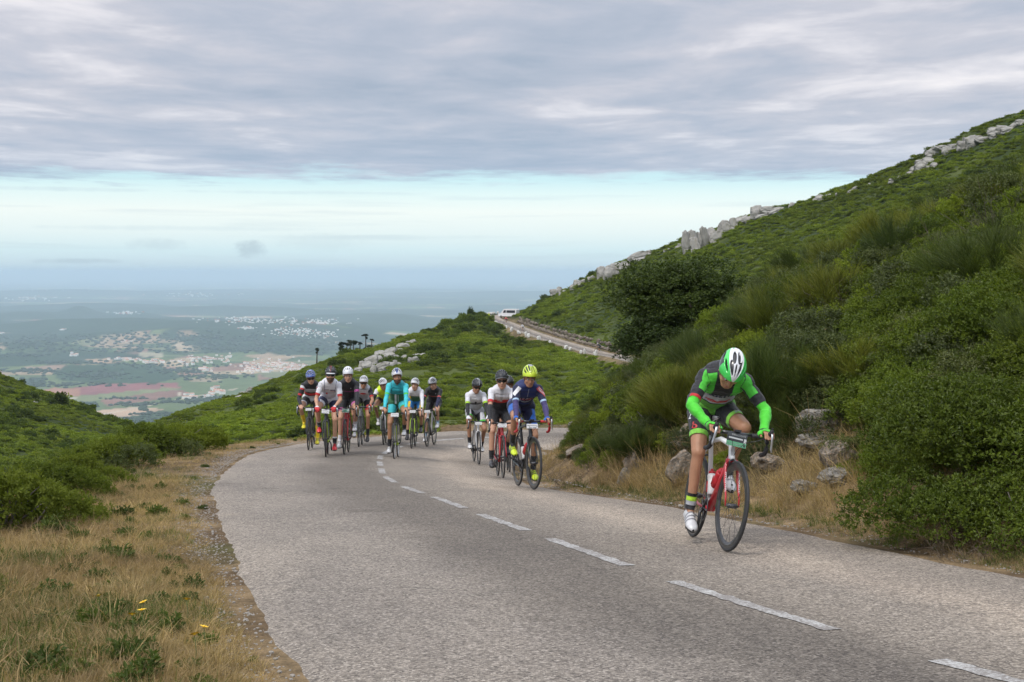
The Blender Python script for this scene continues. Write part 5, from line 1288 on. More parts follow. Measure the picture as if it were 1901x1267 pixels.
ICO5 = ico(5)
def helmet_object(head, style, parent):
    """vented shell: a dome cut by longitudinal openings over a dark inner dome"""
    D, T = ICO5; C, Rm = head
    rad = np.where(D[:, :1] > 0, np.array([[.142, .097, .117]]), np.array([[.158, .097, .117]]))
    taper = 1 - .16 * np.clip(D[:, 0], 0, 1) ** 2 - .10 * np.clip(-D[:, 0], 0, 1) ** 2
    L = D * rad; L[:, 1] *= taper; L[:, 2] += .028
    a = np.arctan2(D[:, 1], np.maximum(D[:, 2], .02)); m = np.arcsin(np.clip(D[:, 0], -1, 1))
    rimz = np.interp(L[:, 0], [-.17, -.09, 0, .08, .15], [-.030, -.050, -.018, .018, .040])
    f = dict(a=np.degrees(a), m=np.degrees(m), z=L[:, 2] - rimz, nrm=(D / rad) , wr=np.zeros(len(D)), x=L[:, 0], y=L[:, 1])
    f['nrm'] = (f['nrm'] / np.linalg.norm(f['nrm'], axis=1)[:, None]) @ Rm.T
    pc = Piece(C + L @ Rm.T, T, f); pc, _ = pc.split(f['z'])
    inner = Piece(pc.V, pc.T, pc.f)
    vents = style.get('vents', [(0, 8, 4, 72), (22, 9, -2, 64), (-22, 9, -2, 64), (44, 9, -10, 54), (-44, 9, -10, 54), (64, 8, -14, 40), (-64, 8, -14, 40), (11, 8, -66, 0), (-11, 8, -66, 0), (33, 9, -62, -10), (-33, 9, -62, -10), (56, 8, -54, -18), (-56, 8, -54, -18)])
    for ac, w, m0, m1 in vents:
        mc, mh = (m0 + m1) / 2, (m1 - m0) / 2
        v = np.abs(pc.f['a'] - ac) - w * np.sqrt(np.clip(1 - ((pc.f['m'] - mc) / mh) ** 2, 0, 1)) + .001
        v = np.where(np.abs(pc.f['m'] - mc) > mh, 5.0, v); pc, _ = pc.split(v)
    o = cloth_object('helmet', pc, style['regions'], .006, parent)
    sm = o.modifiers.new('thickness', 'SOLIDIFY'); sm.thickness = .016; sm.offset = -1
    inn = cloth_object('helmet_padding', inner, [(None, style.get('inner', BLACK))], -.012, o)
    return o
def hreg(shell, rim=None, accent=None, rimz=.022, accent_fn=None):
    rg = [(None, shell)]
    if accent: rg.append((accent_fn or (lambda f: 12 - np.abs(f['a'])), accent))
    if rim: rg.append((lambda f: rimz - f['z'], rim))
    return rg

def rider(q):
    """build one rider fitted to his bicycle"""
    e, grips, feet, S = bike(q)
    vox, sc = q.get('vox', .0095), q.get('scale', 1.0)
    th1, lean = R(q['torso']), q.get('sway', 0.0)
    pel = np.array([-.775 + q.get('hipx', 0), lean * .3, 1.068 + q.get('hipz', 0)]); tl = .485 * sc
    d1 = np.array([math.cos(th1 + .25), lean * .5, math.sin(th1 + .25)]); d2 = np.array([math.cos(th1 - .12), lean, math.sin(th1 - .12)])
    mid = pel + unit(d1) * tl * .45; nb = mid + unit(d2) * tl * .55
    spine = unit(nb - pel); lat = unit(np.array([0, 1, 0]) - spine[1] * spine); wf = np.cross(lat, spine)      # wf: out of the chest
    if wf[0] < 0: wf = -wf
    sh = {s: nb - spine * .035 + lat * s * .158 * sc + wf * .015 for s in (-1, 1)}
    hp = {s: pel + lat * s * .088 for s in (-1, 1)}
    yaw, pit, roll = R(q.get('yaw', 0)), R(q.get('pitch', 12)), R(q.get('roll', 0))     # head turned left, tipped down, tilted
    Fh = np.array([math.cos(pit) * math.cos(yaw), math.cos(pit) * math.sin(yaw), -math.sin(pit)]); Lh = np.array([-math.sin(yaw), math.cos(yaw), 0]); Uh = np.cross(Fh, Lh); Rr = rot_axis(Fh, roll); Lh, Uh = Rr @ Lh, Rr @ Uh
    Rm = np.column_stack([Fh, Lh, Uh]); neck_up = unit(spine * .75 + np.array([.25, 0, .55])) if 'neck' not in q else unit(np.array(q['neck']))
    hc = nb + neck_up * .095 * sc + Uh * .068 * sc + Fh * .02
    H = lambda x, y, z: hc + Rm @ (np.array([x, y, z]) * sc)
    prims = []                                  # (tag, p0, p1, r0, r1) capsules and (tag, 'e', centre, radii, R) ellipsoids
    def C_(t, a, b, r0, r1=None): prims.append((t, np.asarray(a, float), np.asarray(b, float), r0 * sc, (r0 if r1 is None else r1) * sc))
    def E_(t, c, rad, Rx): prims.append((t, 'e', np.asarray(c, float), np.asarray(rad) * sc, Rx))
    Rt = np.column_stack([wf, lat, spine])
    C_('torso', hp[-1] + spine * .01, hp[1] + spine * .01, .108); C_('torso', hp[-1] - wf * .05 - spine * .02, hp[1] - wf * .05 - spine * .02, .095)
    E_('torso', pel + (mid - pel) * .75, (.112, .150, .17), Rt); E_('torso', mid + spine * .13 + wf * .005, (.118, .172, .20), Rt)
    C_('torso', nb - spine * .10 + lat * .09, nb - spine * .10 - lat * .09, .088); C_('torso', sh[-1] - lat * -.02, sh[1] - lat * .02, .056)
    C_('torso', nb - spine * .03, nb - spine * .03 + neck_up * .03, .070, .058)
    for s in (-1, 1): C_('torso', nb + neck_up * .02 + lat * s * .02, sh[s] - lat * s * .03 + spine * .012, .052, .046)
    for s in (-1, 1): C_('torso', mid + lat * s * .09 + wf * .055 + spine * .10, mid + lat * s * .06 + wf * .05 + spine * .18, .058)
    C_('head', nb, H(-.03, 0, -.085), .054, .056)
    E_('head', H(-.012, 0, .020), (.094, .073, .096), Rm); E_('head', H(.028, 0, -.035), (.066, .060, .098), Rm)
    for s in (-1, 1):
        C_('head', H(-.005, s * .046, -.065), H(.058, s * .022, -.108), .026, .022); C_('head', H(.055, s * .034, -.038), H(.05, s * .04, -.045), .028)
        C_('head', H(.078, s * .012, .012), H(.070, s * .044, .010), .014, .013); C_('head', H(-.012, s * .074, .0), H(-.018, s * .078, -.042), .012, .010)
    C_('head', H(.066, -.012, -.112), H(.066, .012, -.112), .020); C_('head', H(.088, 0, .0), H(.110, 0, -.040), .0105, .0145); C_('head', H(.086, -.016, -.078), H(.086, .016, -.078), .0115); C_('head', H(.095, -.010, -.046), H(.095, .010, -.046), .010)
    J = {}
    for s in (-1, 1):
        mode = q['hands'].get(s, 'hood'); gp, gd = grips[s][mode]; gd = np.asarray(gd)
        out = np.array([0, s, 0.0]); pdn = unit(np.cross(np.cross(gd, [0, 0, -1.]), gd)); sid = np.cross(pdn, gd) * 1.0
        if sid[1] * s < 0: sid = -sid          # towards the outside of the bicycle
        wr_ = gp - gd * .075 - pdn * .030 + q.get('wrist', {}).get(s, np.zeros(3))
        if mode != 'hood': wr_ = gp - gd * .080 - pdn * .022
        pole = np.array([-.35, s * q.get('elbow', .7), -.75])
        el, wr2 = two_bone(sh[s], wr_, .295 * sc, .262 * sc, q.get('poles', {}).get(s, pole)); J[s] = (sh[s], el, wr2)
        ta = 'arm%d' % s
        C_(ta, sh[s], sh[s] + (el - sh[s]) * .15, .055, .052); C_(ta, sh[s], el, .046, .037); C_(ta, sh[s] + (el - sh[s]) * .35, sh[s] + (el - sh[s]) * .6, .047, .045)
        C_(ta, el, wr2, .038, .025); C_(ta, el + (wr2 - el) * .15, el + (wr2 - el) * .40, .041, .037)
        thd = 'hand%d' % s; hd = unit(gp + gd * .02 - pdn * .022 - wr2)
        hs = q.get('hand_scale', 1.0)
        for k, o in enumerate((-.030, -.010, .010, .030)):
            C_(thd, wr2 + sid * o * .55, wr2 + hd * .082 + sid * o, .0165 * hs, .0145 * hs)
        for k, (o, ln) in enumerate(((-.033, .92), (-.011, 1.0), (.011, .95), (.032, .78))):
            p = wr2 + hd * .085 + sid * o; d = hd
            for seg_l, bend, r0 in ((.040, q.get('curl', 38), .0105), (.026, 50, .0098), (.020, 38, .0090)):
                d = unit(rot_axis(np.cross(d, pdn), R(bend)) @ d) if np.linalg.norm(np.cross(d, pdn)) > .05 else d
                p2 = p + d * seg_l * ln; C_(thd, p, p2, r0 * hs, (r0 - .0008) * hs); p = p2
        p = wr2 + hd * .03 - sid * .030; t1 = p + unit(hd * .7 - sid * .55 + pdn * .35) * .045; t2 = t1 + unit(hd * .6 + sid * .1 + pdn * .75) * .032
        C_(thd, p, t1, .0145 * hs, .0125 * hs); C_(thd, t1, t2, .0115 * hs, .010 * hs)
    K = {}
    for s in (-1, 1):
        pc = feet[s]; tilt = R(q.get('foot', 14)); fx = np.array([math.cos(tilt), 0, -math.sin(tilt)]); fu = np.array([math.sin(tilt), 0, math.cos(tilt)])
        sole_ball = pc + fu * .018; heel = sole_ball - fx * .175 + fu * .014; toe = sole_ball + fx * .085 + fu * .012
        ank = heel + fx * .048 + fu * .088
        kn, an = two_bone(hp[s], ank, .442, .437, np.array([1, s * q.get('knee', .10), .25])); K[s] = (hp[s], kn, an, heel, toe, fu)
        tl_ = 'leg%d' % s; u = kn - hp[s]; w = an - kn; bk = unit(np.cross(np.cross(w, [1, 0, .3]), w)); bk = -bk if bk[0] > 0 else bk
        ft = unit(np.cross(np.cross(u, [0, 0, 1.]), u))
        C_(tl_, hp[s], kn, .092, .056); C_(tl_, hp[s] + u * .1 - ft * .02, hp[s] + u * .5 - ft * .005, .094, .076); C_(tl_, hp[s] + u * .25 + ft * .02, hp[s] + u * .8 + ft * .008, .070, .054)
        C_(tl_, kn + unit(u) * .0, kn + w * .06, .055, .051); C_(tl_, kn, an, .049, .035); C_(tl_, kn + w * .12 + bk * .020, kn + w * .42 + bk * .022, .044, .043); C_(tl_, kn + w * .42 + bk * .020, kn + w * .70 + bk * .008, .042, .034)
        C_('foot%d' % s, an, heel + fu * .035, .034, .024); C_('foot%d' % s, heel + fu * .032, toe - fx * .04 + fu * .016, .022, .016); C_('foot%d' % s, an, sole_ball + fu * .022, .032, .018)
    # union of everything -> one skin
    VV, TT, n = [], [], 0
    for p in prims:
        v, t = (sph_mesh([0, 0, 0], p[3], 16, 12) if isinstance(p[1], str) else cap_mesh(p[1], p[2], p[3], p[4]))
        if isinstance(p[1], str): v = p[2] + v @ p[4].T
        VV.append(v); TT.append(t + n); n += len(v)
    raw = new_mesh('person', np.concatenate(VV), np.concatenate(TT)); tmp = bpy.data.objects.new('person', raw); COL.objects.link(tmp)
    md = tmp.modifiers.new('r', 'REMESH'); md.mode = 'VOXEL'; md.voxel_size = vox
    md = tmp.modifiers.new('s', 'SMOOTH'); md.factor = .5; md.iterations = q.get('smooth', 3)
    dg = bpy.context.evaluated_depsgraph_get(); me = bpy.data.meshes.new_from_object(tmp.evaluated_get(dg)); bpy.data.objects.remove(tmp); bpy.data.meshes.remove(raw)
    nv = len(me.vertices); V = np.empty(nv * 3, np.float32); me.vertices.foreach_get('co', V); V = V.reshape(-1, 3).astype(float)
    N = np.empty(nv * 3, np.float32); me.vertex_normals.foreach_get('vector', N); N = N.reshape(-1, 3).astype(float)
    me.calc_loop_triangles(); T = np.empty(len(me.loop_triangles) * 3, np.int32); me.loop_triangles.foreach_get('vertices', T); T = T.reshape(-1, 3)
    me.name = 'person'; me.materials.clear(); me.materials.append(q['skin']); me.polygons.foreach_set('use_smooth', np.ones(len(me.polygons), bool)); me.polygons.foreach_set('material_index', np.zeros(len(me.polygons), np.int32))
    body = bpy.data.objects.new('person', me); COL.objects.link(body); body.matrix_world = q['matrix']; tag(body, q['label'], 'cyclist', q.get('group', 'cyclists climbing the road'))
    tags = sorted({p[0] for p in prims}); best = np.full((len(tags), nv), 9.0)
    for p in prims:
        i = tags.index(p[0])
        d = ((np.linalg.norm((V - p[2]) @ p[4] / p[3], axis=1) - 1) * p[3].min() if isinstance(p[1], str) else seg_dist(V, p[1], p[2], p[3], p[4])); best[i] = np.minimum(best[i], d)
    who = np.array(tags)[np.argmin(best, 0)]
    fl = dict(nrm=N, s=((V - pel) @ spine) / np.linalg.norm(nb - pel), u=(V - pel) @ lat, w=(V - (pel + mid) / 2) @ wf, x=V[:, 0], y=V[:, 1], z=V[:, 2])
    fl['front'] = np.zeros(nv); A = np.full(nv, -.3); Lg = np.full(nv, -.3); ang = np.zeros(nv)
    for s in (-1, 1):
        a, b, c = J[s]; m = who == 'arm%d' % s; t1 = ((V - a) @ (b - a)) / ((b - a) @ (b - a)); t2 = ((V - b) @ (c - b)) / ((c - b) @ (c - b))
        d1_, d2_ = seg_dist(V, a, b, 0, 0), seg_dist(V, b, c, 0, 0); v = np.where(d1_ < d2_, np.clip(t1, -.29, 1), 1 + np.clip(t2, 0, 1.1)); A = np.where(m, v, A); A = np.where(who == 'hand%d' % s, 2.0 + np.clip((V - c) @ unit(c - b) / .1, -.1, 1), A)
        fl['front'] = np.where(m, ((V - a) - np.outer(((V - a) @ unit(b - a)), unit(b - a))) @ unit(wf + spine * .6), fl['front'])
        a, b, c, heel, toe, fu = K[s]; m = who == 'leg%d' % s; t1 = ((V - a) @ (b - a)) / ((b - a) @ (b - a)); t2 = ((V - b) @ (c - b)) / ((c - b) @ (c - b))
        d1_, d2_ = seg_dist(V, a, b, 0, 0), seg_dist(V, b, c, 0, 0); v = np.where(d1_ < d2_, np.clip(t1, -.29, 1), 1 + np.clip(t2, 0, 1.1)); Lg = np.where(m, v, Lg); Lg = np.where(who == 'foot%d' % s, 2.0 + np.clip(t2 - 1, -.05, 1), Lg)
        ob = unit(np.cross(b - a, [0, 0, 1.])) ; ob = ob * np.sign(ob[1] * s) if abs(ob[1]) > .01 else np.array([0, s, 0.])
        ang = np.where(m, (V - a) @ np.array([0, s, 0.]) , ang)
    fl['A'], fl['L'], fl['lo'] = A, Lg, ang
    hn = (V - nb) @ neck_up; fl['n'] = np.where(who == 'head', hn, -.05)
    wrk = (fbm(V[:, 1] * 22 + V[:, 0] * 9, V[:, 2] * 34 + V[:, 0] * 12, 3, 7) - .22).clip(0, 1) * q.get('wrinkle', .009); fl['wr'] = wrk
    isA, isL, isH, isT = np.char.startswith(who, 'arm'), np.char.startswith(who, 'leg'), who == 'head', who == 'torso'
    isHand, isFoot = np.char.startswith(who, 'hand'), np.char.startswith(who, 'foot')
    whole = Piece(V, T, fl)
    sl = q.get('sleeve', .75)
    collar = q.get('collar', .045)
    jf = np.where(isT, np.minimum((fl['s'] + .02) * .5, .05), np.where(isA, (sl - A) * .3, np.where(isH, (collar - hn) - .6 * np.clip((V - nb) @ Fh - .02, 0, .06), -.05)))
    jp, _ = whole.split(jf); jo = cloth_object('jersey', jp, q['jersey'], .006, body)
    s_end = q.get('short_end', .60)
    sf = np.where(isL, (s_end - Lg) * .4, np.where(isT, np.clip((.30 - fl['s']) * .5, -.05, .05), -.05))
    sp_, _ = whole.split(sf); cloth_object('shorts', sp_, q['shorts'], .0035, body)
    for s in (-1, 1):
        side = np.where(fl['y'] * s > lean * s * .3, 1, -1)
        wr_t = q.get('warmer', {}).get(s)
        if wr_t:
            m0, m1, regs = wr_t; f = np.where((who == 'arm%d' % s) | (who == 'hand%d' % s), np.minimum(A - m0, m1 - A) * .28, -.05); pp, _ = whole.split(f); cloth_object('arm_warmer', pp, regs, .0025, body)
        gl = q.get('glove', {}).get(s)
        if gl:
            glove_m, open_t = gl; f = np.where(who == 'hand%d' % s, .05, np.where(who == 'arm%d' % s, (A - 1.90) * .26, -.05))
            a, b, c = J[s]; ft = np.where(who == 'hand%d' % s, open_t - np.linalg.norm(V - c, axis=1), .05); pp, _ = whole.split(np.minimum(f, ft)); cloth_object('glove', pp, glove_m, .003, body)
        if q.get('sock'):
            f = np.where(who == 'leg%d' % s, (Lg - q.get('sock_top', 1.72)) * .4, np.where(who == 'foot%d' % s, (2.035 - Lg) * .4, -.05)); pp, _ = whole.split(f); cloth_object('sock', pp, q['sock'], .0028, body)
        a, b, c, heel, toe, fu = K[s]; g = G(); foot_mesh(g, heel, toe, fu); link('shoe', g.mesh('shoe', q['shoe']), body)
        if q.get('eyes', True):
            v, t = sph_mesh([0, 0, 0], .0125 * sc, 14, 10); dirn = v / np.linalg.norm(v, axis=1)[:, None]; tri = t[:, [0, 1, 2]]
            cen = H(.080, s * .031, -.008); mi = (dirn[t].mean(1)[:, 0] > .72).astype(int); me2 = new_mesh('eye', cen + v @ Rm.T, t, [EYEW, EYED], mi, True); link('eye', me2, body)
            g = G(); addtube(g, [H(.092, s * .014, .016), H(.091, s * .030, .021), H(.080, s * .048, .014)], [.003, .0045, .002], 6); link('eyebrow', g.mesh('eyebrow', [HAIR]), body)
    g = G(); addtube(g, [H(.088, -.024, -.078), H(.0975, -.010, -.0765), H(.0975, .010, -.0765), H(.088, .024, -.078)], [.003, .0065, .0065, .003], 8, flat=.8); link('lips', g.mesh('lips', [LIPS]), body)
    if q.get('beard'):
        bp, _ = whole.split(np.where(isH, np.minimum((-.052 - (V - hc) @ Uh / sc), ((V - hc) @ Fh / sc) + .0) + 0.0, -.05) * 1.0); cloth_object('beard', bp, [(None, M('beard', (.075, .045, .030), .8))], .0022, body)
    hp_, _ = whole.split(np.where(isH, np.minimum(.004 - ((V - hc) @ Fh / sc) * .55 - .012 + ((V - hc) @ Uh / sc) * .28, ((V - hc) @ Uh / sc) + .075), -.05)); cloth_object('hair', hp_, [(None, q.get('hair', HAIR))], .004, body)
    if q.get('glasses'):
        g = G(); a = np.linspace(-1.15, 1.15, 17); rr = .086
        top = np.array([H(.006 + rr * 1.18 * math.cos(t), rr * .94 * math.sin(t), .014) for t in a]); bot = np.array([H(.004 + rr * 1.16 * math.cos(t), rr * .92 * math.sin(t), (-.030 if abs(t) > .16 else -.012) + .010 * abs(t)) for t in a])
        i = np.arange(16); g.add(np.concatenate([top, bot]), np.stack([i, i + 1, 17 + i + 1, 17 + i], 1)); addtube(g, list(top), .003, 6)
        for s in (-1, 1): addtube(g, [H(.006 + rr * 1.18 * math.cos(1.15), s * rr * .94 * math.sin(1.15), .010), H(-.02, s * .080, .006)], .003, 5)
        link('sunglasses', g.mesh('sunglasses', [q['glasses']]), body)
    hel = helmet_object((H(0, 0, .022), Rm * sc), q['helmet'], body)
    g = G()
    for s in (-1, 1): addtube(g, [H(.03, s * .078, .03), H(.005, s * .068, -.06), H(.03, s * .03, -.128)], .0035, 5, flat=.5)
    link('chin_strap', g.mesh('chin_strap', [BLACK]), hel)
    if q.get('visor'):
        g = G(); a = np.linspace(-.95, .95, 13); p0 = np.array([H(.128 * math.cos(t), .098 * math.sin(t), .042) for t in a]); p1 = np.array([H(.165 * math.cos(t) + .010, .098 * math.sin(t), .026) for t in a])
        i = np.arange(12); V4 = np.concatenate([p0, p1, p0 + Uh * .006, p1 + Uh * .006]); g.add(V4, np.concatenate([np.stack([i, i + 1, 13 + i + 1, 13 + i], 1), np.stack([26 + i, 39 + i, 39 + i + 1, 26 + i + 1], 1), np.stack([13 + i, 13 + i + 1, 39 + i + 1, 39 + i], 1)])); link('visor', g.mesh('visor', [q['visor']]), hel)
    info = dict(body=body, pel=pel, mid=mid, nb=nb, spine=spine, lat=lat, wf=wf, jersey=jo, J=J, K=K, H=H, S=S, bike=e, Rm=Rm)
    for d in q.get('decals', []): decal(info, d)
    return info
FONT_CACHE = {}
def text_mesh(txt, bold=0.0, shear=0.0):
    c = bpy.data.curves.new('t', 'FONT'); c.body = txt; c.size = 1; c.align_x = 'CENTER'; c.align_y = 'CENTER'; c.resolution_u = 3; c.offset = bold; c.shear = shear; c.fill_mode = 'FRONT'
    o = bpy.data.objects.new('t', c); COL.objects.link(o); dg = bpy.context.evaluated_depsgraph_get(); me = bpy.data.meshes.new_from_object(o.evaluated_get(dg)); bpy.data.objects.remove(o)
    me.calc_loop_triangles(); V = np.array([v.co[:] for v in me.vertices]); T = np.array([t.vertices[:] for t in me.loop_triangles]); bpy.data.meshes.remove(me); return V, T
def decal(info, d):
    """flat print laid onto a garment: d = (target, centre fn, x axis, y axis, outward normal, shape, material, size, lift)"""
    name, tgt, cen, ax, ay, nm, shape, mat, size, lift = d
    cen, ax, ay, nm = (f(info) for f in (cen, ax, ay, nm)); ax, nm = unit(ax), unit(nm); ay = unit(ay - (ay @ ax) * ax)
    if isinstance(shape, str): V, T = text_mesh(shape, .02)
    else:
        V, T = shape
    W = V[:, 0].max() - V[:, 0].min(); sx_, sy_ = size[0] / W, size[1] / max(V[:, 1].max() - V[:, 1].min(), 1e-6)
    obs = [info[tgt]] if isinstance(info.get(tgt), bpy.types.Object) else [c for c in info['body'].children if c.name.split('.')[0] == tgt]
    dg = None; trees = []
    for o in obs:
        me = o.data; vs_ = np.empty(len(me.vertices) * 3, np.float32); me.vertices.foreach_get('co', vs_); vs_ = vs_.reshape(-1, 3)
        trees.append(BVHTree.FromPolygons([tuple(v) for v in vs_], [tuple(p.vertices) for p in me.polygons]))
    out = []
    for v in V:
        p = cen + ax * (v[0] * sx_) + ay * (v[1] * sy_); best = None
        for t in trees:
            h, n_, i, ds = t.ray_cast(Vector(p + nm * .5), Vector(-nm), 1.0)
            if h is not None and (best is None or ds < best[1]): best = (np.array(h), ds, np.array(n_))
        out.append(best[0] + nm * lift if best else p)
    link(name, new_mesh(name, np.array(out), T, [mat]), info['body'])
def disc_shape(n=28, rx=1, ry=1, rings=5):
    V = [[0, 0, 0]]; T = []
    for k in range(1, rings + 1):
        for i in range(n): a = 2 * np.pi * i / n; V.append([rx * math.cos(a) * k / rings, ry * math.sin(a) * k / rings, 0])
    for i in range(n): T.append([0, 1 + i, 1 + (i + 1) % n])
    for k in range(rings - 1):
        for i in range(n):
            a, b = 1 + k * n + i, 1 + k * n + (i + 1) % n; T += [[a, a + n, b + n], [a, b + n, b]]
    return np.array(V, float), np.array(T)
def rect_shape(nx=12, ny=3):
    X, Y = np.meshgrid(np.linspace(-.5, .5, nx), np.linspace(-.5, .5, ny)); V = np.stack([X.ravel(), Y.ravel(), 0 * X.ravel()], 1); I = np.arange(nx * ny).reshape(ny, nx)
    return V, np.concatenate([np.stack([I[:-1, :-1], I[:-1, 1:], I[1:, 1:]], -1).reshape(-1, 3), np.stack([I[:-1, :-1], I[1:, 1:], I[1:, :-1]], -1).reshape(-1, 3)])

def placement(px, py, rpx, lean_deg, Yf=None):
    """front wheel where the road shows at (px, py); rear wheel seen at rpx; lean towards the viewer's right"""
    d = ray(px, py); Y = -ROAD_A / (d[2] / d[1] + ROAD_B); p = d * (Y / d[1]); p[2] = -(ROAD_A + ROAD_B * p[1])
    for _ in range(6):                                                # settle onto the falling inside lane
        dl_, dr_, z_, st_, lat_1 = road_query(np.array([p[0]]), np.array([p[1]])); dz = inner_fall(p[1], lat_1[0], st_[0])
        Y = -(ROAD_A + dz) / (d[2] / d[1] + ROAD_B); p = d * (Y / d[1])
    rz = lambda x, y: -(ROAD_A + ROAD_B * y) - float(inner_fall(y, road_query(np.array([x]), np.array([y]))[4][0], road_query(np.array([x]), np.array([y]))[3][0]))
    p[2] = rz(p[0], p[1])
    best = None
    for a in np.linspace(-40, 40, 161):
        f = np.array([math.sin(R(a)), -math.cos(R(a))]); rp = p[:2] - f * WB; x, _ = to_px(np.array([rp[0], rp[1], p[2] + ROAD_B * (p[1] - rp[1])]))
        if best is None or abs(x - rpx) < best[0]: best = (abs(x - rpx), a)
    a = best[1]; rb = p[:2] - np.array([math.sin(R(a)), -math.cos(R(a))]) * WB; f = unit([math.sin(R(a)) * WB, -math.cos(R(a)) * WB, p[2] - rz(rb[0], rb[1])]); nrm = unit([0, ROAD_B, 1.0])
    left = unit(np.cross(nrm, f)); up = np.cross(f, left)
    l = R(lean_deg); up2 = up * math.cos(l) + np.array(left) * math.sin(l) * (1 if left[0] > 0 else -1); left2 = np.cross(up2, f)
    return Matrix(np.vstack([np.column_stack([f, left2, up2, p]), [0, 0, 0, 1]]).tolist())
# ================================================================ the riders
fb = fabric
F_BLACK, F_WHITE, F_GREY, F_RED = fb('black', (.018, .018, .021)), fb('white', (.64, .64, .67)), fb('grey', (.40, .41, .44)), fb('red', (.50, .028, .030))
F_NAVY, F_DNAVY, F_ROYAL, F_TURQ = fb('navy', (.018, .030, .115)), fb('dark_navy', (.012, .015, .050)), fb('royal', (.020, .120, .46)), fb('turquoise', (.050, .50, .56))
F_TURQD, F_GREEN, F_DGREEN, F_LIME = fb('turquoise_dark', (.030, .36, .42)), fb('green', (.075, .50, .045)), fb('deep_green', (.035, .135, .060)), fb('lime', (.38, .62, .04))
F_HIVIS, F_YELLOW, F_BLUE, F_MAG = fb('hivis', (.62, .80, .02)), fb('yellow', (.72, .50, .02)), fb('blue', (.03, .20, .52)), fb('magenta', (.50, .06, .30))
F_PINK, F_PURPLE, F_LBLUE, F_MID = fb('coral', (.62, .11, .10)), fb('purple_navy', (.050, .040, .130)), fb('light_blue', (.36, .50, .66)), fb('charcoal', (.040, .042, .048))
F_SLEEVEG = fb('sleeve_green', (.075, .56, .035)); F_BGREEN = fb('apple', (.20, .52, .06))
H_WHITE, H_BLACK, H_BLUE, H_NEON, H_GREEN, H_GREY = [M('helmet_' + n, c, .32, var=.05, coat=.5) for n, c in (('white', (.70, .71, .73)), ('black', (.025, .026, .029)), ('blue', (.025, .09, .40)), ('neon', (.62, .78, .06)), ('green', (.06, .62, .10)), ('grey', (.30, .31, .33)))]
SH_WHITE, SH_BLACK, SH_NEON, SH_RED, SH_YEL, SH_GREY = [M('shoe_' + n, c, .4, var=.08, coat=.3) for n, c in (('white', (.62, .62, .63)), ('black', (.022, .022, .024)), ('neon', (.62, .78, .03)), ('red', (.60, .025, .035)), ('yellow', (.70, .60, .02)), ('grey', (.25, .25, .27)))]
BOT_RED, BOT_WHITE, BOT_CLEAR, BOT_BLK = M('bottle_red', (.50, .02, .03), .35), M('bottle_white', (.66, .66, .67), .35), M('bottle_smoke', (.32, .33, .34), .3), M('bottle_black', (.03, .03, .035), .4)
SUNG = LENS
def A(lo, hi): return lambda f: np.minimum(f['A'] - lo, hi - f['A'])
def torso_band(lo, hi, front=True): return lambda f: np.where(f['A'] > -.25, -1, np.minimum(np.minimum(f['s'] - lo, hi - f['s']), (f['w'] + .02) * 3 if front else 1))
def Lb(lo, hi): return lambda f: np.where(f['L'] < -.2, -1, np.minimum(f['L'] - lo, hi - f['L']))
def sides(w, lo=-.3, hi=1.2): return lambda f: np.where(f['A'] > -.25, -1, np.minimum(np.abs(f['u']) - w, np.minimum(f['s'] - lo, hi - f['s'])))
def only_torso(fn): return lambda f: np.where(f['A'] > -.25, -1, fn(f))
def side_arm(fn, s): return lambda f: np.where(f['y'] * s > 0, fn(f), -1)
def raglan(u0=.115): return lambda f: np.where(f['A'] > -.25, .05, (np.abs(f['u']) - u0 - .25 * np.clip(1.0 - f['s'], 0, 1)) * (f['s'] > .5))
PLATE = [(-.40, .40, .06, .16, 1), (-.30, -.05, -.42, -.26, 1), (.0, .30, -.42, -.30, 1)]
PS = (.135, .062)
LOWV = None
STD = hreg
def wl_all(m0, m1, regs): return {-1: (m0, m1, regs), 1: (m0, m1, regs)}
r_ = []
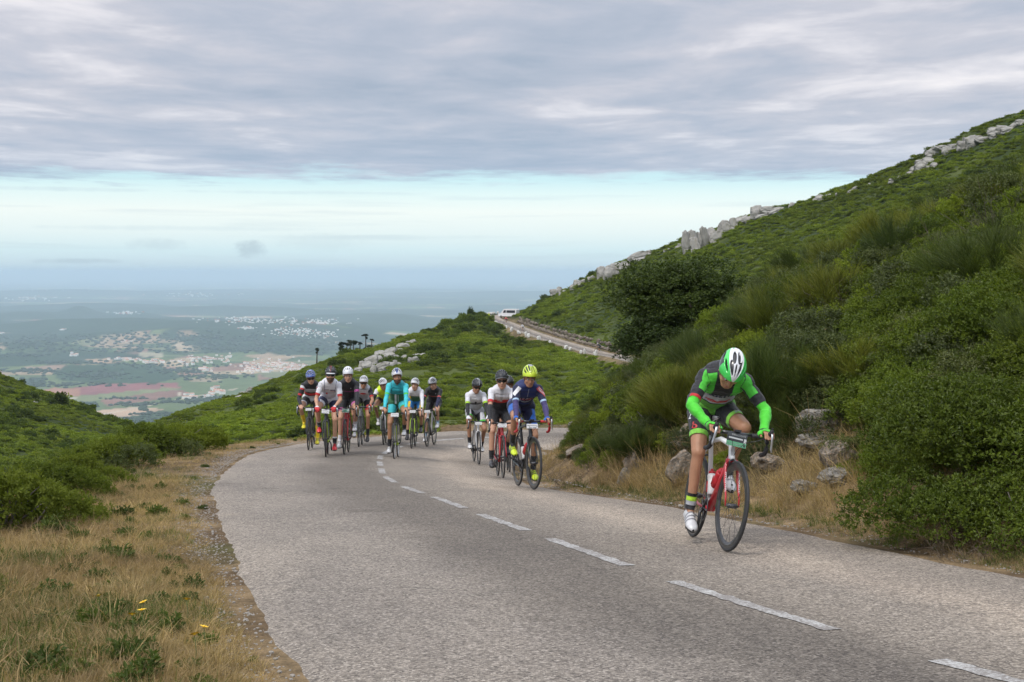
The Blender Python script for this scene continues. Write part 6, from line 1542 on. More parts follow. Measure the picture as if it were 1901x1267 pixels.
# nearest rider, head down on the hoods
FGP = [(-.5, .5, .20, .5, 1), (-.42, .30, .26, .40, 2), (-.30, .42, .02, .13, 2), (-.48, -.36, -.16, .16, 2), (-.5, .5, -.5, -.17, 3), (-.46, -.36, -.44, -.24, 1), (-.30, .44, -.38, -.30, 4)]
W_PART = lambda f: np.minimum(.085 + .02 * np.cos(f['x'] * 20) - np.abs(f['y']), .2)
r_.append(dict(name='green', pos=(1349, 1024, 1284, 7), torso=29, pitch=56, yaw=-10, roll=-8, scale=1.0, crank=-82, sway=-.07, hipx=-.02, knee=.12, hands={}, vox=.0060, wrinkle=.014, smooth=3, hand_scale=1.0, steer=.05, foot=24, curl=40,
    neck=(.97, -.06, .02), elbow=.75, poles={-1: np.array([-.5, -1.15, -.35]), 1: np.array([-.3, .9, -.2])}, wrist={-1: np.array([-.01, 0, .0])},
    label='person in black and bright green kit riding alone, head bowed under green and white helmet', group='cyclists climbing the road',
    bike_label='white and red racing bicycle with black and green number plate, nearest of all', skin=SKINS[0],
    sleeve=.78, warmer=wl_all(.70, 1.94, [(None, F_SLEEVEG)]), glove={-1: ([(None, F_SLEEVEG), (lambda f: 2.0 - f['A'], F_BLACK)], .105), 1: ([(None, F_SLEEVEG), (lambda f: 2.0 - f['A'], F_BLACK)], .105)},
    jersey=[(None, F_BLACK), (torso_band(.10, .36), fb('kit_green', (.11, .34, .04))), (torso_band(.38, .62), F_GREY), (lambda f: np.where(f['A'] > -.25, -1, np.minimum(.05, np.minimum((np.abs(f['u']) - .075) * 1.0, np.minimum(f['s'] - .62, (f['w'] - .045) * 2)) * 1.0)), F_GREEN),
            (lambda f: np.where(f['A'] > -.25, np.minimum(f['front'] - .022, .52 - f['A']), -1), F_GREEN), (A(.66, .80), F_BLACK), (side_arm(A(.70, .80), -1), F_RED),
            (lambda f: np.where(f['A'] > -.25, -1, np.minimum(-.055 - f['w'], np.minimum(f['s'] - .66, .86 - f['s']))), F_BGREEN), (lambda f: np.where(f['A'] > -.25, -1, np.minimum(-.055 - f['w'], np.minimum(f['s'] - .42, .56 - f['s']))), F_WHITE)],
    shorts=[(None, F_BLACK), (Lb(.60, .80), F_BGREEN)], short_end=.70, sock=[(None, F_BLACK), (Lb(1.80, 1.88), F_LIME), (Lb(1.88, 1.955), F_GREY)], sock_top=1.74, shoe=[SH_WHITE, SOLE, SH_GREY],
    helmet=dict(regions=[(None, H_GREEN), (lambda f: np.minimum(34 - np.abs(f['a']), f['m'] + 60), H_WHITE), (lambda f: np.minimum(np.abs(f['a']) - 58, 8 - f['m']), H_BLACK)], vents=[(0, 6, 20, 66), (24, 10, 6, 62), (-24, 10, 6, 62), (11, 9, -28, 22), (-11, 9, -28, 22), (50, 7, -4, 44), (-50, 7, -4, 44), (16, 6, -66, -40), (-16, 6, -66, -40), (62, 8, -40, -8), (-62, 8, -40, -8)]),
    paint=WHITE_PAINT, paint2=RED_PAINT, fork=RED_PAINT, deep=True, bottles=[(BOT_RED, BOT_RED), (BOT_WHITE, BOT_RED)], plate=FGP, plate_size=(.155, .105), plate_dz=-.045, plate_tilt=-.10, plate_mats=[M('plate_black', (.03, .032, .036), .45), M('plate_black2', (.05, .055, .06), .45), M('plate_silver', (.50, .52, .52), .5), M('plate_green', (.12, .36, .20), .5), M('plate_dgreen', (.30, .50, .38), .5)], computer=True, saddle=WHITE_PAINT))
r_.append(dict(name='navy', pos=(992, 909, 962, -1), torso=34, sway=.06, roll=-3, pitch=24, yaw=-5, scale=.95, crank=84, knee=.16, hands={}, vox=.0085, steer=.08, elbow=.85, foot=20,
    label='person in navy blue kit and neon yellow helmet leading the right hand trio', bike_label='black racing bicycle with red bar tape, ridden behind the foremost one', skin=SKINS[0],
    sleeve=.80, warmer=wl_all(.72, 1.93, [(None, F_PURPLE)]), glove={-1: ([(None, F_ROYAL)], .100), 1: ([(None, F_ROYAL)], .100)},
    jersey=[(None, F_NAVY), (A(-.28, .74), F_DNAVY), (A(.70, .80), F_LBLUE), (torso_band(.42, .66), F_DNAVY), (lambda f: np.where(f['A'] > -.25, -1, np.minimum(np.minimum(np.abs(f['u']) - .118, f['s'] - .38), .62 - f['s'])), F_WHITE), (torso_band(-.2, .36), F_DNAVY)],
    shorts=[(None, F_ROYAL), (lambda f: np.where(f['L'] > -.2, -(f['lo'] - .035) * 1.0 - np.clip(f['L'] - .35, 0, 1) * .3, .05), F_DNAVY), (Lb(.66, .8), F_ROYAL)], short_end=.70, sock=[(None, F_BLACK)], sock_top=1.62, shoe=[SH_NEON, SOLE, SH_BLACK],
    helmet=dict(regions=[(None, H_NEON), (lambda f: np.minimum(20 - np.abs(f['a']), -(f['m'] - 12)), H_GREY)], inner=BLACK, vents=[(0, 5, 2, 75), (18, 8, -10, 60), (-18, 8, -10, 60), (40, 8, -20, 52), (-40, 8, -20, 52), (62, 9, -6, 42), (-62, 9, -6, 42), (0, 5, -70, -6), (30, 8, -66, -24), (-30, 8, -66, -24)]),
    paint=DARK_PAINT, fork=DARK_PAINT, tape=M('red_tape', (.50, .025, .03), .6), bottles=[(BOT_RED, BOT_RED), (BOT_WHITE, BOT_BLK)], plate=PLATE, plate_size=(.155, .060), plate_dz=-.060, computer=True))
r_.append(dict(name='redwhite', pos=(934, 888, 924, 0), torso=45, sway=.03, roll=3, pitch=12, yaw=-6, scale=1.02, crank=-38, knee=.16, hands={}, vox=.009, elbow=.75,
    label='person in white, red and black jersey with black helmet, middle of the right hand trio', bike_label='red racing bicycle with black wheels between the black one and the white one', skin=SKINS[1],
    sleeve=.78, warmer=wl_all(.95, 1.93, [(None, F_BLACK)]), glove={-1: ([(None, F_BLACK)], .09), 1: ([(None, F_BLACK)], .09)},
    jersey=[(None, F_WHITE), (torso_band(.52, .68, False), F_RED), (torso_band(-.2, .53, False), F_BLACK), (A(.62, .80), F_RED), (lambda f: np.minimum(f['n'] - .012, .1), F_RED), (only_torso(lambda f: np.minimum(.016 + .035 * np.clip(f['s'] - .66, 0, .4) - np.abs(f['u']), np.minimum(f['s'] - .60, f['w'])) ), F_GREY)],
    shorts=[(None, F_BLACK)], short_end=.66, sock=[(None, F_BLACK)], sock_top=1.70, shoe=[SH_BLACK, SOLE, SH_GREY], collar=.06, glasses=SUNG, helmet=dict(regions=hreg(H_BLACK, H_GREY, None, .010)),
    paint=RED_PAINT, fork=RED_PAINT, bottles=[(BOT_CLEAR, BOT_BLK)], plate=PLATE, plate_size=(.135, .065), deep=True, computer=True))
r_.append(dict(name='hidden_red', pos=(946, 877, 942, 0), torso=62, pitch=14, scale=1.04, crank=60, hands={}, eyes=True,
    label='person in red jersey and black helmet, almost hidden behind the rider wearing VOX lettering', bike_label='dark racing bicycle almost hidden behind the red one', skin=SKINS[0],
    sleeve=.78, jersey=[(None, F_RED), (torso_band(-.2, .8, False), F_BLACK)], shorts=[(None, F_BLACK)], sock=[(None, F_BLACK)], shoe=[SH_BLACK, SOLE, SH_GREY], helmet=dict(regions=hreg(H_BLACK)), paint=DARK_PAINT))
r_.append(dict(name='white_black', pos=(889, 863, 880, 0), torso=49, sway=-.03, roll=-4, pitch=17, yaw=12, scale=1.02, crank=14, knee=.20, hands={}, elbow=.95,
    label='person in whitish jersey with black chest bars and black arm warmers, right hand trio', bike_label='white and black racing bicycle with thin wheels, third of the right hand trio', skin=SKINS[2],
    sleeve=.74, warmer=wl_all(.70, 1.93, [(None, F_BLACK)]), glove={-1: ([(None, F_WHITE)], .10), 1: ([(None, F_WHITE)], .10)},
    jersey=[(None, F_WHITE), (torso_band(-.2, .60), F_GREY), (torso_band(.50, .545), F_BLACK), (torso_band(.565, .61), F_BLACK), (A(.60, .76), F_LIME)],
    shorts=[(None, F_BLACK), (lambda f: np.where(f['L'] < -.2, -1, np.minimum(f['lo'] - .012, f['L'] - .1)), F_WHITE), (Lb(.56, .8), F_GREEN)], short_end=.66, sock=[(None, F_BLACK)], sock_top=1.78, shoe=[SH_WHITE, SOLE, SH_GREY], glasses=SUNG, helmet=dict(regions=hreg(H_BLACK, None, H_GREY)),
    paint=WHITE_PAINT, paint2=DARK_PAINT, fork=WHITE_PAINT, plate=PLATE, plate_size=PS, deep=False))
r_.append(dict(name='black_red', pos=(793, 829, 806, -1), torso=38, sway=.17, roll=5, pitch=22, yaw=-14, scale=.97, crank=-70, hands={}, knee=.12,
    label='person in black jersey with thin coral chest stripe, right end of the left group', bike_label='black and white racing bicycle at the right end of the left hand group', skin=SKINS[1],
    sleeve=1.93, jersey=[(None, F_BLACK), (torso_band(.595, .63), F_PINK), (A(.62, .70), F_PINK), (A(.72, 1.95), F_DNAVY)], shorts=[(None, F_BLACK)], short_end=.66, sock=[(None, F_LBLUE)], sock_top=1.80, shoe=[SH_WHITE, SOLE, SH_GREY], helmet=dict(regions=hreg(H_GREY, H_BLACK, H_WHITE, .012)),
    paint=WHITE_PAINT, paint2=DARK_PAINT, fork=DARK_PAINT, plate=PLATE, plate_size=PS, deep=True))
r_.append(dict(name='green_yellow', pos=(764, 833, 771, 1), torso=33, sway=.03, roll=-4, pitch=6, yaw=-12, scale=.93, crank=-28, hands={}, knee=.14,
    label='person in green, white and yellow jersey, blue shorts and one white arm warmer', bike_label='black racing bicycle with lime fork beside the turquoise rider', skin=SKINS[1],
    sleeve=.78, warmer={1: (.72, 1.92, [(None, F_WHITE)])}, glove={1: ([(None, F_LIME)], .09), -1: ([(None, F_LIME)], .09)},
    jersey=[(None, F_WHITE), (torso_band(-.2, .74, False), F_DGREEN), (sides(.10, .3, .98), F_YELLOW), (only_torso(lambda f: np.minimum(f['s'] - .74, .2)), F_WHITE), (torso_band(-.3, .22), F_BLUE)], shorts=[(None, F_BLUE), (lambda f: np.where(f['L'] < -.2, -1, f['lo'] - .02), F_YELLOW)], short_end=.58,
    sock=[(None, F_BLACK)], sock_top=1.8, shoe=[SH_BLACK, SOLE, SH_GREY], helmet=dict(regions=hreg(H_WHITE)), paint=DARK_PAINT, fork=LIME, plate=PLATE, plate_size=PS, deep=True))
r_.append(dict(name='turquoise', pos=(732, 852, 739, 0), torso=47, sway=.03, roll=4, pitch=6, yaw=5, scale=1.0, crank=-82, hands={}, knee=.14, elbow=.8,
    label='person in turquoise and dark green jersey with turquoise sleeves, near the centre dashes', bike_label='black racing bicycle with a yellow green down tube under the turquoise rider', skin=SKINS[0],
    sleeve=.80, warmer=wl_all(.74, 1.93, [(None, F_TURQ)]), jersey=[(None, F_TURQD), (torso_band(-.2, .60, False), F_DGREEN), (A(-.28, .80), F_TURQ), (A(.64, .76), F_GREEN), (lambda f: np.minimum(.06 - np.abs(f['A'] + .02) * 1.0, .1) - .025, F_TURQ), (only_torso(lambda f: np.minimum(np.minimum(.018 - np.abs(f['u'] + .035), np.minimum(f['s'] - .12, .60 - f['s'])), f['w'])), F_WHITE), (only_torso(lambda f: np.minimum(np.minimum(.007 - np.abs(f['u'] - .012), np.minimum(f['s'] - .2, .56 - f['s'])), f['w'])), F_GREY),
            (only_torso(lambda f: np.minimum(np.minimum(.004 - np.abs(np.abs(f['u']) - .112), f['s'] - .66), f['w'] + .1)), F_DNAVY)], shorts=[(None, F_TURQ), (Lb(.56, .8), F_GREEN)], short_end=.62, sock=[(None, F_BLACK)], sock_top=1.72, shoe=[SH_WHITE, SOLE, SH_GREY], helmet=dict(regions=hreg(H_WHITE, H_WHITE, H_BLUE, .014, lambda f: np.minimum(9 - np.abs(np.abs(f['a']) - 14), f['m'] - 5))),
    paint=DARK_PAINT, paint2=LIME, fork=DARK_PAINT, plate=PLATE, plate_size=(.15, .07), rim=ALLOY, deep=False, computer=False, beard=True))
r_.append(dict(name='hivis', pos=(712, 826, 716, -2), torso=24, sway=.02, roll=10, pitch=20, yaw=22, scale=.92, crank=100, hands={}, knee=.2,
    label='person in fluorescent yellow vest and white helmet, half hidden behind the turquoise rider', bike_label='grey racing bicycle under the rider in the fluorescent vest', skin=SKINS[2],
    sleeve=.70, warmer=wl_all(.62, 1.93, [(None, F_BLACK)]), jersey=[(None, F_HIVIS), (A(-.2, .80), F_WHITE), (A(.40, .80), F_BLACK)], shorts=[(None, F_BLACK)], short_end=.5, sock=[(None, F_WHITE)], sock_top=1.84, shoe=[SH_WHITE, SOLE, SH_BLACK], helmet=dict(regions=hreg(H_WHITE, H_BLACK, None, .012)), paint=GREY_PAINT, fork=WHITE_PAINT, plate=PLATE, plate_size=PS, deep=True, tape=M('lime_tape', (.35, .50, .04), .6)))
r_.append(dict(name='red_emblem', pos=(666, 830, 672, 1), torso=28, sway=.07, roll=-3, pitch=16, yaw=6, scale=.93, crank=80, hands={}, knee=.14,
    label='person in pale grey jersey with red chest emblem, red gloves and white helmet', bike_label='grey racing bicycle with thin dark wheels behind the red bicycle', skin=SKINS[0],
    sleeve=.72, glove={-1: ([(None, F_RED)], .12), 1: ([(None, F_RED)], .12)}, jersey=[(None, F_GREY), (torso_band(.55, 1.0), F_WHITE), (A(-.15, .80), F_BLACK), (A(.60, .80), F_RED), (sides(.135, -.2, .6), F_BLACK)],
    shorts=[(None, F_BLACK), (Lb(.62, .8), F_RED)], short_end=.70, sock=[(None, F_BLACK)], sock_top=1.66, shoe=[SH_BLACK, SOLE, SH_GREY], glasses=SUNG, helmet=dict(regions=hreg(H_WHITE, H_WHITE, None, .012)), paint=GREY_PAINT, fork=DARK_PAINT, deep=False,
    decals=[('emblem', 'jersey', lambda i: i['pel'] + i['spine'] * .33, lambda i: i['lat'], lambda i: i['spine'], lambda i: i['wf'], disc_shape(), F_RED, (.15, .085), .004), ('emblem', 'jersey', lambda i: i['pel'] + i['spine'] * .33, lambda i: i['lat'], lambda i: i['spine'], lambda i: i['wf'], disc_shape(), F_PINK, (.09, .03), .007)]))
r_.append(dict(name='black_pink', pos=(639, 844, 647, 1), torso=40, sway=.02, roll=4, pitch=14, yaw=4, scale=1.0, crank=-74, hands={}, knee=.16, elbow=.8,
    label='person in black long sleeved jersey with magenta stripes and white helmet on a red bicycle', bike_label='red racing bicycle with green and white number plate in the left hand group', skin=SKINS[1],
    sleeve=1.92, jersey=[(None, F_BLACK), (torso_band(.60, .622), F_MAG), (A(.55, .60), F_MAG), (A(.64, .69), F_MAG)], shorts=[(None, F_BLACK), (Lb(.56, .8), F_MAG), (Lb(.62, .64), F_WHITE)], short_end=.68, sock=[(None, F_WHITE)], sock_top=1.76, shoe=[SH_WHITE, SOLE, SH_GREY],
    helmet=dict(regions=hreg(H_WHITE), vents=[(0, 6, 14, 56), (24, 6, 12, 50), (-24, 6, 12, 50), (50, 5, 4, 40), (-50, 5, 4, 40), (0, 6, -50, -10), (26, 6, -50, -10), (-26, 6, -50, -10)]), paint=RED_PAINT, fork=RED_PAINT, deep=True, plate=[(-.5, .5, .10, .36, 1), (-.5, .5, -.40, -.12, 1), (-.2, .3, -.10, .08, 1)], plate_mats=[WHITEP, M('plate_green2', (.10, .28, .18), .5)], plate_size=(.14, .07), computer=True))
r_.append(dict(name='hidden_white', pos=(641, 826, 648, 0), torso=45, pitch=10, scale=.99, crank=40, hands={},
    label='person with grey and white helmet, hidden behind the rider with magenta stripes', bike_label='dark racing bicycle hidden behind the red one of the left hand group', skin=SKINS[0],
    sleeve=.75, jersey=[(None, F_BLACK)], shorts=[(None, F_BLACK)], sock=[(None, F_WHITE)], shoe=[SH_WHITE, SOLE, SH_GREY], helmet=dict(regions=hreg(H_WHITE, None, H_GREY, accent_fn=lambda f: f['m'] * -1 + 0 * f['a'] + 10)), paint=DARK_PAINT))
r_.append(dict(name='white_navy', pos=(605, 849, 609, -1), torso=37, sway=.12, roll=-3, pitch=3, yaw=2, scale=1.0, crank=95, hands={-1: 'top', 1: 'top'}, knee=.16, elbow=.5,
    label='person in white jersey with red cuffs, sunglasses and dark helmet with white peak', bike_label='black racing bicycle with green down tube under the rider with red cuffs', skin=SKINS[1],
    sleeve=.76, glove={-1: ([(None, F_RED), (lambda f: 2.25 - f['A'], F_WHITE)], .14), 1: ([(None, F_RED), (lambda f: 2.25 - f['A'], F_WHITE)], .14)},
    jersey=[(None, F_WHITE), (torso_band(-.2, .62), fb('pale', (.52, .51, .56))), (A(.62, .80), F_RED), (lambda f: np.minimum(.010 - np.abs(f['A'] + .0), .1) * 1.0, F_NAVY), (only_torso(lambda f: np.minimum(np.minimum(.005 - np.abs(np.abs(f['u']) - .085 - .05 * (f['s'] - .6)), f['s'] - .55), f['w'])), F_NAVY), (sides(.138, .05, .62), F_WHITE)],
    shorts=[(None, F_DNAVY), (Lb(.50, .66), F_WHITE), (lambda f: np.where(f['L'] < -.2, -1, np.minimum(f['lo'] - .065, .2)), F_NAVY)], short_end=.66, sock=[(None, F_BLACK), (Lb(1.70, 1.80), F_WHITE)], sock_top=1.74, shoe=[SH_RED, SOLE, SH_BLACK], glasses=SUNG, beard=True, visor=H_WHITE, helmet=dict(regions=hreg(H_BLACK, None, fb('helm_red', (.20, .03, .03)))),
    paint=DARK_PAINT, paint2=LIME, fork=DARK_PAINT, deep=True, plate=PLATE, plate_size=(.14, .075), plate_tilt=-.12, computer=True,
    decals=[('chest_print', 'jersey', lambda i: i['pel'] + i['spine'] * .34 + i['lat'] * .05, lambda i: i['lat'], lambda i: i['spine'], lambda i: i['wf'], rect_shape(), F_RED, (.08, .016), .004), ('chest_print', 'jersey', lambda i: i['pel'] + i['spine'] * .37 + i['lat'] * .05, lambda i: i['lat'], lambda i: i['spine'], lambda i: i['wf'], rect_shape(), F_NAVY, (.09, .012), .004), ('chest_print', 'jersey', lambda i: i['pel'] + i['spine'] * .38 - i['lat'] * .06, lambda i: i['lat'], lambda i: i['spine'], lambda i: i['wf'], rect_shape(), F_NAVY, (.08, .010), .004), ('chest_print', 'jersey', lambda i: i['pel'] + i['spine'] * .25 - i['lat'] * .05, lambda i: i['lat'], lambda i: i['spine'], lambda i: i['wf'], disc_shape(), F_RED, (.035, .05), .004)]))
r_.append(dict(name='striped', pos=(573, 836, 580, -1), torso=37, sway=.05, roll=5, pitch=18, yaw=10, scale=.99, crank=104, hands={-1: 'top', 1: 'hood'}, knee=.24, elbow=.7,
    label='person in black, red and white banded jersey with blue helmet and yellow socks', bike_label='black racing bicycle with white stem, leftmost of the group', skin=SKINS[1],
    sleeve=.78, warmer=wl_all(.72, 1.90, [(None, F_BLACK)]), jersey=[(None, F_BLACK), (torso_band(.62, .86), F_GREY), (torso_band(.40, .52), F_RED), (torso_band(-.2, .36), F_WHITE), (A(.05, .30), F_WHITE), (A(.22, .34), F_RED), (A(.64, .80), F_RED), (only_torso(lambda f: np.minimum(np.abs(f['u']) - .10 - .4 * (.95 - f['s']), f['s'] - .7)), F_BLACK)],
    shorts=[(None, F_BLACK), (Lb(.54, .66), F_WHITE)], short_end=.60, sock=[(None, F_YELLOW)], sock_top=1.45, shoe=[SH_YEL, SOLE, SH_BLACK], glasses=SUNG, helmet=dict(regions=hreg(H_BLUE, None, H_WHITE, accent_fn=lambda f: 3.2 - np.abs(((f['m'] + 9 * np.cos(np.radians(f['a'] * 6))) % 26) - 13))), paint=DARK_PAINT, fork=DARK_PAINT, stem=WHITE_PAINT, deep=True, plate=PLATE, plate_size=(.12, .05), plate_tilt=.0))

INFO = {}
for q in r_:
    px, py, rpx, ln = q.pop('pos'); q['matrix'] = placement(px, py, rpx, ln)
    INFO[q['name']] = rider(q)
# lettering and emblems on clothes and frames
PR_RED, PR_WHITE, PR_GREY, PR_NAVY = M('print_red', (.52, .05, .05), .6), M('print_white', (.66, .66, .68), .6), M('print_grey', (.30, .32, .36), .6), M('print_navy', (.03, .04, .09), .6)
def chest(i, v, u=0): return i['pel'] + i['spine'] * v + i['lat'] * u
lat_f, spn_f, wf_f = (lambda i: i['lat']), (lambda i: i['spine']), (lambda i: i['wf'])
i = INFO['navy']
decal(i, ('chest_lettering', 'jersey', lambda i: chest(i, .265), lat_f, spn_f, wf_f, 'VULCAN', PR_WHITE, (.236, .062), .004))
decal(i, ('chest_lettering', 'jersey', lambda i: chest(i, .265), lat_f, spn_f, wf_f, 'VULCAN', PR_RED, (.222, .046), .0075))
arc = np.linspace(-.9, .9, 13); V = np.concatenate([np.stack([arc, .35 * arc ** 2 - .1, 0 * arc], 1), np.stack([arc, .35 * arc ** 2 + .10, 0 * arc], 1)]); k = np.arange(12)
ARC = (V, np.concatenate([np.stack([k, k + 1, 13 + k + 1], 1), np.stack([k, 13 + k + 1, 13 + k], 1)]))
decal(i, ('chest_print', 'jersey', lambda i: chest(i, .215), lat_f, spn_f, wf_f, ARC, PR_GREY, (.19, .030), .004))
g = G(); addtube(g, [chest(i, .33) + i['wf'] * .2, chest(i, .44) + i['wf'] * .2], .002, 4)
decal(i, ('zip', 'jersey', lambda i: chest(i, .40), lat_f, spn_f, wf_f, rect_shape(3, 8), PR_GREY, (.006, .13), .004))
for s, base, words_ in ((1, PR_RED, PR_WHITE), (-1, PR_WHITE, PR_NAVY)):
    shd = lambda i, s=s: i['J'][s][0] + (i['J'][s][1] - i['J'][s][0]) * .16 + i['lat'] * s * -.01
    axd = lambda i, s=s: (i['J'][s][1] - i['J'][s][0]) * (1 if s > 0 else -1) + i['lat'] * .18
    nmd = lambda i, s=s: i['wf'] * .55 + i['spine'] * .75 + i['lat'] * s * .35
    ayd = lambda i, s=s: np.cross(nmd(i), axd(i))
    decal(i, ('shoulder_panel', 'jersey', shd, axd, ayd, nmd, rect_shape(10, 4), base, (.17, .052), .004))
    if s > 0: decal(i, ('shoulder_lettering', 'jersey', shd, axd, ayd, nmd, 'VULCAN', words_, (.15, .036), .007))
i = INFO['redwhite']
decal(i, ('chest_lettering', 'jersey', lambda i: chest(i, .315, -.035), lat_f, spn_f, wf_f, 'VOX', PR_WHITE, (.075, .030), .004))
i = INFO['turquoise']
decal(i, ('chest_print', 'jersey', lambda i: chest(i, .36, .055), lat_f, spn_f, wf_f, rect_shape(), PR_NAVY, (.05, .018), .004))
i = INFO['white_black']
decal(i, ('chest_print', 'jersey', lambda i: chest(i, .30), lat_f, spn_f, wf_f, disc_shape(), F_BLACK, (.05, .075), .005))
for nm, c in (('black_red', PR_WHITE), ('black_pink', PR_WHITE)):
    decal(INFO[nm], ('chest_badge', 'jersey', lambda i: chest(i, .40, .05), lat_f, spn_f, wf_f, disc_shape(12, 1, 1, 2), c, (.018, .018), .004))
i = INFO['green']
SCR = []                                                            # the sponsor's script, too blurred to read: brush strokes
def strokes(L, w):
    V, T = [], []
    for pts in L:
        pts = np.asarray(pts, float)
        pts = np.concatenate([pts[k] + (pts[k + 1] - pts[k]) * np.linspace(0, 1, 4, endpoint=False)[:, None] for k in range(len(pts) - 1)] + [pts[-1:]])
        d = np.gradient(pts, axis=0); nn = np.stack([-d[:, 1], d[:, 0]], 1); nn /= np.maximum(np.linalg.norm(nn, axis=1), 1e-6)[:, None]; b = len(V); m = len(pts)
        for p, n_ in zip(pts, nn): V += [[*(p - n_ * w), 0], [*(p + n_ * w), 0]]
        for k in range(m - 1): T += [[b + 2 * k, b + 2 * k + 2, b + 2 * k + 3], [b + 2 * k, b + 2 * k + 3, b + 2 * k + 1]]
    return np.array(V), np.array(T)
script = strokes([[(-.8, .1), (-.55, .4), (-.45, .1), (-.6, -.2)], [(-.42, .3), (-.40, -.1), (-.25, -.1), (-.2, .3)], [(-.2, .3), (-.18, -.15)], [(.15, .05), (.0, .25), (-.05, .05), (.05, -.15), (.2, -.05)], [(.3, .5), (.3, -.1), (.42, -.12)], [(.5, .3), (.6, -.1), (.75, .45)]], .055)
decal(i, ('chest_print', 'jersey', lambda i: chest(i, .275), lat_f, spn_f, wf_f, script, PR_NAVY, (.21, .055), .004))
decal(i, ('chest_print', 'jersey', lambda i: chest(i, .215), lat_f, spn_f, wf_f, strokes([[(-1, 0), (-.5, .05), (-.1, -.05), (.4, .05), (1, 0)], [(-.8, -.2), (.8, -.15)]], .07), PR_RED, (.20, .022), .004))
leg = lambda s, t: (lambda i: i['K'][s][0] + (i['K'][s][1] - i['K'][s][0]) * t)
down = lambda s: (lambda i: i['K'][s][0] - i['K'][s][1])
nout = lambda i: np.array([.75, -.66, .1])
decal(i, ('shorts_emblem', 'shorts', leg(-1, .47), lambda i: np.array([.55, .8, 0]), down(-1), nout, 'b', PR_RED, (.048, .060), .004))
decal(i, ('shorts_number', 'shorts', lambda i: i['K'][-1][0] + (i['K'][-1][1] - i['K'][-1][0]) * .26 + np.array([0, -.05, 0]), lambda i: np.array([.6, .75, 0]), down(-1), lambda i: np.array([.62, -.78, .1]), '2', PR_WHITE, (.040, .070), .004))
decal(i, ('shorts_print', 'shorts', leg(1, .60), lambda i: np.array([-.3, .9, 0]), down(1), lambda i: np.array([.5, .1, .85]), strokes([[(-1, -.3), (-.4, .1), (.3, .15), (1, .05)], [(-.9, -.6), (-.3, -.2), (.3, -.12), (1, -.2)]], .09), PR_GREY, (.075, .026), .004))
# make name running down both fork blades of the nearest bicycle
V, T = text_mesh('PINARELLO', .01)
for s in (-1, 1):
    W = V[:, 0].max() - V[:, 0].min(); hgt_ = V[:, 1].max() - V[:, 1].min()
    a, b = i['S']((-.128 + .030, s * .049, .590)), i['S']((-.030, s * .0515, .410)); ax = unit(b - a) * (-1 if s < 0 else 1); nm = unit(np.array([.93, s * .12, .30])); ay = unit(np.cross(nm, ax)); ax = np.cross(ay, nm)
    c = (a + b) / 2 + nm * .0170
    link('fork_lettering', new_mesh('fork_lettering', c + V[:, :1] / W * .155 * ax + V[:, 1:2] / hgt_ * .013 * ay, T, [PR_WHITE]), i['bike'])
# ================================================================ along the far road
def far_pt(s, lat): return np.array([np.interp(s, RS, RC[:, 0]) + np.interp(s, RS, RN[:, 0]) * lat, np.interp(s, RS, RC[:, 1]) + np.interp(s, RS, RN[:, 1]) * lat, np.interp(s, RS, RZ)])
MSTONE = [rock_mesh('marker_stone', 500 + i, (.8, .7, 1.1), R_WHITE, 2, 12, .05) for i in range(4)]
s0_, s1_ = s_at((16.6, 212)), s_at((-4.0, 345)); rr = random.Random(3); k = 0
for cl in np.linspace(s0_, s1_, 13):
    for j in range(rr.choice([1, 2, 2, 3])):
        s = cl + rr.uniform(-1.8, 1.8); p = far_pt(s, -2.5 - rr.uniform(.45, .95)); h = rr.uniform(.6, 1.25)
        o = link('marker_stone', rr.choice(MSTONE), None, (p[0], p[1], p[2] + h * .32), (0, rr.uniform(-.2, .2), rr.uniform(0, 6)), (rr.uniform(.7, 1.3), .8, h)); k += 1
        tag(o, 'whitewashed rough stone on the outer edge of the distant road', 'marker stone', 'white edge stones of the distant road')
for j in range(9):
    p = far_pt(s_at((-4.5, 358)) + j * 3.0, -3.2); o = link('marker_stone', MSTONE[j % 4], None, (p[0], p[1], p[2] + .30), (0, 0, j), (1.9, .9, .8)); tag(o, 'pale low stone of the parapet at the far bend of the distant road', 'marker stone', 'parapet stones at the far bend')
# the cut rock face on the uphill side
g = G(); r = np.random.default_rng(9); v0, f0 = ico(1)
for s in np.arange(s_at((17.2, 203)), s_at((-1.0, 330)), .42):
    for lev in range(r.choice([0, 1, 1, 2])):
        p = far_pt(s + r.uniform(-.3, .3), 2.5 + .75 + lev * .55 + r.uniform(-.15, .35)); sz = r.uniform(.20, .46)
        g.add(v0 * (1 + .3 * (r.random((len(v0), 1)) - .5)) * np.array([sz, sz, sz * r.uniform(.7, 1.3)]) + p + [0, 0, .25 + lev * .75 + r.uniform(-.2, .2)], f0)
e = bpy.data.objects.new('rock_cutting', None); COL.objects.link(e); tag(e, 'rough brownish rock face cut along the uphill side of the distant road', 'rock face')
tag(link('stones', g.mesh('stones', [rock_mat('cut_rock', (.26, .22, .18), (.11, .095, .08), (.20, .15, .10), .5)], False), e), kind='stuff')
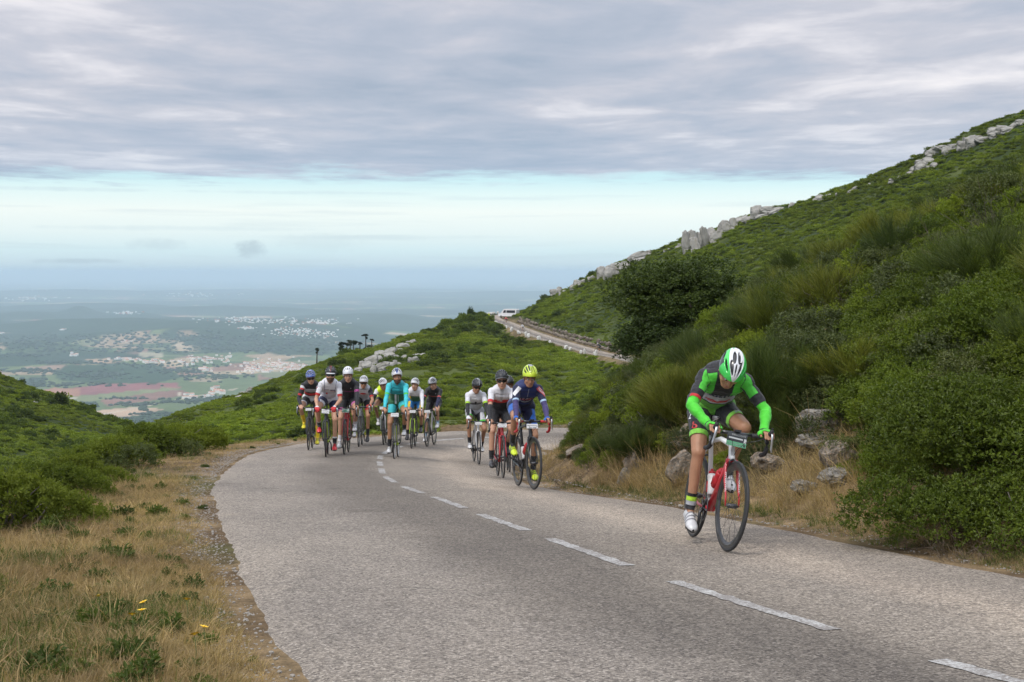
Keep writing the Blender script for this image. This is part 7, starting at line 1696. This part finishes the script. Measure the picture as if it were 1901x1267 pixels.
# a white van at the far bend and people there
def van(px, py, Y, yaw):
    p = at(px, py, Y); z = height1(p[0], p[1]); e = bpy.data.objects.new('white_van', None); COL.objects.link(e); e.location = (p[0], p[1], p[2]); e.rotation_euler = (0, 0, yaw); tag(e, 'white van with dark windows parked at the far bend of the distant road', 'van')
    prof = [(-2.9, .45), (2.7, .45), (2.85, .8), (2.75, 1.15), (1.9, 1.35), (1.25, 2.15), (.8, 2.45), (-2.8, 2.5), (-2.95, 2.2), (-2.95, .7)]; n = len(prof); V = [(x, y, z_) for y in (-.95, .95) for x, z_ in prof]; V = np.array(V, float); V[:, 1] *= np.where(V[:, 2] > 1.4, .90, 1)
    g = G(); i = np.arange(n); j = (i + 1) % n; g.add(V, np.stack([i, j, n + j, n + i], 1)); me = new_mesh('body', V, [np.stack([i, j, n + j, n + i], 1), np.array([list(range(n))[::-1]]), np.array([list(range(n, 2 * n))])], [WHITE_PAINT]); link('body', me, e)
    for nm, qd in (('windscreen', [(1.86, -.80, 1.42), (1.86, .80, 1.42), (1.30, .78, 2.10), (1.30, -.78, 2.10)]), ('side_window', [(1.2, -.93, 1.4), (.3, -.93, 1.4), (.3, -.875, 2.1), (.95, -.875, 2.1)]), ('side_window', [(.1, -.93, 1.4), (-2.6, -.93, 1.4), (-2.6, -.875, 2.1), (.1, -.875, 2.1)]), ('side_window', [(1.2, .93, 1.4), (.3, .93, 1.4), (.3, .875, 2.1), (.95, .875, 2.1)]), ('side_window', [(.1, .93, 1.4), (-2.6, .93, 1.4), (-2.6, .875, 2.1), (.1, .875, 2.1)])):
        q = np.array(qd) ; nn = unit(np.cross(q[1] - q[0], q[2] - q[0])); nn = nn if nn @ (q.mean(0) - [0, 0, 1.2]) > 0 else -nn; link(nm, new_mesh(nm, np.concatenate([q + nn * .012, q - nn * .02]), np.array([[0, 1, 2, 3], [0, 1, 5, 4], [1, 2, 6, 5], [2, 3, 7, 6], [3, 0, 4, 7]]), [LENS]), e)
    for x in (-1.9, 1.8):
        for y in (-.85, .85):
            g = G(); addring(g, [(.33, -.11), (.33, .11), (.16, .11), (.16, -.11)], 20, cen=(x, y, .33)); link('wheel', g.mesh('wheel', [RUBBER]), e)
    return e
van(944, 590.5, 352, 2.6)
def small_cyclist(px, py, label, top, leg, helm, seed, heading=0, Y=None):
    """a distant rider, a dozen pixels tall"""
    p = hit(px, py, 120, 500) if Y is None else at(px, py, Y)
    z = height1(p[0], p[1]) + .05; ca, sa = math.cos(heading), math.sin(heading)
    b = bpy.data.objects.new('racing_bicycle', None); COL.objects.link(b); b.location = (p[0], p[1], z); b.rotation_euler = (0, 0, heading - math.pi / 2); tag(b, 'tiny dark bicycle under the ' + label.split(' riding')[0].split(' at the')[0].replace('person in', 'distant rider in'), 'bicycle', 'bicycles far down the road')
    for x in (0, -.985):
        key = ('far_wheel',); 
        if key not in ME_CACHE: g = G(); a = np.linspace(0, 2 * np.pi, 6, endpoint=False); addring(g, np.stack([.32 + .018 * np.cos(a), .018 * np.sin(a)], 1), 24); ME_CACHE[key] = g.mesh('wheel', [RUBBER])
        link('wheel', ME_CACHE[key], b, (x, 0, .336))
    g = G(); addtube(g, [(-.985, 0, .336), (-.575, 0, .27), (-.15, 0, .70), (-.74, 0, .80), (-.985, 0, .336)], .022, 6); addtube(g, [(-.575, 0, .27), (-.76, 0, .98)], .02, 6); addtube(g, [(0, 0, .336), (-.18, 0, .87)], .02, 6); addtube(g, [(-.02, -.21, .90), (-.10, 0, .88), (-.02, .21, .90)], .018, 6); link('frame', g.mesh('frame', [DARK_PAINT]), b)
    P = []
    def c_(a, bb, r0, r1=None): P.append((np.array(a, float), np.array(bb, float), r0, r0 if r1 is None else r1))
    c_((-.77, 0, 1.06), (-.40, 0, 1.38), .14, .15)
    for s in (-1, 1):
        c_((-.44, s * .17, 1.40), (-.22, s * .26, 1.15), .052, .042); c_((-.22, s * .26, 1.15), (-.03, s * .21, .95), .042, .034); c_((-.03, s * .21, .95), (.03, s * .21, .93), .034, .03)
        k = (-.36, s * .12, .78) if s > 0 else (-.50, s * .12, .66); f_ = (-.60, s * .13, .46) if s > 0 else (-.62, s * .13, .18)
        c_((-.77, s * .09, 1.06), k, .09, .06); c_(k, f_, .055, .036); c_(f_, (f_[0] + .2, f_[1], f_[2] - .04), .038, .03)
    c_((-.40, 0, 1.38), (-.28, 0, 1.52), .06, .06); c_((-.25, 0, 1.58), (-.22, 0, 1.54), .09, .075)
    VV, TT, n = [], [], 0
    for a, bb, r0, r1 in P: v, t = cap_mesh(a, bb, r0, r1, 10); VV.append(v); TT.append(t + n); n += len(v)
    raw = new_mesh('person', np.concatenate(VV), np.concatenate(TT)); tmp = bpy.data.objects.new('t', raw); COL.objects.link(tmp); md = tmp.modifiers.new('r', 'REMESH'); md.mode = 'VOXEL'; md.voxel_size = .022
    me = bpy.data.meshes.new_from_object(tmp.evaluated_get(bpy.context.evaluated_depsgraph_get())); bpy.data.objects.remove(tmp); me.name = 'person'; me.materials.clear(); me.materials.append(SKINS[0])
    nv = len(me.vertices); V = np.empty(nv * 3, np.float32); me.vertices.foreach_get('co', V); V = V.reshape(-1, 3).astype(float); N = np.empty(nv * 3, np.float32); me.vertex_normals.foreach_get('vector', N); N = N.reshape(-1, 3).astype(float)
    me.calc_loop_triangles(); T = np.empty(len(me.loop_triangles) * 3, np.int32); me.loop_triangles.foreach_get('vertices', T); T = T.reshape(-1, 3); me.polygons.foreach_set('use_smooth', np.ones(len(me.polygons), bool))
    o = link('person', me, None, (p[0], p[1], z), (0, 0, heading - math.pi / 2)); tag(o, label, 'cyclist', 'cyclists far down the road')
    w = Piece(V, T, dict(nrm=N, wr=np.zeros(nv)))
    j, _ = w.split(np.minimum(np.minimum(V[:, 2] - 1.08 - .0, 1.50 - V[:, 2]), .2)); cloth_object('jersey', j, [(None, top)], .008, o)
    l, _ = w.split(np.minimum(1.10 - V[:, 2], V[:, 2] - .74)); l, _ = l.split(-.25 - l.V[:, 0]); cloth_object('shorts', l, [(None, leg)], .006, o)
    g = G(); v, t = sph_mesh((-.24, 0, 1.60), (.125, .095, .085), 14, 10); g.add(v, t); link('helmet', g.mesh('helmet', [helm]), o); return o
small_cyclist(966, 616, 'person in white jersey and black shorts riding alone on the distant road', F_WHITE, F_BLACK, H_BLACK, 1, -math.pi / 2 + .2)
small_cyclist(936, 601, 'person in dusky pink kit riding near the far bend of the distant road', F_PINK, F_DNAVY, H_BLACK, 2, -math.pi / 2 + .25)
small_cyclist(1107, 655, 'person in black and white kit at the near end of the distant road', F_MID, F_BLACK, H_WHITE, 3, -math.pi / 2 + .2)
def stander(px, py, Y, label):
    p = at(px, py, Y); z = height1(p[0], p[1]); P = []
    def c_(a, bb, r0, r1): P.append((np.array(a, float), np.array(bb, float), r0, r1))
    for s in (-1, 1): c_((s * .09, 0, .90), (s * .11, .02, .48), .085, .06); c_((s * .11, .02, .48), (s * .12, 0, .08), .055, .038); c_((s * .12, 0, .06), (s * .13, -.16, .04), .042, .034); c_((s * .19, 0, 1.40), (s * .27, .02, 1.12), .055, .042); c_((s * .27, .02, 1.12), (s * .26, -.10, .88), .042, .034)
    c_((0, 0, .95), (0, 0, 1.36), .15, .17); c_((-.15, 0, 1.40), (.15, 0, 1.40), .065, .065); c_((0, 0, 1.42), (0, -.01, 1.58), .055, .06); c_((0, -.01, 1.66), (0, -.02, 1.62), .095, .08)
    VV, TT, n = [], [], 0
    for a, bb, r0, r1 in P: v, t = cap_mesh(a, bb, r0, r1, 10); VV.append(v); TT.append(t + n); n += len(v)
    raw = new_mesh('person', np.concatenate(VV), np.concatenate(TT)); tmp = bpy.data.objects.new('t', raw); COL.objects.link(tmp); md = tmp.modifiers.new('r', 'REMESH'); md.mode = 'VOXEL'; md.voxel_size = .022
    me = bpy.data.meshes.new_from_object(tmp.evaluated_get(bpy.context.evaluated_depsgraph_get())); bpy.data.objects.remove(tmp); me.name = 'person'; me.materials.clear(); me.materials.append(SKINS[0])
    nv = len(me.vertices); V = np.empty(nv * 3, np.float32); me.vertices.foreach_get('co', V); V = V.reshape(-1, 3).astype(float); N = np.empty(nv * 3, np.float32); me.vertex_normals.foreach_get('vector', N); N = N.reshape(-1, 3).astype(float)
    me.calc_loop_triangles(); T = np.empty(len(me.loop_triangles) * 3, np.int32); me.loop_triangles.foreach_get('vertices', T); T = T.reshape(-1, 3)
    o = link('person', me, None, (p[0], p[1], z)); tag(o, label, 'person'); w = Piece(V, T, dict(nrm=N, wr=np.zeros(nv)))
    j, _ = w.split(np.minimum(V[:, 2] - .80, 1.50 - V[:, 2])); cloth_object('jacket', j, [(None, F_HIVIS)], .012, o); l, _ = w.split(np.minimum(.84 - V[:, 2], V[:, 2] - .08)); cloth_object('trousers', l, [(None, F_MID)], .008, o)
stander(907, 593.0, 347, 'person in fluorescent yellow jacket standing at the far bend of the distant road')

# ================================================================ trees on the spur
PINE_L = leaf_mat('pine_needles', (.012, .024, .012), (.040, .060, .026), None, 1, .6, .15, (.9, 1.1), .5, (1, 1, 1), .2)
PINE_CR = [bush_mesh('pine_crown', 600 + i, 420, 1.0, .55, .34, .16, PINE_L, 7, 5) for i in range(3)]
rr = random.Random(8)
pine_lab = {588: 'lone slender pine standing apart, left of the other pines on the spur', 679: 'tallest thin pine of the row on the spur', 632: 'leaning umbrella pine at the left end of the pine row', 690: 'thin pine with two tufts at the right end of the pine row'}
for px, ytop, cw in [(588, 646, 9), (632, 634, 12), (637, 640, 8), (644, 634, 12), (650, 633, 8), (656, 630, 13), (668, 634, 8), (679, 618, 10), (683, 640, 8), (690, 628, 8), (676, 646, 7), (649, 652, 9), (640, 655, 9), (691, 641, 7), (734, 629, 9), (741, 633, 7), (748, 628, 6), (713, 640, 5)]:
    xk = np.array([float(px)]); Y = pchip(FPX, FY[:, 4], xk)[0] + rr.uniform(6, 16); pyr = pchip(FPX, FP[:, 4], xk)[0]
    b = at(px, pyr, Y); zg = height1(b[0], Y); zt = at(px, ytop, Y)[2]; h = zt - zg; s = F / Y
    e = bpy.data.objects.new('pine_tree', None); COL.objects.link(e); e.location = (b[0], Y, zg); tag(e, pine_lab.get(px, 'dark umbrella crowned pine with bare thin trunk on the spur crest'), 'tree', 'thin pines on the spur crest')
    g = G(); lx_ = rr.uniform(-.05, .05) * h; addtube(g, [(0, 0, -.5), (lx_ * .3, 0, h * .45), (lx_, 0, h * .93)], [.16, .12, .06], 6)
    for q in range(4): a = rr.uniform(0, 6.28); zz = h * rr.uniform(.72, .9); addtube(g, [(lx_ * .8, 0, zz), (lx_ * .8 + math.cos(a) * cw / s * .35, math.sin(a) * .4, zz + h * .07)], [.05, .02], 4)
    link('trunk', g.mesh('trunk', [BARK]), e); w = cw / s * .62
    
    for q in range(4): f_ = rr.uniform(.45, .8); link('crown', rr.choice(PINE_CR), e, (lx_ + rr.uniform(-.65, .65) * w, rr.uniform(-.4, .4) * w, h - w * rr.uniform(.55, 1.15)), (0, rr.uniform(-.4, .4), rr.uniform(0, 6)), (w * f_ * 1.25, w * f_, w * f_ * .8))
    if rr.random() < .6: link('crown', rr.choice(PINE_CR), e, (lx_ * .6 + rr.uniform(-.3, .3) * w, 0, h * rr.uniform(.45, .7)), (0, rr.uniform(-.3, .3), rr.uniform(0, 6)), (w * .55, w * .55, w * .8))
def bush_at(name, label, px, pyb, Y, w_px, h_px, me, cat='shrub', group=None):
    p = at(px, pyb, Y); s = F / Y; zg = height1(p[0], Y); e = bpy.data.objects.new(name, None); COL.objects.link(e); e.location = (p[0], Y, min(zg, p[2]) - .2); tag(e, label, cat, group)
    link('crown', me, e, None, None, (w_px / s / 2, w_px / s / 2, (h_px / s) / .85)); g = G(); addtube(g, [(0, 0, -.3), (0, 0, h_px / s * .5)], [.12, .05], 6); link('trunk', g.mesh('trunk', [BARK]), e)
SP = bush_mesh('juniper_crown', 620, 900, 1.0, .95, .20, .10, L_OAK, 9, 6)
bush_at('juniper_tree', 'upright dark bush crowning the tip of the spur, left of the distant road', 874, 592, 316, 17, 22, SP, 'tree')
bush_at('juniper_tree', 'smaller dark bush leaning against the upright one at the tip of the spur', 884, 593, 318, 12, 13, SP, 'tree')
for k, (px, w, h) in enumerate([(896, 14, 6), (904, 14, 8), (913, 16, 10), (922, 18, 11), (931, 14, 9), (886, 10, 6)]):
    bush_at('juniper_bush', 'low dark bush behind the parapet at the far bend', px, 592.5, 372 + k, w * 1.2, h, SP, 'shrub', 'dark bushes behind the far bend')

# ================================================================ down on the plain: villages, wind turbines
WALL = M('village_wall', (.80, .79, .75), .8, var=.06, vscale=.2); WALL2 = M('village_wall_cream', (.70, .62, .50), .8, var=.06, vscale=.2); ROOF = M('village_roof', (.42, .17, .10), .85, var=.2, vscale=.3); ROOF2 = M('village_roof_pale', (.55, .33, .24), .85, var=.2, vscale=.3)
def house_mesh(L, W, H, rh, wm, rm_):
    V = np.array([[x, y, z] for z in (-3, H) for x, y in ((-L, -W), (L, -W), (L, W), (-L, W))] + [[-L, 0, H + rh], [L, 0, H + rh]], float); V[:, :2] *= .5
    o = .4; Rv = np.array([[-L / 2 - o, -W / 2 - o, H - .2], [L / 2 + o, -W / 2 - o, H - .2], [L / 2 + o, 0, H + rh + .15], [-L / 2 - o, 0, H + rh + .15], [L / 2 + o, W / 2 + o, H - .2], [-L / 2 - o, W / 2 + o, H - .2]])
    return new_mesh('house', np.concatenate([V, Rv]), [np.array([[0, 1, 5, 4], [1, 2, 6, 5], [2, 3, 7, 6], [3, 0, 4, 7], [10, 11, 12, 13], [13, 12, 14, 15]]), np.array([[4, 8, 7], [5, 6, 9]])], [wm, rm_], [0, 0, 0, 0, 1, 1, 0, 0])
HOUSES = [house_mesh(13, 9, 5.5, 1.8, WALL, ROOF), house_mesh(10, 9, 7.5, 1.5, WALL, ROOF2), house_mesh(20, 10, 5, 1.5, WALL, ROOF), house_mesh(12, 9, 6, 1.6, WALL2, ROOF), house_mesh(34, 16, 6, 1.2, WALL, ROOF2), house_mesh(11, 10, 9, 1.4, WALL, ROOF)]
r = np.random.default_rng(77); n_h = 0
def plain_hit(px, py):
    d = ray(px, py); ys = np.exp(np.linspace(np.log(2600), np.log(40000), 900)); z = d[2] / d[1] * ys; g_ = plain_height(d[0] / d[1] * ys, ys); k = np.where(z <= g_)[0]
    return None if not len(k) else np.array([d[0] / d[1] * ys[k[0]], ys[k[0]], g_[k[0]]])
HL = {'main': ('white house with terracotta roof in the large village below the spur', 'houses of the large village on the plain'), 'strip': ('white house in the strip of houses left of the large village', 'houses strung out left of the large village'), 'far': ('tiny white house of the hazy town far beyond the wooded rise', 'houses of the hazy far town'), 'lone': ('pale farm building among fields at the foot of the spur', 'farm buildings at the foot of the spur'), 'ham': ('small white house of a hamlet among the woods of the plain', 'hamlet houses among the woods')}
def village(kind, n, cx, cy_, sx_, sy_, big=.1, size=1.0):
    global n_h
    for _ in range(n):
        px, py = cx + r.normal(0, sx_), cy_ + r.normal(0, sy_); p = plain_hit(px, py)
        if p is None: continue
        m = 4 if r.random() < big else r.choice([0, 0, 1, 2, 3, 5, 1])
        o = link('house', HOUSES[m], None, p, (0, 0, r.choice([0, 1.57, .4, -.5, .9]) + r.normal(0, .15)), size * r.uniform(.85, 1.25)); tag(o, HL[kind][0], 'house', HL[kind][1]); n_h += 1
village('main', 84, 512, 681, 32, 6.5, .04, .85); village('main', 20, 555, 683, 12, 3.5, .1, .85); village('main', 20, 475, 688, 16, 3.5, .1, .85)
village('strip', 36, 372, 671, 38, 6.0, .12, .85); village('strip', 18, 410, 665, 16, 3.0, .1, .85); village('strip', 14, 285, 672, 10, 2, .2); village('strip', 18, 238, 669, 14, 2, .1); village('strip', 8, 385, 689, 10, 1.5, .5); village('strip', 6, 135, 661, 5, 1, .4)
village('lone', 14, 400, 730, 14, 4, .2); village('lone', 6, 360, 738, 10, 4, .2)
village('ham', 8, 235, 635, 8, 1.2); village('ham', 3, 117, 613, 3, .6, .5); village('ham', 2, 4, 620, 3, .8, .8)
# towns too far to tell their houses apart
g = G()
for n, cx, cy_, sx_, sy_ in [(90, 550, 619, 30, 4), (50, 605, 622, 16, 3), (40, 535, 613, 16, 3), (80, 440, 595, 34, 2.2), (100, 540, 597, 50, 3.0), (50, 460, 610, 10, 1), (60, 235, 582, 10, 1.2), (40, 600, 600, 20, 1.4), (50, 350, 548, 40, 1.5), (30, 60, 555, 30, 2)]:
    for _ in range(n):
        p = plain_hit(cx + r.normal(0, sx_), cy_ + r.normal(0, sy_))
        if p is None: continue
        s = r.uniform(.4, .85) * p[1] / 8000; addbox(g, p + [0, 0, 3 * s], (r.uniform(8, 22) * s, 10 * s, r.uniform(6, 10) * s), int(r.random() < .2), rot_axis([0, 0, 1], r.uniform(-.6, .6)))
tag(link('distant_town', g.mesh('distant_town', [WALL, ROOF], False)), kind='stuff')
# woods and hedges of the plain, standing proud of the fields
def blob_grid():
    D, T = ico(1); D = D * np.array([1, 1, .8]); D[:, 2] += .3; return D, T
g = G(); D, T = blob_grid(); PLW = M('plain_wood', (.022, .040, .018), .9, var=.4, vscale=.02)
for n, cx, cy_, sx_, sy_, sz in [(60, 130, 716, 60, 2, 10), (70, 60, 712, 16, 4, 10), (60, 245, 752, 18, 1.5, 8), (50, 330, 747, 18, 2, 8), (60, 385, 742, 14, 3, 8), (60, 160, 753, 12, 2, 8), (40, 300, 770, 26, 2, 8), (60, 270, 782, 26, 5, 7), (60, 380, 700, 26, 4, 9), (70, 330, 690, 30, 3, 10), (60, 60, 690, 30, 2, 10), (60, 120, 674, 34, 1.5, 12), (50, 420, 700, 20, 2, 9), (60, 440, 650, 40, 2, 14), (50, 30, 660, 30, 2, 12), (40, 265, 757, 3, 3, 9), (70, 190, 700, 30, 3, 10), (40, 250, 741, 30, 1, 7), (140, 330, 628, 90, 5, 13), (140, 130, 632, 90, 6, 13), (120, 420, 640, 80, 5, 13), (120, 200, 650, 100, 4, 12), (100, 60, 640, 60, 6, 12), (100, 560, 650, 50, 6, 13), (90, 500, 632, 50, 4, 14), (90, 620, 640, 40, 5, 14), (60, 150, 695, 50, 3, 9), (60, 300, 680, 60, 3, 10)]:
    for _ in range(n):
        p = plain_hit(cx + r.normal(0, sx_), cy_ + r.normal(0, sy_))
        if p is None: continue
        s = sz * r.uniform(.5, 1.1); g.add(D * np.array([s, s, s * r.uniform(.5, .9)]) * (1 + .25 * (r.random((len(D), 1)) - .5)) + p, T)
tag(link('plain_trees', g.mesh('plain_trees', [PLW], False)), kind='stuff')
TW = M('turbine_white', (.80, .81, .82), .5, var=.02)
gt = G(); addtube(gt, [(0, 0, -3), (0, 0, 80)], [2.6, 1.5], 10); ME_TT = gt.mesh('tower', [TW]); gt = G(); addbox(gt, (0, 1.5, 81.5), (3.4, 9, 3.4)); ME_TN = gt.mesh('nacelle', [TW], False)
gt = G(); addtube(gt, [(0, 0, 0), (0, 0, 4), (0, 0, 14), (0, 0, 42)], [.9, .9, 1.9, .3], 8, flat=.3); ME_TB = gt.mesh('blade', [TW])
for k, (px, py) in enumerate([(60, 541), (87, 542), (117, 540), (165, 540), (174, 545), (212, 545), (226, 545), (154, 539)]):
    p = plain_hit(px, py) if False else at(px, py, 20500); p[2] = plain_height(np.array([p[0]]), np.array([p[1]]))[0]
    e = bpy.data.objects.new('wind_turbine', None); COL.objects.link(e); e.location = p; e.rotation_euler = (0, 0, .3); tag(e, 'hair thin white wind turbine on the hazy ridge near the horizon', 'wind turbine', 'wind turbines on the hazy horizon ridge')
    link('tower', ME_TT, e); link('nacelle', ME_TN, e)
    for q in range(3): link('blade', ME_TB, e, (0, -3.4, 81.5), (0, q * 2.0944 + k * .7, 0))
# ================================================================ the air
hv = bpy.data.materials.new('haze_air'); nt = nodes_of(hv); nt.nodes.clear()
po = nt.nodes.new('ShaderNodeOutputMaterial'); pv = nt.nodes.new('ShaderNodeVolumePrincipled')
pv.inputs['Color'].default_value = (.68, .86, 1.0, 1); pv.inputs['Density'].default_value = HAZE_DENSITY
pv.inputs['Anisotropy'].default_value = .0
nt.links.new(pv.outputs[0], po.inputs['Volume'])
g = G(); addbox(g, (0, 40000 - 500, (-470 + 40) / 2), (340000, 104000, 470 + 40))
tag(link('haze', g.mesh('haze', [hv], False)), kind='stuff')
print('script seconds', round(time.time() - T_START, 1))
